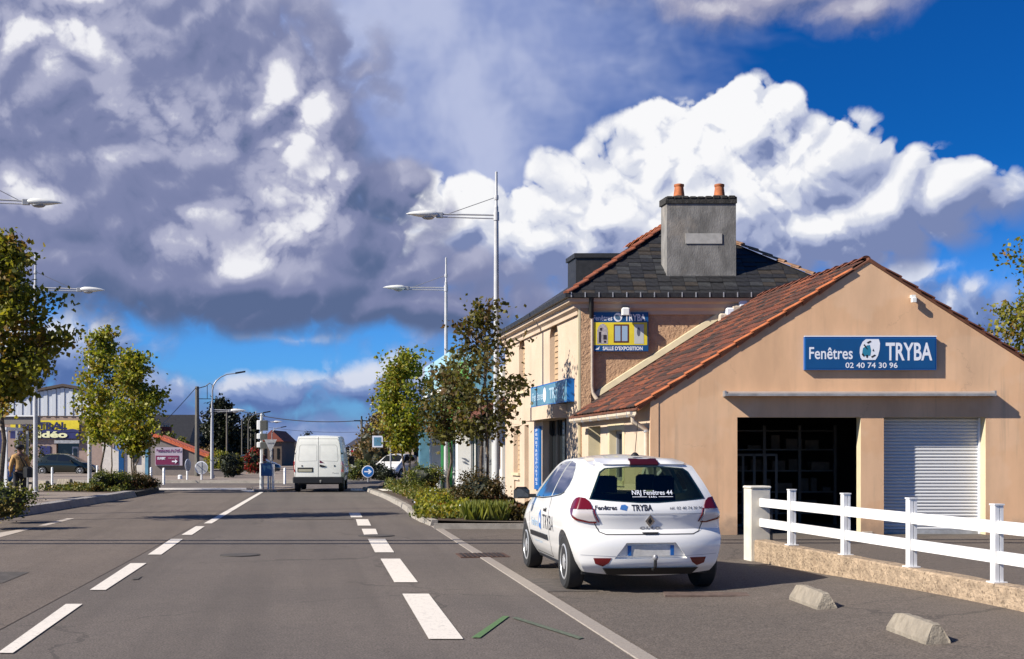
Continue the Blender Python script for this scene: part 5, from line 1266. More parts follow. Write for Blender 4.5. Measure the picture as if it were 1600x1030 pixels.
# far curved lamps
def curved_lamp(px, Y, h, reach, label, r=.07, group='curved-arm street lamps beyond the junction', m=None):
    t = thing('curved_street_lamp', label, 'street lamp', (fx(px, Y), Y, 0), R(9.56), group)
    m = m or M['pole']; hh = h-reach*.75
    pts = [(0, 0, 0), (0, 0, hh*.6), (0, 0, hh)]+[(reach*.95*(1-math.cos(a)), 0, hh+(h-hh)*math.sin(a)) for a in (.3, .6, .9, 1.2)]+[(reach, 0, h)]
    MB().tube(pts, [r, r*.8, r*.6, r*.55, r*.5, r*.45, r*.4, r*.4], 10).build('pole', m, t, smooth=True)
    hd = MB().prism([(reach-.05, -.1, h-.04), (reach-.05, .1, h-.04), (reach+.5, .06, h+.06), (reach+.5, -.06, h+.06)], (0, 0, .09)).build('lamp_head', M['lamp_head'] if m is M['pole'] else M['dark_metal'], t)
    MB().lathe([(.12, 0), (.12, .3), (.1, .32)], 10).build('base', m, t); return t
curved_lamp(332, 68, fz(583, 68), 1.3, 'tall curved street lamp in front of the dark conifer', m=M['grey_metal'])
curved_lamp(388, 92, fz(645, 92), 1.15, 'curved street lamp left of the signal mast', m=M['wood_pole'])
curved_lamp(425, 120, fz(668, 120), .9, 'small curved street lamp between the signal mast and the van', m=M['grey_metal'])
curved_lamp(436, 160, fz(682, 160), 1.0, 'tiny distant curved street lamp left of the van', m=M['grey_metal'])
lamp_px(331, 66, .0, 1, 'street lamp with a straight arm reaching right across the conifer', top=4.3, arm=3.85, alen=1.0)
lamp_px(400, 118, .0, 1, 'far white-headed street lamp just above the signal boxes', top=5.6, arm=4.6, alen=1.7)
lamp_px(428, 170, .0, 1, 'farthest white-headed street lamp left of the van', top=5.2, arm=4.3, alen=1.0)

# utility poles and cables
def upole(px, Y, ytop, r, label, w_=None):
    t = thing('utility_pole', label, 'utility pole', (fx(px, Y), Y, 0), R(9))
    h = fz(ytop, Y); MB().tube([(0, 0, 0), (0, 0, h)], [r, r*.75], 8).build('pole', M['wood_pole'], t); return t, h
t, h = upole(308, 74, 604, .15, 'dark concrete utility pole with a metal frame on top, left of the conifer')
MB().tube([(.1, 0, h-.1), (.5, 0, h+.02), (.75, 0, h+.22), (.9, 0, h+.1), (.92, 0, h-.9)], .03, 6).build('bracket', M['dark_metal'], t)
MB().tube([(.1, 0, h-.75), (.92, 0, h-.75)], .025, 6).build('crossbar', M['dark_metal'], t); MB().tube([(.6, 0, h-.75), (.6, 0, h+.1)], .02, 6).build('bracket', M['dark_metal'], t)
t, h = upole(354.5, 80, 642, .07, 'thin brown pole in front of the dark conifer')
MB().box(-.3, .3, -.03, .03, h-.15, h-.1).build('crossbar', M['dark_metal'], t)
t, h2 = upole(565, 80, 655, .10, 'utility pole beside the brown bush, right of the van')
MB().box(-.5, .5, -.04, .04, h2-.15, h2-.07).build('crossbar', M['dark_metal'], t); MB().lathe([(.05, h2), (.05, h2+.2)], 8).build('insulator', M['dark_metal'], t)
for px, Y, yt, lb in ((378, 100, 655, 'thin grey pole left of the red shrub'), (392, 110, 668, 'pale leaning pole near the red shrub'), (399, 112, 676, 'thin pole just left of the signal mast')):
    upole(px, Y, yt, .06, lb)
def cable(a, b, sag, r, label, m=M['dark_metal']):
    pts = [a.lerp(b, k/16)-Vector((0, 0, sag*4*(k/16)*(1-k/16))) for k in range(17)]
    t = MB().tube(pts, r, 5).build('overhead_cable', m); tag(t, label, 'cable', None); return t
cable(at(378, 643, 90), at(565, 657, 80), .35, .030, 'black cable slung across the road above the van')
cable(at(420, 668, 150), at(620, 672, 120), .4, .02, 'faint far cable crossing low over the van')
cable(at(306, 606, 74), at(215, 700, 60), .1, .022, 'cable running down left from the framed utility pole')
for k, (dy, lb) in enumerate(((0, 'nearer of two thick overhead lines crossing high above the near road'), (.75, 'farther of two thick overhead lines crossing high above the near road'))):
    cable(Vector((-45, 15.1+dy, 9.2)), Vector((30, 16.1+dy, 9.2)), .5, .085, lb)

# ================================================================== SIGNS, BOLLARDS, ISLAND
Yi = 49.0
t = thing('signal_mast', 'white mast with three dark signal boxes on the traffic island', 'traffic signal', (fx(408.5, Yi), Yi, .05), R(0))
top = fz(650, Yi)-.05; MB().lathe([(.075, 0), (.075, 1.1), (.055, 1.12), (.055, top)], 12).build('pole', M['white_metal'], t, smooth=True)
for (y0, y1, w_) in ((673, 657, .20), (687.5, 677.5, .17), (701, 691, .17)):
    z0, z1 = fz(y0, Yi)-.05, fz(y1, Yi)-.05
    bx = MB().bev(-.02, w_+.05, -.13, .13, z0, z1, .02).build('signal_box', mat('signal_box_dark', (.07, .072, .065), .6), t); MB().bev(-.17, -.021, -.10, .10, z0+.05, z1+.0, .02).build('signal_lamp', M['white_paint'], bx)
MB().lathe([(.03, top), (.05, top+.04), (.02, top+.1)], 10).build('cap', M['white_metal'], t)
t = thing('yield_sign', 'back of a triangular give-way sign pointing down on a grey post', 'road sign', (fx(423, Yi-.4), Yi-.4, .05), R(0))
zt2 = fz(687, Yi)-.05; zb2 = fz(707, Yi)-.05; MB().tube([(0, 0, 0), (0, 0, zt2)], .028, 8).build('post', M['zinc'], t)
MB().prism([(-.25, -.04, zt2), (.25, -.04, zt2), (0, -.04, zb2)], (0, .02, 0)).build('sign_plate', M['zinc'], t)
MB().box(-.12, .12, -.055, -.042, zt2-.16, zt2-.11).build('bracket', M['grey_metal'], t)
t = thing('direction_sign', 'square blue sign with a white shape on short legs beside the signal mast', 'road sign', (fx(416, Yi-.8), Yi-.8, .05), R(0))
z0, z1 = fz(744, Yi-.8)-.05, fz(724, Yi-.8)-.05
MB().box(-.21, .23, -.02, .02, z0, z1).build('sign_panel', M['blue_sign'], t)
MB().add([(-.16, -.025, z1-.05), (.0, -.025, z1-.12), (.16, -.025, z1-.06), (.19, -.025, z1-.25), (.05, -.025, z1-.2), (-.06, -.025, z1-.33)], [(0,1,5), (1,2,3), (1,3,4)]).build('arrow', M['light_blue'], t)
for x in (-.12, .1): MB().tube([(x, .03, 0), (x, .03, z1)], .022, 8).build('leg', M['zinc'], t)
def bollard(px, Y, y0, y1, label, r=.035, z0=.0, grp='white bollards around the junction'):
    zt_ = fz(y1, Y)-z0; t = thing('bollard', label, 'bollard', (fx(px, Y), Y, z0), 0, grp)
    MB().lathe([(r*1.0, 0), (r, zt_-.04), (r*.7, zt_-.01), (.01, zt_)], 10).build('post', M['white_paint'], t, smooth=True)
    MB().lathe([(r*1.04, zt_*.72), (r*1.04, zt_*.80)], 10).build('band', M['sign_white'], t); return t
bollard(419.5, 48.4, 0, 743, 'short white post under the blue square sign', .04, .05); bollard(427, 48.6, 0, 725, 'taller white post right of the blue square sign', .05, .05)
bollard(445, 60, 0, 731, 'lone white bollard between the island and the van', .06)
bollard(81.5, 50, 0, 730, 'white bollard in front of the dark green car', .045, .1)
bollard(152, 52, 0, 727, 'white bollard behind the left hedge, by the tree trunk', .045, .1); bollard(236, 58, 0, 730, 'white bollard at the left end of the grey building wall', .055, .1)
bollard(256, 55, 0, 731, 'white bollard below the arrow billboard', .06, .1); bollard(281.5, 66, 0, 742, 'stubby grey-white bollard below the billboard edge', .12, .1)
def disc_sign(px, Y, yc, r, label, blue=False, rz=0):
    t = thing('round_sign', label, 'road sign', (fx(px, Y), Y, .1), R(rz)); zc = fz(yc, Y)-.1
    MB().tube([(0, 0, 0), (0, 0, zc+(r*.9 if not blue else 0))], .05 if not blue else .03, 8).build('post', M['white_paint'] if not blue else M['zinc'], t)
    MB().lathe([(r*.97, -.06), (r, -.05), (r, -.035), (r*.96, -.03)], 32, 'y', (0, 0, zc)).build('rim', M['sign_white'], t)
    MB().lathe([(r*.88, -.066), (r*.88, -.05)], 32, 'y', (0, 0, zc)).build('sign_face', M['blue_side'] if blue else M['zinc'], t)
    if blue: MB().add([(a*r, -.07, zc+b*r) for a, b in ((-.6, -.1), (.15, -.1), (.0, -.38), (.25, -.38), (.66, 0), (.25, .38), (.0, .38), (.15, .1), (-.6, .1))], [(0,1,7,8), (1,2,3,4), (1,4,7), (7,4,5,6)]).build('arrow', M['sign_white'], t)
    else: MB().box(-.03, .03, -.085, -.068, zc-r*.9, zc+r*.9).build('rail', M['zinc'], t)
    return t
disc_sign(575, 60, 737, .30, 'round blue sign with a white right arrow on the junction edge', True)
disc_sign(315, 64, 731, .345, 'back of a round sign on a white post before the conifer'); disc_sign(292.5, 64, 727, .33, 'round sign seen almost edge-on right of the billboard', rz=78)
# square sign bracketed to the far lamp
t = thing('square_sign', 'square white and blue shop sign hanging beside the green tree', 'sign', (fx(590, 70), 70, 0), 0)
z0, z1 = fz(699, 70), fz(681, 70); MB().box(-.30, .30, -.04, .04, z0, z1).build('sign_box', M['sign_white'], t); MB().box(-.21, .21, -.05, -.042, z0+.09, z1-.09).build('picture', M['light_blue'], t)
MB().tube([(.31, 0, (z0+z1)/2), (.75, 0, (z0+z1)/2)], .03, 6).build('bracket', M['zinc'], t); MB().tube([(.75, 0, 0), (.75, 0, z1)], .05, 8).build('post', M['zinc'], t)

# ================================================================== CONCRETE PILLAR, LOW WALL, WHITE FENCE
FX0 = 6.54; fdx = (454-800)/1900
def fxl(Y): return FX0+fdx*Y
Y0, Y1 = 16.9, 4.0
wm = mat('pebbledash_wall', (.37, .275, .185), .95, var=.3, vscale=9, bump=1, bscale=30, stain=.4, sscale=7, stain_col=(.16, .10, .06))
t = wm.node_tree; n = N(t); p = t.nodes['Principled BSDF']; v = n.new('ShaderNodeTexCoord').outputs['Object']
holes = n.m('MULTIPLY', n.m('LESS_THAN', n.vor(v, 20), .26), n.m('GREATER_THAN', n.noise(v, 6, 3), .46)); src = p.inputs['Base Color'].links[0].from_socket
n.put(p.inputs['Base Color'], n.mix(n.m('MULTIPLY', holes, .55), src, (.09, .06, .035, 1)))
b = n.new('ShaderNodeBump'); b.inputs['Strength'].default_value = 1; b.inputs['Distance'].default_value = .03; n.put(b.inputs['Height'], n.m('SUBTRACT', n.noise(v, 30, 4), n.m('MULTIPLY', holes, .8))); n.put(p.inputs['Normal'], b.outputs[0])
lw = thing('low_wall', 'low pebbledash wall under the white fence', 'wall', (fxl(Y0), Y0, 0), world=True)
mb = MB(); nseg = 40; rnd = random.Random(2); vs = []
for i in range(nseg+1):
    Y = Y0+(Y1-Y0)*i/nseg; x = fxl(Y); j = lambda s=.006: rnd.uniform(-s, s)
    vs += [(x-.10+j(), Y, -.1), (x-.10+j(), Y, .29+j()), (x-.085, Y, .305+j()), (x+.085, Y, .305+j()), (x+.10, Y, .29), (x+.10, Y, -.1)]
mb.add(vs, [(i*6+k, i*6+k+1, (i+1)*6+k+1, (i+1)*6+k) for i in range(nseg) for k in range(5)]+[tuple(range(6)), tuple(range(nseg*6, nseg*6+6))[::-1]])
mb.build('wall_body', wm, lw)
pt = thing('gate_pillar', 'smooth concrete pillar at the near end of the workshop yard, where the fence begins', 'pillar', (fxl(17.05), 17.05, 0), R(9))
pillar_m = mat('pillar_concrete', (.60, .56, .48), .9, var=.12, vscale=3, bump=.2, stain=.15)
MB().bev(-.145, .145, -.145, .145, -.05, 1.02, .012).build('shaft', pillar_m, pt); MB().bev(-.155, .155, -.155, .155, 1.021, 1.050, .012).build('cap', pillar_m, pt)
MB().box(.146, .165, -.17, -.13, .25, .85).build('gate_hinge', M['dark_metal'], pt)
wf = thing('white_fence', 'white two-rail fence on the low wall', 'fence', (fxl(Y0), Y0, .3), world=True)
pm = mat('white_pvc', (.80, .79, .77), .35, var=.06, vscale=3, stain=.18, sscale=6, stain_col=(.45, .42, .36))
dn = Vector((fdx, 1, 0)).normalized(); sd = Vector((dn.y, -dn.x, 0))
def rail(z0, z1, nm='rail'):
    a, b = Vector((fxl(Y0+.02), Y0+.02, 0)), Vector((fxl(Y1), Y1, 0)); q = sd*.02
    MB().add([a-q+Vector((0,0,z0)), a+q+Vector((0,0,z0)), a+q+Vector((0,0,z1)), a-q+Vector((0,0,z1)), b-q+Vector((0,0,z0)), b+q+Vector((0,0,z0)), b+q+Vector((0,0,z1)), b-q+Vector((0,0,z1))], [(0,1,2,3), (4,7,6,5), (0,3,7,4), (1,5,6,2), (3,2,6,7), (0,4,5,1)]).build(nm, pm, wf)
rail(.765, .880); rail(.488, .600)
for Y in (15.87, 14.33, 12.81, 11.26, 9.72, 8.2, 6.7, 5.2):
    x = fxl(Y); po = MB()
    c4 = [(-.043, -.04), (.0, -.04), (.0, -.028), (.010, -.028), (.010, -.04), (.043, -.04), (.043, .04), (-.043, .04)]
    vs = [Vector((x, Y, 0))+sd*a+dn*b_ for a, b_ in c4]; po.prism([(q.x, q.y, .308) for q in vs], (0, 0, .715)); p_ = po.build('post', pm, wf)
    q4 = [Vector((x, Y, 0))+sd*a+dn*b_ for a, b_ in ((-.050, -.047), (.050, -.047), (.050, .047), (-.050, .047))]
    MB().prism([(q.x, q.y, 1.023) for q in q4], (0, 0, .014)).build('post_cap', pm, p_)
    q4 = [Vector((x, Y, 0))+sd*a+dn*b_ for a, b_ in ((-.07, -.065), (.07, -.065), (.07, .065), (-.07, .065))]
    MB().prism([(q.x, q.y, .306) for q in q4], (0, 0, .012)).build('base_flange', pm, p_)

# ================================================================== VEGETATION
def leaf_mat(name, c1, c2, c3=None, trans=.42):
    m = bpy.data.materials.new(name); m.use_nodes = True; t = m.node_tree; n = N(t); p = t.nodes['Principled BSDF']
    g = n.new('ShaderNodeNewGeometry').outputs['Random Per Island']; v = n.new('ShaderNodeTexCoord').outputs['Object']
    base = n.mix(n.ss(g, .1, .9), (*c1, 1), (*c2, 1))
    if c3: base = n.mix(n.m('MULTIPLY', n.ss(n.noise(v, 1.4, 3), .5, .62), n.m('GREATER_THAN', g, .25)), base, (*c3, 1))
    n.put(p.inputs['Base Color'], base); p.inputs['Roughness'].default_value = .5; p.inputs['Specular IOR Level'].default_value = .35
    tl = n.new('ShaderNodeBsdfTranslucent'); n.put(tl.inputs[0], n.mix(1, base, (1.3, 1.35, .6, 1), 'MULTIPLY')); mx = n.new('ShaderNodeMixShader'); mx.inputs[0].default_value = trans
    n.put(mx.inputs[1], p.outputs[0]); n.put(mx.inputs[2], tl.outputs[0]); n.put(t.nodes['Material Output'].inputs[0], mx.outputs[0]); return m
LM = {'olive': leaf_mat('olive_leaves', (.10, .115, .018), (.30, .27, .032), (.25, .14, .03)),
      'green': leaf_mat('yellow_green_leaves', (.10, .135, .018), (.34, .32, .034), (.28, .20, .03)),
      'brown': leaf_mat('bronze_leaves', (.060, .062, .018), (.15, .135, .030), (.13, .075, .024)),
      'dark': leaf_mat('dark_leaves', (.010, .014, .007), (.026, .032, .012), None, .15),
      'hedge': leaf_mat('hedge_leaves', (.05, .075, .015), (.18, .185, .032), (.20, .14, .03), .25),
      'hedge_brown': leaf_mat('bronze_hedge_leaves', (.04, .04, .012), (.11, .07, .02), (.10, .035, .015), .25),
      'grass': leaf_mat('grass_blades', (.09, .12, .02), (.24, .24, .05), None, .3),
      'rust': leaf_mat('rust_shrub_leaves', (.09, .06, .025), (.20, .12, .045), (.12, .10, .03), .25),
      'red': leaf_mat('red_flowers', (.25, .01, .01), (.45, .03, .04), None, .2)}
def leaf_cloud(centres, n, sd, size, rng, droop=.3, zsc=.8):
    """n leaves spread round the given centres -> verts, faces (each leaf: folded diamond)"""
    c = centres[rng.integers(0, len(centres), n)]+rng.normal(0, 1, (n, 3))*np.array([sd, sd, sd*zsc])
    d = rng.normal(0, 1, (n, 3)); d[:, 2] -= droop; d /= np.linalg.norm(d, axis=1)[:, None]
    u = np.cross(d, rng.normal(0, 1, (n, 3))); u /= np.linalg.norm(u, axis=1)[:, None]; w_ = np.cross(d, u)
    s = (size*rng.uniform(.6, 1.25, n))[:, None]
    v = np.stack([c, c+d*s*.45+u*s*.42+w_*s*.10, c+d*s*1.0-w_*s*.05, c+d*s*.45-u*s*.42+w_*s*.10], 1).reshape(-1, 3)
    return v, n
def leaves_obj(name, v, n, m, parent, org=(0, 0, 0)):
    me = bpy.data.meshes.new(name); me.vertices.add(len(v)); me.vertices.foreach_set('co', (v-np.array(org)).astype(np.float32).ravel())
    me.loops.add(6*n); idx = np.arange(n)[:, None]*4+np.array([0, 1, 2, 0, 2, 3]); me.loops.foreach_set('vertex_index', idx.ravel().astype(np.int32))
    me.polygons.add(2*n); me.polygons.foreach_set('loop_start', (np.arange(2*n)*3).astype(np.int32)); me.update(calc_edges=True); me.materials.append(m)
    o = bpy.data.objects.new(name, me); C.objects.link(o); 
    if parent: o.parent = parent
    return o
def tree(label, x, y, z0, H, th, crown, nb, nl, leaf, m, seed, cat='tree', name='street_tree', group=None, stems=1, tr=.05, sd=.16, prof=None, rx=1., clump=1, bark=None, core=0):
    """H total height, th height of first limbs, crown = (radius, widest height fraction)"""
    rng = np.random.default_rng(seed); t = thing(name, label, cat, (x, y, z0), 0, group); cr, wf = crown
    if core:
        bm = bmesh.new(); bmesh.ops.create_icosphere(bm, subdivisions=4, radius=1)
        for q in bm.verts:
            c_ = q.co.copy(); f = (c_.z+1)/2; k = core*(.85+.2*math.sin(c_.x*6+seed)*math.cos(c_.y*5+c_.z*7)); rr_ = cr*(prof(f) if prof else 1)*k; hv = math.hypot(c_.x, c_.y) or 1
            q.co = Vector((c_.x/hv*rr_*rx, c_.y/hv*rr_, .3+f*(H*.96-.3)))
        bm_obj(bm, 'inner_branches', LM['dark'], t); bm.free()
    bark = bark or M['bark']
    prof = prof or (lambda f: (math.sin(min(1, f/wf)*PI/2)**.7 if f < wf else max(0, 1-((f-wf)/(1-wf))**1.6)))
    mb = MB(); wob = [Vector((rng.normal()*.03*k, rng.normal()*.03*k, 0)) for k in range(8)]
    for s in range(stems):
        ox = (s-(stems-1)/2)*.13
        mb.tube([Vector((ox*(1-k/7*.6), 0, H*.93*k/7))+wob[k]*(1 if s == 0 else -.6) for k in range(8)], [tr*(1.25 if k == 0 else 1-.115*k) for k in range(8)], 8)
    mb.build('trunk', bark, t, smooth=True)
    lb = MB(); cen = []
    for i in range(nb):
        f = (i+rng.random())/nb; zt_ = th+(H-th)*f; r_ = cr*prof(f)*rng.uniform(.45, 1.08); a = rng.random()*2*PI
        zs = max(th*.85, zt_-r_*rng.uniform(.35, .8)); st = Vector((0, 0, min(zs, H*.9))); en = Vector((math.cos(a)*r_*rx, math.sin(a)*r_, zt_))
        md = st.lerp(en, .5)+Vector((rng.normal()*.05, rng.normal()*.05, -.05*r_)); rr = tr*.38*(1-f*.6)
        lb.tube([st, md, en], [rr, rr*.65, rr*.25], 5, cap=False)
        for q in (.45, .7, .88, 1.0): cen.append(st.lerp(md, q*2) if q < .5 else md.lerp(en, (q-.5)*2))
        for k in range(3):
            b0 = md.lerp(en, rng.random()*.8); b1 = b0+Vector((rng.normal(), rng.normal(), rng.normal()*.6+.25))*(.16+.22*cr*.5)
            lb.tube([b0, b1], [rr*.35, rr*.12], 4, cap=False); cen += [b0.lerp(b1, .6), b1, b1]
    cen.append(Vector((0, 0, H*.97)))
    lb.build('branches', bark, t)['kind'] = 'stuff'
    cen = np.array([tuple(c_) for c_ in cen]); v, n_ = leaf_cloud(cen, nl, sd, leaf, rng); o = leaves_obj('crown', v, n_, m, t); o['kind'] = 'stuff'
    return t
def shrub(label, x, y, z0, rx, ry, h, m, nl, leaf, seed, cat='bush', name='bush', group=None, core=True, flower=None):
    rng = np.random.default_rng(seed); t = thing(name, label, cat, (x, y, z0), 0, group)
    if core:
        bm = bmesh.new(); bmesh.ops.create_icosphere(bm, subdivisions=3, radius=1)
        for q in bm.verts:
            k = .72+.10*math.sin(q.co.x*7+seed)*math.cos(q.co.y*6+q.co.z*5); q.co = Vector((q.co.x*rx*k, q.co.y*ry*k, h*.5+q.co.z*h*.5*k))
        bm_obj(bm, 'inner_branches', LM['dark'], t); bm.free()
    d = rng.normal(0, 1, (70, 3)); d /= np.linalg.norm(d, axis=1)[:, None]; k = rng.uniform(.62, .98, 70)[:, None]
    cen = d*k*np.array([rx, ry, h*.5])+np.array([0, 0, h*.5]); v, n_ = leaf_cloud(cen, nl, .13*min(rx, h), leaf, rng, -.2); v[:, 2] = np.maximum(v[:, 2], .0)
    o = leaves_obj('foliage', v, n_, m, t); o['kind'] = 'stuff'
    if flower: v, n_ = leaf_cloud(cen, flower[1], .15*min(rx, h), leaf*1.1, rng); o = leaves_obj('flowers', v, n_, flower[0], t); o['kind'] = 'stuff'
    return t
# left side
tree('leafy yellowing tree at the left edge of the picture', fx(2, 27), 27, .15, 6.15, 2.55, (1.38, .42), 52, 10500, .13, LM['olive'], 1, tr=.07, sd=.17)
TG = 'pair of trees in the left hedge strip'
tree('left tree of the pair in the left hedge strip, slimmer with a pointed top', fx(159, 48), 48, .15, 6.25, 1.9, (1.05, .42), 44, 4700, .15, LM['green'], 2, sd=.17, group=TG)
tree('right tree of the pair in the left hedge strip, rounder and greener', fx(209, 46), 46, .15, 5.15, 1.5, (1.15, .50), 46, 5900, .15, LM['green'], 3, sd=.17, group=TG)
tree('small reddish tree behind the standing person', fx(42, 60), 60, .1, 2.7, 1.0, (.75, .45), 20, 800, .13, LM['brown'], 4, sd=.15)
for px in (172, 207, 213):
    tree({172: 'thin bare-stemmed sapling between the two left trees', 207: 'pale slim trunk at the right of the left hedge', 213: 'second pale slim trunk beside the white wall'}[px], fx(px, 50), 50, .15, 3.2, 1.9, (.7, .5), 12, 420, .13, LM['green'], px, sd=.16, tr=.04)
HG = 'low hedge bushes in the left strip'
for px, Y, rx, h, lab in ((160, 44.2, .42, .75, 'round dark green ball bush at the left end of the left hedge'), (180, 44.6, .55, .72, 'green bush just right of the dark ball bush'), (203, 45.5, .65, .62, 'bronze-tinted bush in the middle of the left hedge'), (226, 46.8, .60, .52, 'low yellowish bush at the right end of the left hedge'), (150, 43.2, .30, .32, 'small yellow-green tuft at the left hedge end')):
    shrub(lab, fx(px, Y), Y, .15, rx, .5, h, LM['hedge' if px in (160, 180, 150) else 'hedge_brown'], 1600, .065, px, group=HG)
for px, Y, rx, h, lab in ((-6, 24.0, .75, .80, 'bush at the left edge in front of the bus shelter'), (14, 26.2, .35, .45, 'small plant right of the left-edge bush')):
    shrub(lab, fx(px, Y), Y, .15, rx, .5, h, LM['hedge'], 2200, .06, 50+px, group='plants at the left edge')
# right side
tree('sparse bronze-leaved tree with twin trunks in front of the shop', fx(757, 28.2), 28.2, .11, 4.85, 1.85, (1.25, .42), 42, 2500, .12, LM['brown'], 7, stems=2, tr=.042, sd=.13, rx=1.0)
tree('yellow-green young tree, leftmost of the right-hand trees', fx(636, 48), 48, .11, 5.3, 1.7, (1.32, .42), 48, 6600, .145, LM['green'], 8, stems=2, sd=.17)
tree('bronze tree behind the second right lamp post, dark trunk', fx(702, 40), 40, .11, 4.2, 1.9, (1.15, .5), 36, 3100, .135, LM['brown'], 9, sd=.17, tr=.055)
shrub('round bronze-green bush behind the lamp post by the shop', fx(752, 29.6), 27.9, .11, .62, .5, 1.0, LM['hedge_brown'], 5600, .05, 21, group='bushes in the right bed')
shrub('rounded green bush at the foot of the yellow-green tree', fx(664, 45), 45, .11, .75, .6, 1.0, LM['hedge'], 3600, .06, 22, group='bushes in the right bed')
shrub('small green bush left of the rounded bush', fx(640, 47.6), 47.6, .11, .45, .4, .5, LM['hedge'], 1200, .06, 23, group='bushes in the right bed')
def cover(name, label, poly, n, h, leaf, m, seed, z0=.116, blades=False, patch=None):
    rng = np.random.default_rng(seed); xs = [p_[0] for p_ in poly]; ys = [p_[1] for p_ in poly]; pts = []
    def inside(x, y):
        c_ = False
        for i in range(len(poly)):
            (x1, y1), (x2, y2) = poly[i], poly[i-1]
            if (y1 > y) != (y2 > y) and x < (x2-x1)*(y-y1)/(y2-y1)+x1: c_ = not c_
        return c_
    while len(pts) < n:
        x, y = rng.uniform(min(xs), max(xs)), rng.uniform(min(ys), max(ys))
        if inside(x, y):
            k = .35+.65*abs(math.sin(x*2.3+seed)*math.cos(y*1.1+x)); pts.append((x, y, z0+rng.random()**1.3*h*k))
    pts = np.array(pts)
    d = rng.normal(0, .5, (n, 3)); d[:, 2] = abs(d[:, 2])+(1.6 if blades else .3); d /= np.linalg.norm(d, axis=1)[:, None]
    u = np.cross(d, rng.normal(0, 1, (n, 3))); u /= np.linalg.norm(u, axis=1)[:, None]; s = (leaf*rng.uniform(.6, 1.3, n))[:, None]; wd = .07 if blades else .40
    if blades: pts[:, 2] = z0
    v = np.stack([pts, pts+d*s*.5+u*s*wd, pts+d*s, pts+d*s*.5-u*s*wd], 1).reshape(-1, 3)
    o = leaves_obj(name, v, n, m, None); o['kind'] = 'stuff'; return o
cover('ground_cover', None, [(-2.2, 25.8), (.6, 25.0), (.7, 28), (-.5, 34), (-2.9, 46), (-4.9, 58), (-6.2, 60), (-5.1, 48), (-2.9, 35.5), (-2.3, 29.6)], 11000, .25, .075, LM['hedge'], 31)
cover('ground_cover', None, [(-2.0, 26.0), (-.9, 25.8), (-1.2, 33), (-2.6, 36), (-2.4, 30)], 5200, .42, .08, LM['green'], 32)
cover('grass', None, [(-1.0, 25.3), (-.1, 25.1), (.0, 26.0), (-.9, 26.4)], 2600, .3, .34, LM['grass'], 33, blades=True)
cover('ground_cover', None, [(-.15, 25.1), (.65, 24.9), (.8, 28.5), (-.2, 28.8)], 5200, .45, .07, LM['hedge_brown'], 34)
cover('flowers', None, [(-2.2, 26.5), (.4, 25.8), (-.5, 32), (-2.4, 34)], 160, .45, .05, M['sign_white'], 35)
cover('flowers', None, [(-1.9, 26.2), (-.2, 25.8), (-.9, 29), (-2.0, 30)], 130, .3, .05, LM['red'], 36)
cover('ground_cover', None, [(-17.2, 43.6), (-13.8, 42.6), (-14.3, 49.4), (-17.3, 50)], 4500, .25, .08, LM['hedge'], 37, .156)
cover('ground_cover', None, [(-13.6, 15), (-12.35, 15), (-12.3, 27.5), (-12.8, 32), (-15, 31)], 4500, .22, .06, LM['hedge_brown'], 38, .156)
# right edge tree behind the workshop
tree('mottled evergreen tree rising behind the workshop at the right edge', fx(1640, 34), 34, 0, 7.2, 1.5, (2.15, .45), 60, 9000, .13, LM['olive'], 12, tr=.12, sd=.22)
# far trees
def conifer(label, px, Y, ytop, w_, seed, m='dark', nl=9000, leaf=.26, name='conifer', cat='conifer', h0=.3):
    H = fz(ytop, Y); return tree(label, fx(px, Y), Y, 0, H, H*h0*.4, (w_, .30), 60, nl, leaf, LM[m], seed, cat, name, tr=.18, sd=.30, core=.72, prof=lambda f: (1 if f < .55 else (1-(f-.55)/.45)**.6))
conifer('broad dark conifer behind the curved street lamp', 347, 104, 632, 1.85, 41, nl=16000)
conifer('darker narrow conifer right of the broad one', 392, 118, 652, .85, 42, nl=5000)
conifer('tiny conifer top showing over the van roof', 482, 200, 677, 1.2, 43, nl=900)
H_ = fz(655, 74); tree('brownish rounded tree right of the van', fx(592, 74), 74, 0, H_, .5, (1.55, .5), 46, 6500, .16, LM['rust'], 44, tr=.09, sd=.24, core=.75, prof=lambda f: math.sqrt(max(0, 1-(2*f-1)**2*.9)))
H_ = fz(700, 78); tree('low brownish tree between the van and the utility pole', fx(565, 80), 80, 0, H_, .2, (.8, .5), 26, 2200, .16, LM['rust'], 45, tr=.06, sd=.2)
for px, Y, rx, h, mm, lab in ((558, 63.5, .75, 1.1, 'hedge', 'yellow-green hedge bush right of the van'), (585, 64.5, .7, .95, 'dark', 'dark round bush behind the blue arrow sign'), (603, 62, .55, .7, 'dark', 'dark bush below the square sign'), (545, 66, .6, .8, 'hedge', 'low flowering bush by the van mirror')):
    shrub(lab, fx(px, Y), Y, .1, rx, .6, h, LM[mm], 1500, .09, px, group='bushes beyond the junction at the right')
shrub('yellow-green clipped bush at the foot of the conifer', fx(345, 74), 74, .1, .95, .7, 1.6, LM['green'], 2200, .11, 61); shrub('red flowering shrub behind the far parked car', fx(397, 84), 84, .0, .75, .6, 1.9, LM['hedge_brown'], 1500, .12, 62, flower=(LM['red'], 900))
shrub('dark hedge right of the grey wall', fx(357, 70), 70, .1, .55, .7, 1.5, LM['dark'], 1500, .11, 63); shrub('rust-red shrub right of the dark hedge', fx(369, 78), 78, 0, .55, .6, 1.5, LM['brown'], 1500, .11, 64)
shrub('rusty shrubs at the foot of the broad conifer', fx(322, 90), 90, 0, 1.6, .7, 1.9, LM['rust'], 2600, .14, 66)
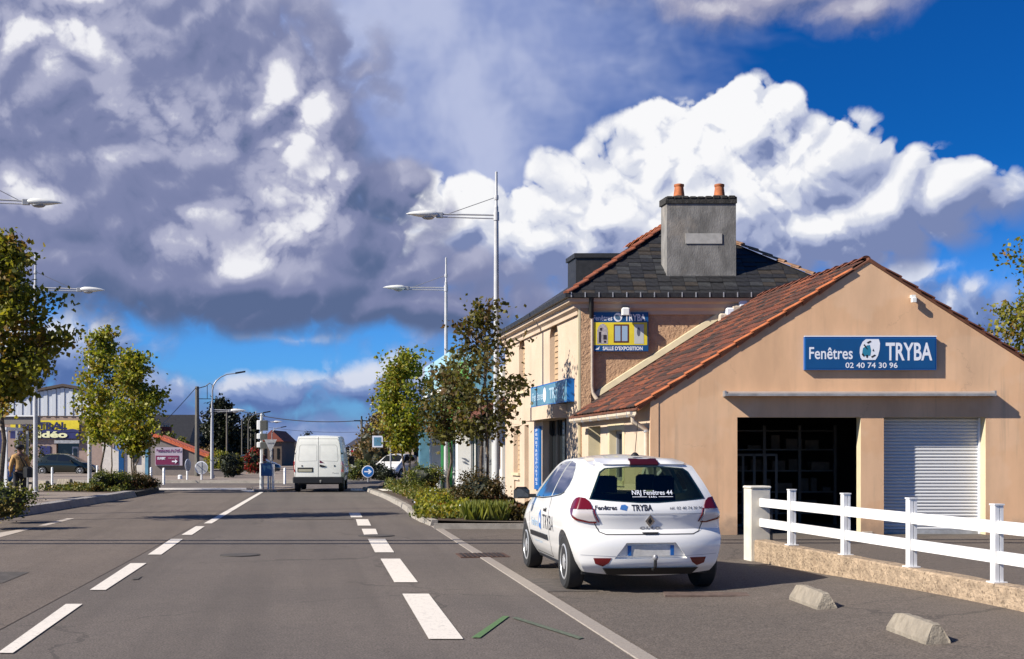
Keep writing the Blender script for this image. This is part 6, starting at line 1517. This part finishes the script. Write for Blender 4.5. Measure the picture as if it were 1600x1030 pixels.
for k, (px, Y, rx, h, mm, lab) in enumerate(((270, 86, 1.3, 2.9, 'hedge', 'green shrub behind the orange roof edge'), (412, 140, 2.6, 3.4, 'dark', 'far dark tree mass left of the signal mast'), (440, 170, 3.2, 3.2, 'dark', 'far dark tree mass by the distant road'), (462, 190, 2.4, 3.0, 'dark', 'far dark tree mass hidden left of the van'), (556, 130, 2.2, 2.4, 'dark', 'far dark tree right of the van'))):
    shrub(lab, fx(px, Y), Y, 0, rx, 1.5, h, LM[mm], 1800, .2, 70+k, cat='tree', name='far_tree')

# ================================================================== BACKGROUND BUILDINGS, LEFT
def quadbox(mb, px0, px1, Y, y0, y1, d=.1, yb=None): mb.box(fx(px0, Y), fx(px1, Y), Y, Y+d, fz(y1, Y), fz(y0, Y)); return mb
Yv = 92
vs_ = thing('video_shop', 'white corrugated gabled shop hall with beige front, behind the dark green car', 'shop', (fx(90, Yv), Yv, 0), world=True)
def col(name, px0, px1, ytop, ybot, m, d0=0, d1=.3, parent=vs_, Y=Yv): return MB().box(fx(px0, Y), fx(px1, Y), Y+d0, Y+d1, fz(ybot, Y), fz(ytop, Y)).build(name, m, parent)
bw_ = mat('pinkish_wall', (.34, .25, .21), .9, var=.1); cl_ = mat('white_cladding', (.62, .64, .66), .4, .1)
col('wall', -60, 88, 650, 742, bw_); col('wall', 123.5, 178, 650, 742, bw_); col('wall', 88.5, 123, 650, 693, bw_)
col('doorway', 88.5, 123, 693, 740, M['glass_dark'], .2, .3)
col('glass_door', 112, 122, 698, 738, M['zinc'], .1, .18); col('door_glass', 114, 120, 701, 735, M['glass_dark'], .06, .09); col('door_lintel', 87, 126, 688, 693, M['zinc'], -.3, .0)
col('wall_poster', 62, 79, 697, 715, M['navy'], -.06, -.01)
# corrugated gable: vertical ribs one by one
apx, apy = 100, 606
for k in range(34):
    a = -50+k*6.6; b = a+6.0; top_ = apy+abs((a+b)/2-apx)*.17
    col('cladding_rib', a, b, top_, 650, cl_, -.10+(k % 2)*.05, .1)
MB().prism([(fx(-60, Yv), Yv-.3, fz(634, Yv)), (fx(100, Yv), Yv-.3, fz(604, Yv)), (fx(180, Yv), Yv-.3, fz(619, Yv)), (fx(180, Yv), Yv-.3, fz(616, Yv)), (fx(100, Yv), Yv-.3, fz(600, Yv)), (fx(-60, Yv), Yv-.3, fz(630, Yv))], (0, 12, 0)).build('roof', mat('brown_roof_sheet', (.08, .06, .05), .8), vs_)
vsg = thing('video_sign', 'large yellow and dark blue sign board on the shop hall', 'sign', (fx(70, Yv-.2), Yv-.2, fz(686, Yv)), world=True)
col('yellow_panel', 18, 125, 657, 674, M['yellow'], -.20, -.12, vsg); col('blue_panel', 18, 125, 672, 685.5, M['navy'], -.24, -.16, vsg)
wv = [(fx(18+k*107/24, Yv), Yv-.26, fz(672+1.6*math.sin(k*.8), Yv)) for k in range(25)]
MB().add(wv+[(p_[0], p_[1], fz(676, Yv)) for p_ in wv[::-1]], [tuple(range(50))]).build('wave_edge', M['navy'], vsg)
fnV2 = lambda x, y, d=.003: (x, Yv-.25-.02, y)
mb = MB(); fit_text(mb, 'MISTRAL', fx(34, Yv), fx(107, Yv), fz(670.5, Yv), .50, fnV2, bold=.03); mb.build('lettering', mat('sign_blue_black', (.008, .012, .08), .5), vsg)
mb = MB(); fit_text(mb, 'vidéo', fx(48, Yv), fx(107.5, Yv), fz(683.5, Yv), .45, lambda x, y, d=0: (x, Yv-.29, y), bold=.03); mb.build('lettering', mat('sign_cream', (.8, .78, .45), .5), vsg)
# flat canopy in front of it at the left
cp = thing('shop_canopy', 'grey flat canopy with white edges at the left of the shop hall', 'canopy', (fx(20, 70), 70, 0), world=True)
MB().box(fx(-60, 70), fx(56, 70), 70, 70.7, fz(663, 70), fz(651, 70)).build('canopy_roof', mat('canopy_grey', (.20, .18, .16), .8), cp); MB().box(fx(-60, 70), fx(57, 70), 69.9, 69.98, fz(651, 70), fz(649, 70)).build('edge_trim', M['white_paint'], cp)
for px in (-30, 22): MB().box(fx(px, 70), fx(px, 70)+.12, 70.2, 70.32, 0, fz(663, 70)).build('column', M['zinc'], cp)
# white wall, grey building with orange roof
wl_ = thing('white_outbuilding', 'white rendered outbuilding with a sloping top left of the billboard wall', 'building', (fx(195, 84), 84, 0), world=True)
MB().prism([(fx(160, 84), 84, 0), (fx(228, 84), 84, 0), (fx(228, 84), 84, fz(688, 84)), (fx(222, 84), 84, fz(680, 84)), (fx(183, 84), 84, fz(706, 84)), (fx(160, 84), 84, fz(690, 84))], (0, .4, 0)).build('wall', M['plaster_white'], wl_)
MB().box(fx(186, 84), fx(194, 84), 83.9, 83.98, .1, fz(700, 84)).build('blue_door', M['blue_sign'], wl_); MB().box(fx(208, 84), fx(216, 84), 83.9, 83.98, .9, fz(708, 84)).build('window', M['glass_dark'], wl_)
Yg = 76; gb = thing('grey_building', 'low grey rendered building with orange tiled sloping roof edge', 'building', (fx(275, Yg), Yg, 0), world=True)
gwm = mat('grey_brown_render', (.185, .16, .145), .9, var=.1, stain=.2)
x = lambda px: fx(px, Yg)
MB().prism([(x(229), Yg, 0), (x(333), Yg, 0), (x(333), Yg, fz(718, Yg)), (x(236), Yg, fz(682, Yg)), (x(229), Yg, fz(682, Yg))], (-.8, 6, 0)).build('wall', gwm, gb)
MB().prism([(x(227), Yg-.06, 0), (x(232), Yg-.06, 0), (x(232), Yg-.06, fz(682, Yg)), (x(227), Yg-.06, fz(682, Yg))], (0, .05, 0)).build('corner_strip', M['light_blue'], gb)
a, b = Vector((x(236), Yg-.15, fz(681, Yg))), Vector((x(331), Yg-.15, fz(717.5, Yg))); rfm = MB(); d = (b-a).normalized(); up_ = Vector((-d.z, 0, d.x))
if up_.z < 0: up_ = -up_
rr_ = MB().prism([a, b, b+up_*.12, a+up_*.12], (-.8, 6, 0)).build('roof', M['tile_far'], gb)
for k in range(15): 
    p_ = a.lerp(b, k/15); q_ = a.lerp(b, (k+.93)/15); MB().prism([p_+up_*.11, q_+up_*.11, q_+up_*.19, p_+up_*.24], (0, .25, 0)).build('verge_tile', M['tile_far'], rr_)
bb = thing('billboard', 'white and dark red billboard with an arrow on the grey wall', 'billboard', (x(265), Yg-.1, 0), world=True)
Yb = Yg-.1
MB().box(x(243.5), x(286), Yb-.05, Yb+.08, fz(727.5, Yg), fz(699, Yg)).build('board', mat('billboard_lilac', (.42, .36, .42), .5), bb)
MB().box(x(244.5), x(280), Yb-.08, Yb-.052, fz(726, Yg), fz(712, Yg)).build('red_panel', mat('billboard_wine', (.16, .01, .06), .5), bb)
fb_ = lambda x_, y_, d=0: (x_, Yb-.10, y_)
mb = MB(); fit_text(mb, 'Restaurant du Golf', x(246), x(283), fz(705.5, Yg), .14, fb_, .01); mb.build('lettering', mat('billboard_purple', (.10, .01, .10), .5), bb)
mb = MB(); fit_text(mb, 'OUVERT', x(247), x(260), fz(718, Yg), .14, fb_, .01); mb.build('lettering', M['sign_white'], bb); mb = MB(); fit_text(mb, 'midi et soir', x(264), x(279), fz(716.5, Yg), .07, fb_); mb.build('lettering', M['sign_white'], bb)
MB().add([(x(p_), Yb-.11, fz(q, Yg)) for p_, q in ((270, 722), (275, 722), (275, 724.5), (279, 721), (275, 717.5), (275, 720), (270, 720))], [(0,1,5,6), (2,3,4)]).build('arrow', M['sign_white'], bb)
# slate roofed house behind with a brick chimney
sh_ = thing('slate_roof_house', 'house with steep dark slate roof behind the orange roof edge', 'house', (fx(270, 110), 110, 0), world=True); Ys = 110
MB().prism([(fx(225, Ys), Ys, 0), (fx(294, Ys), Ys, 0), (fx(294, Ys), Ys, fz(690, Ys)), (fx(225, Ys), Ys, fz(690, Ys))], (0, 8, 0)).build('wall', gwm, sh_)
MB().add([(fx(222, Ys), Ys-.2, fz(692, Ys)), (fx(296, Ys), Ys-.2, fz(692, Ys)), (fx(291, Ys), Ys+4, fz(646, Ys)), (fx(222, Ys), Ys+4, fz(646, Ys)), (fx(296, Ys), Ys+8.5, fz(692, Ys)), (fx(222, Ys), Ys+8.5, fz(692, Ys))], [(0,1,2,3), (1,4,2), (4,5,3,2), (0,3,5)]).build('roof', M['slate'], sh_)
bc = thing('brick_chimney_house', 'low house part with red brick chimney above the orange roof', 'chimney', (fx(258, 98), 98, 0), world=True)
MB().box(fx(251, 98), fx(265, 98), 98, 98.6, 1.0, fz(667, 98)).build('brick_stack', mat('far_brick', (.17, .045, .035), .9, var=.4, vscale=12), bc)
for px in (255, 258.5, 262): MB().lathe([(.07, fz(667, 98)), (.06, fz(661, 98))], 8, o=(fx(px, 98), 98.3, 0)).build('chimney_pot', M['mortar'], bc)
# low wall right of the grey building
lw2 = thing('far_low_wall', 'low grey wall below the conifer, right of the grey building', 'wall', (fx(345, 72), 72, 0), world=True)
MB().box(fx(333, 72), fx(352, 72), 72, 72.3, 0, fz(734, 72)).build('wall_body', gwm, lw2); MB().box(fx(332, 72), fx(353, 72), 71.95, 72.35, fz(734, 72), fz(733, 72)).build('coping', M['kerb'], lw2)
# distant street frontage at the end of the road
rs_ = random.Random(6)
labs = ['distant low house with a red roof behind the give-way sign', 'distant brown house along the far road, left', 'distant dark house front left of the van', 'distant pale house just left of the van', 'distant house with white gable right of the van', 'far house closing the road behind the van']
for k, (px0, px1, Y, ye, yr_, wc, rc) in enumerate(((410, 440, 135, 690, 672, (.12, .09, .07), (.22, .06, .04)), (398, 418, 150, 700, 690, (.14, .11, .09), (.07, .05, .05)), (434, 452, 180, 700, 692, (.07, .06, .06), (.05, .05, .06)), (446, 466, 150, 698, 690, (.15, .13, .11), (.06, .05, .05)), (546, 572, 120, 696, 684, (.50, .50, .52), (.09, .09, .12)), (455, 560, 260, 702, 694, (.18, .15, .13), (.10, .05, .04)))):
    t = thing('far_house', labs[k], 'house', (fx((px0+px1)/2, Y), Y, 0), world=True)
    MB().box(fx(px0, Y), fx(px1, Y), Y, Y+8, 0, fz(ye, Y)).build('wall', mat('far_wall', wc, .9, var=.15), t)
    ov = .3; pm_ = (px0+px1)/2
    MB().add([(fx(px0, Y)-ov, Y-ov, fz(ye, Y)), (fx(px1, Y)+ov, Y-ov, fz(ye, Y)), (fx(px1, Y)+ov, Y+8+ov, fz(ye, Y)), (fx(px0, Y)-ov, Y+8+ov, fz(ye, Y)), (fx(pm_, Y), Y-ov, fz(yr_, Y)), (fx(pm_, Y), Y+8+ov, fz(yr_, Y))], [(0,1,4), (2,3,5), (0,4,5,3), (1,2,5,4), (0,3,2,1)]).build('roof', mat('far_roof', rc, .9), t)
    W_ = fx(px1, Y)-fx(px0, Y); nw = 3 if W_ < 5 else 6
    for j in range(nw):
        xa = fx(px0, Y)+W_*(j+.3)/nw; MB().box(xa, xa+W_*.35/nw, Y-.05, Y-.01, .9, min(2.1, fz(ye, Y)-.3)).build('window', M['glass_dark'], t)
# red/white round advertising sign and red awning patch right of the van
t = thing('shop_banner', 'small red shop banner with a pale round sign right of the van', 'sign', (fx(556, 95), 95, 0), world=True)
MB().box(fx(548, 95), fx(560, 95), 95, 95.1, fz(712, 95), fz(704, 95)).build('banner', M['car_red'], t); MB().lathe([(.25, 94.9), (.25, 94.95)], 16, 'y', (fx(557, 95), 0, fz(703, 95))).build('round_panel', M['sign_white'], t)
MB().tube([(fx(554, 95), 95.05, 0), (fx(554, 95), 95.05, fz(704, 95))], .05, 6).build('post', M['dark_metal'], t)

# ================================================================== RIGHT: ROW BEYOND THE HOUSE
# pharmacy style shop front (plane parallel to the street)
PX = -.30; PY0 = 37.3
def plP(y, z, d): return (PX-.18*(y-PY0)+d, y, z)
ph = thing('corner_shop', 'cream and white shop front with green and light-blue columns beyond the house', 'shop', (PX, PY0, 0), world=True)
def pbox(name, y0, y1, z0, z1, d0, d1, m, parent=ph):
    return MB().add([plP(y0, z0, -d1), plP(y0, z0, -d0), plP(y1, z0, -d0), plP(y1, z0, -d1), plP(y0, z1, -d1), plP(y0, z1, -d0), plP(y1, z1, -d0), plP(y1, z1, -d1)], [(0,1,2,3), (4,7,6,5), (0,4,5,1), (0,3,7,4), (2,6,7,3), (1,5,6,2)]).build(name, m, parent)
pbox('wall', PY0, 52, 0, 4.2, -6, 0, M['plaster_white'])
pbox('upper_panel', 38.2, 43, 3.2, 4.9, .01, .5, M['light_blue']); pbox('upper_panel_edge', 43.02, 51, 3.9, 5.1, .01, .9, mat('pale_blue_fascia', (.30, .50, .60), .5)); pbox('fascia_lip', 43.02, 51, 3.78, 3.88, .01, 1.0, M['white_paint'])
gr_ = mat('green_sign_panel', (.02, .16, .04), .4); lg_ = mat('lime_sign_panel', (.22, .50, .12), .4)
pbox('lime_panel', 41, 46.5, 2.7, 4.6, .51, .75, lg_); pbox('green_fascia', 40, 50, 2.35, 2.75, .02, .8, gr_)
pbox('green_column', 45.2, 45.8, 0, 2.34, .5, .85, gr_); pbox('blue_column', 50.0, 50.6, 0, 3.7, .02, 1.2, M['light_blue']); pbox('white_column', 48.4, 49.2, 0, 2.34, .5, .9, M['white_paint']); pbox('white_column', 41.5, 42, 0, 2.34, .4, .8, M['white_paint'])
for y0, y1 in ((38.6, 41.0), (42.3, 44.6), (46.2, 48.0)):
    sw_ = pbox('shop_window', y0, y1, .5, 2.3, .01, .05, M['glass_dark'])
    for yy in (y0, (y0+y1)/2, y1-.06): pbox('window_frame', yy, yy+.06, .5, 2.3, .06, .1, M['white_paint'], sw_)
rsn = thing('red_sign', 'vertical red sign on the shop front left of the house', 'sign', plP(37.8, 1, 0), world=True); pbox('sign_panel', 37.6, 38.1, 1.1, 1.95, .06, .12, M['car_red'], rsn)
mb = MB()
for k, ch_ in enumerate('TABAC'): fit_text(mb, ch_, -.12, .12, 1.78-k*.16, .11, lambda x_, y_, d=0: plP(37.85-x_, y_, -.125))
mb.build('lettering', M['sign_white'], rsn)
pc = thing('tiled_porch', 'small dark-red tiled porch roof attached past the end of the cream house', 'porch', plP(38, 2.4, 0), world=True)
MB().add([plP(36.9, 2.55, -.95), plP(41.5, 2.55, -.95), plP(41.5, 3.25, .0), plP(36.9, 3.25, .0), plP(36.9, 2.48, -.95), plP(41.5, 2.48, -.95), plP(41.5, 3.15, .0), plP(36.9, 3.15, .0)], [(0,1,2,3), (4,7,6,5), (0,4,5,1), (0,3,7,4), (1,5,6,2)]).build('roof', M['tile_red'], pc)
for k in range(12): pbox('roof_tile', 36.9+k*.38, 37.2+k*.38, 2.56, 2.60, .75, 1.0, M['tile_red'], pc)
# white railing in front of the shop
wr = thing('white_railing', 'white railing between the bushes and the corner shop', 'railing', (fx(705, 47), 47, .1), world=True)
for px in (684, 700, 714): MB().tube([(fx(px, 46), 46, .1), (fx(px, 46), 46, 1.0)], .04, 8).build('post', M['white_paint'], wr)
MB().tube([(fx(682, 46), 46, .75), (fx(716, 46), 46, .75)], .035, 8).build('rail', M['white_paint'], wr); MB().box(fx(684, 45.5), fx(714, 45.5), 45.4, 45.6, .1, .2).build('base_step', M['white_paint'], wr)
# green awning building with a dark opening
Yq = 72; gs = thing('green_band_shop', 'low shop with a green band and dark open front behind the right trees', 'shop', (fx(675, Yq), Yq, 0), world=True)
MB().box(fx(640, Yq), fx(720, Yq), Yq+3, Yq+3.2, 0, fz(668, Yq)).build('rear_wall', M['interior'], gs)
MB().box(fx(652, Yq), fx(692, Yq), Yq, Yq+3, fz(722, Yq), fz(714, Yq)).build('canopy', mat('canopy_beige', (.40, .34, .29), .8), gs); MB().box(fx(655, Yq), fx(690, Yq), Yq-.06, Yq-.01, fz(714, Yq), fz(708, Yq)).build('green_band', mat('green_band', (.03, .13, .02), .6), gs)
MB().box(fx(652, Yq), fx(718, Yq), Yq+.3, Yq+2.9, fz(700, Yq), fz(668, Yq)).build('upper_wall', mat('dark_cladding', (.03, .03, .035), .6), gs)
mb = MB(); fit_text(mb, 'FLEURS', fx(658, Yq), fx(682, Yq), fz(706, Yq), .2, lambda x_, y_, d=0: (x_, Yq+.27, y_), .01); mb.build('lettering', M['light_blue'], gs)
for px in (656, 674, 691): MB().box(fx(px, Yq), fx(px, Yq)+.1, Yq+.1, Yq+.2, 0, fz(722, Yq)).build('column', M['mortar'], gs)
# low building with coloured strips
Yw = 80; lb_ = thing('striped_front_building', 'low beige building with yellow, white and blue front strips', 'building', (fx(610, Yw), Yw, 0), world=True)
MB().box(fx(612, Yw), fx(650, Yw), Yw, Yw+6, 0, fz(697, Yw)).build('wall', mat('warm_beige_wall', (.50, .40, .31), .9, var=.08), lb_)
for k, (m_, px) in enumerate(((M['white_paint'], 595), (M['light_blue'], 599), (M['yellow'], 603), (M['white_paint'], 607), (M['yellow'], 610))):
    MB().box(fx(px, Yw), fx(px+2.6, Yw), Yw+2-k*.3, Yw+2.2-k*.3, 0, fz(707-k*1.4, Yw)).build('front_strip', m_, lb_)
MB().prism([(fx(592, Yw), Yw-.1, fz(706, Yw)), (fx(613, Yw), Yw-.1, fz(696, Yw)), (fx(652, Yw), Yw-.1, fz(696, Yw)), (fx(652, Yw), Yw-.1, fz(693, Yw)), (fx(612, Yw), Yw-.1, fz(693, Yw)), (fx(591, Yw), Yw-.1, fz(703, Yw))], (0, 5, 0)).build('roof', M['soot'], lb_)

# ================================================================== BUS SHELTER AND PERSON
bs_ = thing('bus_shelter', 'white-framed bus shelter with dark blue poster at the left edge', 'bus shelter', (fx(4, 36), 36, .15), world=True)
Yz = 36
MB().box(fx(-60, Yz), fx(10.5, Yz), Yz-.03, Yz+1.2, fz(672, Yz), fz(667.5, Yz)).build('roof_beam', M['white_paint'], bs_)
for px in (-50, 6.0): MB().box(fx(px, Yz), fx(px+4.5, Yz), Yz, Yz+.08, .15, fz(672, Yz)).build('post', M['white_paint'], bs_)
MB().box(fx(13, Yz), fx(16, Yz), Yz+1.3, Yz+1.38, .15, fz(672, Yz)).build('post', M['zinc'], bs_)
ps = MB().box(fx(-44, Yz), fx(5, Yz), Yz+.01, Yz+.06, .55, fz(673, Yz)).build('poster_panel', M['navy'], bs_); MB().box(fx(-40, Yz), fx(3, Yz), Yz-.005, Yz+.005, 1.2, 1.5).build('poster_picture', M['light_blue'], ps)

def skin_body(name, joints, edges, radii, m, parent, root=0, sub=2):
    me = bpy.data.meshes.new(name); me.from_pydata([Vector(j) for j in joints], edges, []); o = bpy.data.objects.new(name, me); C.objects.link(o)
    md = o.modifiers.new('s', 'SKIN'); md.use_smooth_shade = True
    for i, sv in enumerate(me.skin_vertices[0].data): sv.radius = radii[i] if isinstance(radii[i], tuple) else (radii[i],)*2; sv.use_root = (i == root)
    sb = o.modifiers.new('b', 'SUBSURF'); sb.levels = sb.render_levels = sub
    dg = bpy.context.evaluated_depsgraph_get(); dg.update(); m2 = bpy.data.meshes.new_from_object(o.evaluated_get(dg)); o.modifiers.clear(); o.data = m2; m2.name = name
    m2.materials.clear(); m2.materials.append(m); m2.polygons.foreach_set('material_index', [0]*len(m2.polygons)); m2.polygons.foreach_set('use_smooth', [True]*len(m2.polygons)); o.parent = parent; return o
Yp = 33.9; pe = thing('person', 'person in a tan top and dark trousers standing with a dark shoulder bag', 'person', (fx(31, Yp), Yp, .15), R(35))
pe.scale = (.97,)*3
sk = mat('skin', (.20, .10, .06), .6); J = [(0, 0, .86), (0, 0, 1.02), (0, .0, 1.22), (0, 0, 1.34), (0, .01, 1.42), (0, .03, 1.50), (0, .03, 1.58),   # pelvis..head
     (-.09, 0, .80), (-.10, .02, .46), (-.10, -.02, .09), (-.10, .09, .03), (.09, 0, .80), (.11, .05, .46), (.11, .06, .09), (.11, .17, .03),
     (-.17, 0, 1.31), (-.23, .02, 1.06), (-.22, .14, .86), (-.22, .18, .78), (.17, 0, 1.31), (.24, .02, 1.06), (.22, .16, .90), (.21, .21, .84)]
E = [(0,1),(1,2),(2,3),(3,4),(4,5),(5,6),(0,7),(7,8),(8,9),(9,10),(0,11),(11,12),(12,13),(13,14),(3,15),(15,16),(16,17),(17,18),(3,19),(19,20),(20,21),(21,22)]
rad = [(.13,.10),(.11,.09),(.14,.10),(.13,.09),.05,.085,.08,.085,.055,.04,.035,.085,.055,.04,.035,.055,.042,.032,.028,.055,.042,.032,.028]
body = skin_body('body', J, E, rad, sk, pe)
for s, (hx_, hy, hz) in ((-1, J[18]), (1, J[22])):
    for k in range(4): 
        o_ = skin_body('finger', [(hx_+(k-1.5)*.016, hy+.005, hz), (hx_+(k-1.5)*.018, hy+.03, hz-.035-.004*(2-abs(k-1.5))), (hx_+(k-1.5)*.018, hy+.03, hz-.065)], [(0,1),(1,2)], [.009,.008,.007], sk, body, sub=1)
    skin_body('thumb', [(hx_-s*.02, hy, hz+.01), (hx_-s*.045, hy+.03, hz-.01), (hx_-s*.045, hy+.04, hz-.035)], [(0,1),(1,2)], [.010,.009,.008], sk, body, sub=1)
top_m = mat('tan_top', (.46, .27, .10), .9, var=.3, vscale=9, bump=.4, bscale=12); trm = mat('dark_trousers', (.012, .012, .016), .8, var=.3)
sel = [1, 2, 3, 4, 15, 16, 17, 19, 20, 21]; mp_ = {j: i for i, j in enumerate([0]+sel)}
skin_body('top', [J[j] if j else (0, 0, .88) for j in [0]+sel], [(mp_[a], mp_[b]) for a, b in E if a in mp_ and b in mp_], [(.175,.15),(.155,.135),(.165,.13),(.14,.11),.05,.07,.075,.055,.07,.075,.055], top_m, pe)
sel = [0, 7, 8, 9, 11, 12, 13]; mp_ = {j: i for i, j in enumerate(sel)}
skin_body('trousers', [J[j] for j in sel], [(mp_[a], mp_[b]) for a, b in E if a in mp_ and b in mp_], [(.15,.12),.11,.085,.075,.11,.085,.075], trm, pe)
skin_body('hair', [(0, .0, 1.50), (0, .0, 1.60), (0, .01, 1.66)], [(0,1),(1,2)], [.12,.155,.11], M['black'], pe)
for x_, y_ in ((-.10, .04), (.11, .11)): MB().bev(x_-.045, x_+.045, y_-.11, y_+.14, 0, .09, .03).build('shoe', M['black'], pe, smooth=True)
for x_ in (-.03, .03): MB().lathe([(.001, -.004), (.008, 0), (.001, .004)], 8, 'y', (x_, .115, 1.555)).build('eye', M['sign_white'], pe)
MB().prism([(-.012, .105, 1.52), (.012, .105, 1.52), (0, .13, 1.525)], (0, -.005, .04)).build('nose', sk, pe)
bg_ = thing('shoulder_bag', 'dark shoulder bag hanging at the hip of the standing person', 'bag', (fx(31, Yp)+.24, Yp-.10, .98), R(35))
MB().bev(-.09, .13, -.17, .17, -.14, .16, .05).build('bag_body', M['black'], bg_, smooth=True); MB().tube([(0, -.13, .14), (-.12, -.07, .38), (-.20, 0, .50), (-.13, .09, .36), (0, .13, .14)], .014, 6).build('strap', M['black'], bg_)
pb = thing('person', 'distant figure in blue seated inside the bus shelter behind the standing person', 'person', (fx(18, 39), 39, .15), R(60)); pb.scale = (.9,)*3
Js = [(0,0,.55),(0,0,.75),(0,.02,.95),(0,.03,1.08),(0,.04,1.15),(0,.05,1.25),(-.1,.35,.55),(-.1,.36,.08),(.1,.35,.55),(.1,.36,.08),(-.2,.03,1.02),(-.24,.18,.75),(.2,.03,1.02),(.24,.18,.75)]
skin_body('body', Js, [(0,1),(1,2),(2,3),(3,4),(4,5),(0,6),(6,7),(0,8),(8,9),(3,10),(10,11),(3,12),(12,13)], [.13,.12,.13,.1,.05,.09,.08,.05,.08,.05,.05,.04,.05,.04], M['blue_side'], pb)
MB().lathe([(.02, 1.16), (.09, 1.22), (.10, 1.30), (.06, 1.38), (.01, 1.39)], 12, o=(0, .04, 0)).build('hair', M['black'], pb, smooth=True)
bn = thing('bench', 'bench inside the bus shelter', 'bench', (fx(18, 39), 39, .15), R(60)); MB().bev(-.6, .6, -.25, .3, .36, .44, .02).build('seat', M['wood_pole'], bn)
for x_ in (-.5, .5): MB().box(x_-.03, x_+.03, -.1, .1, 0, .36).build('leg', M['zinc'], bn)
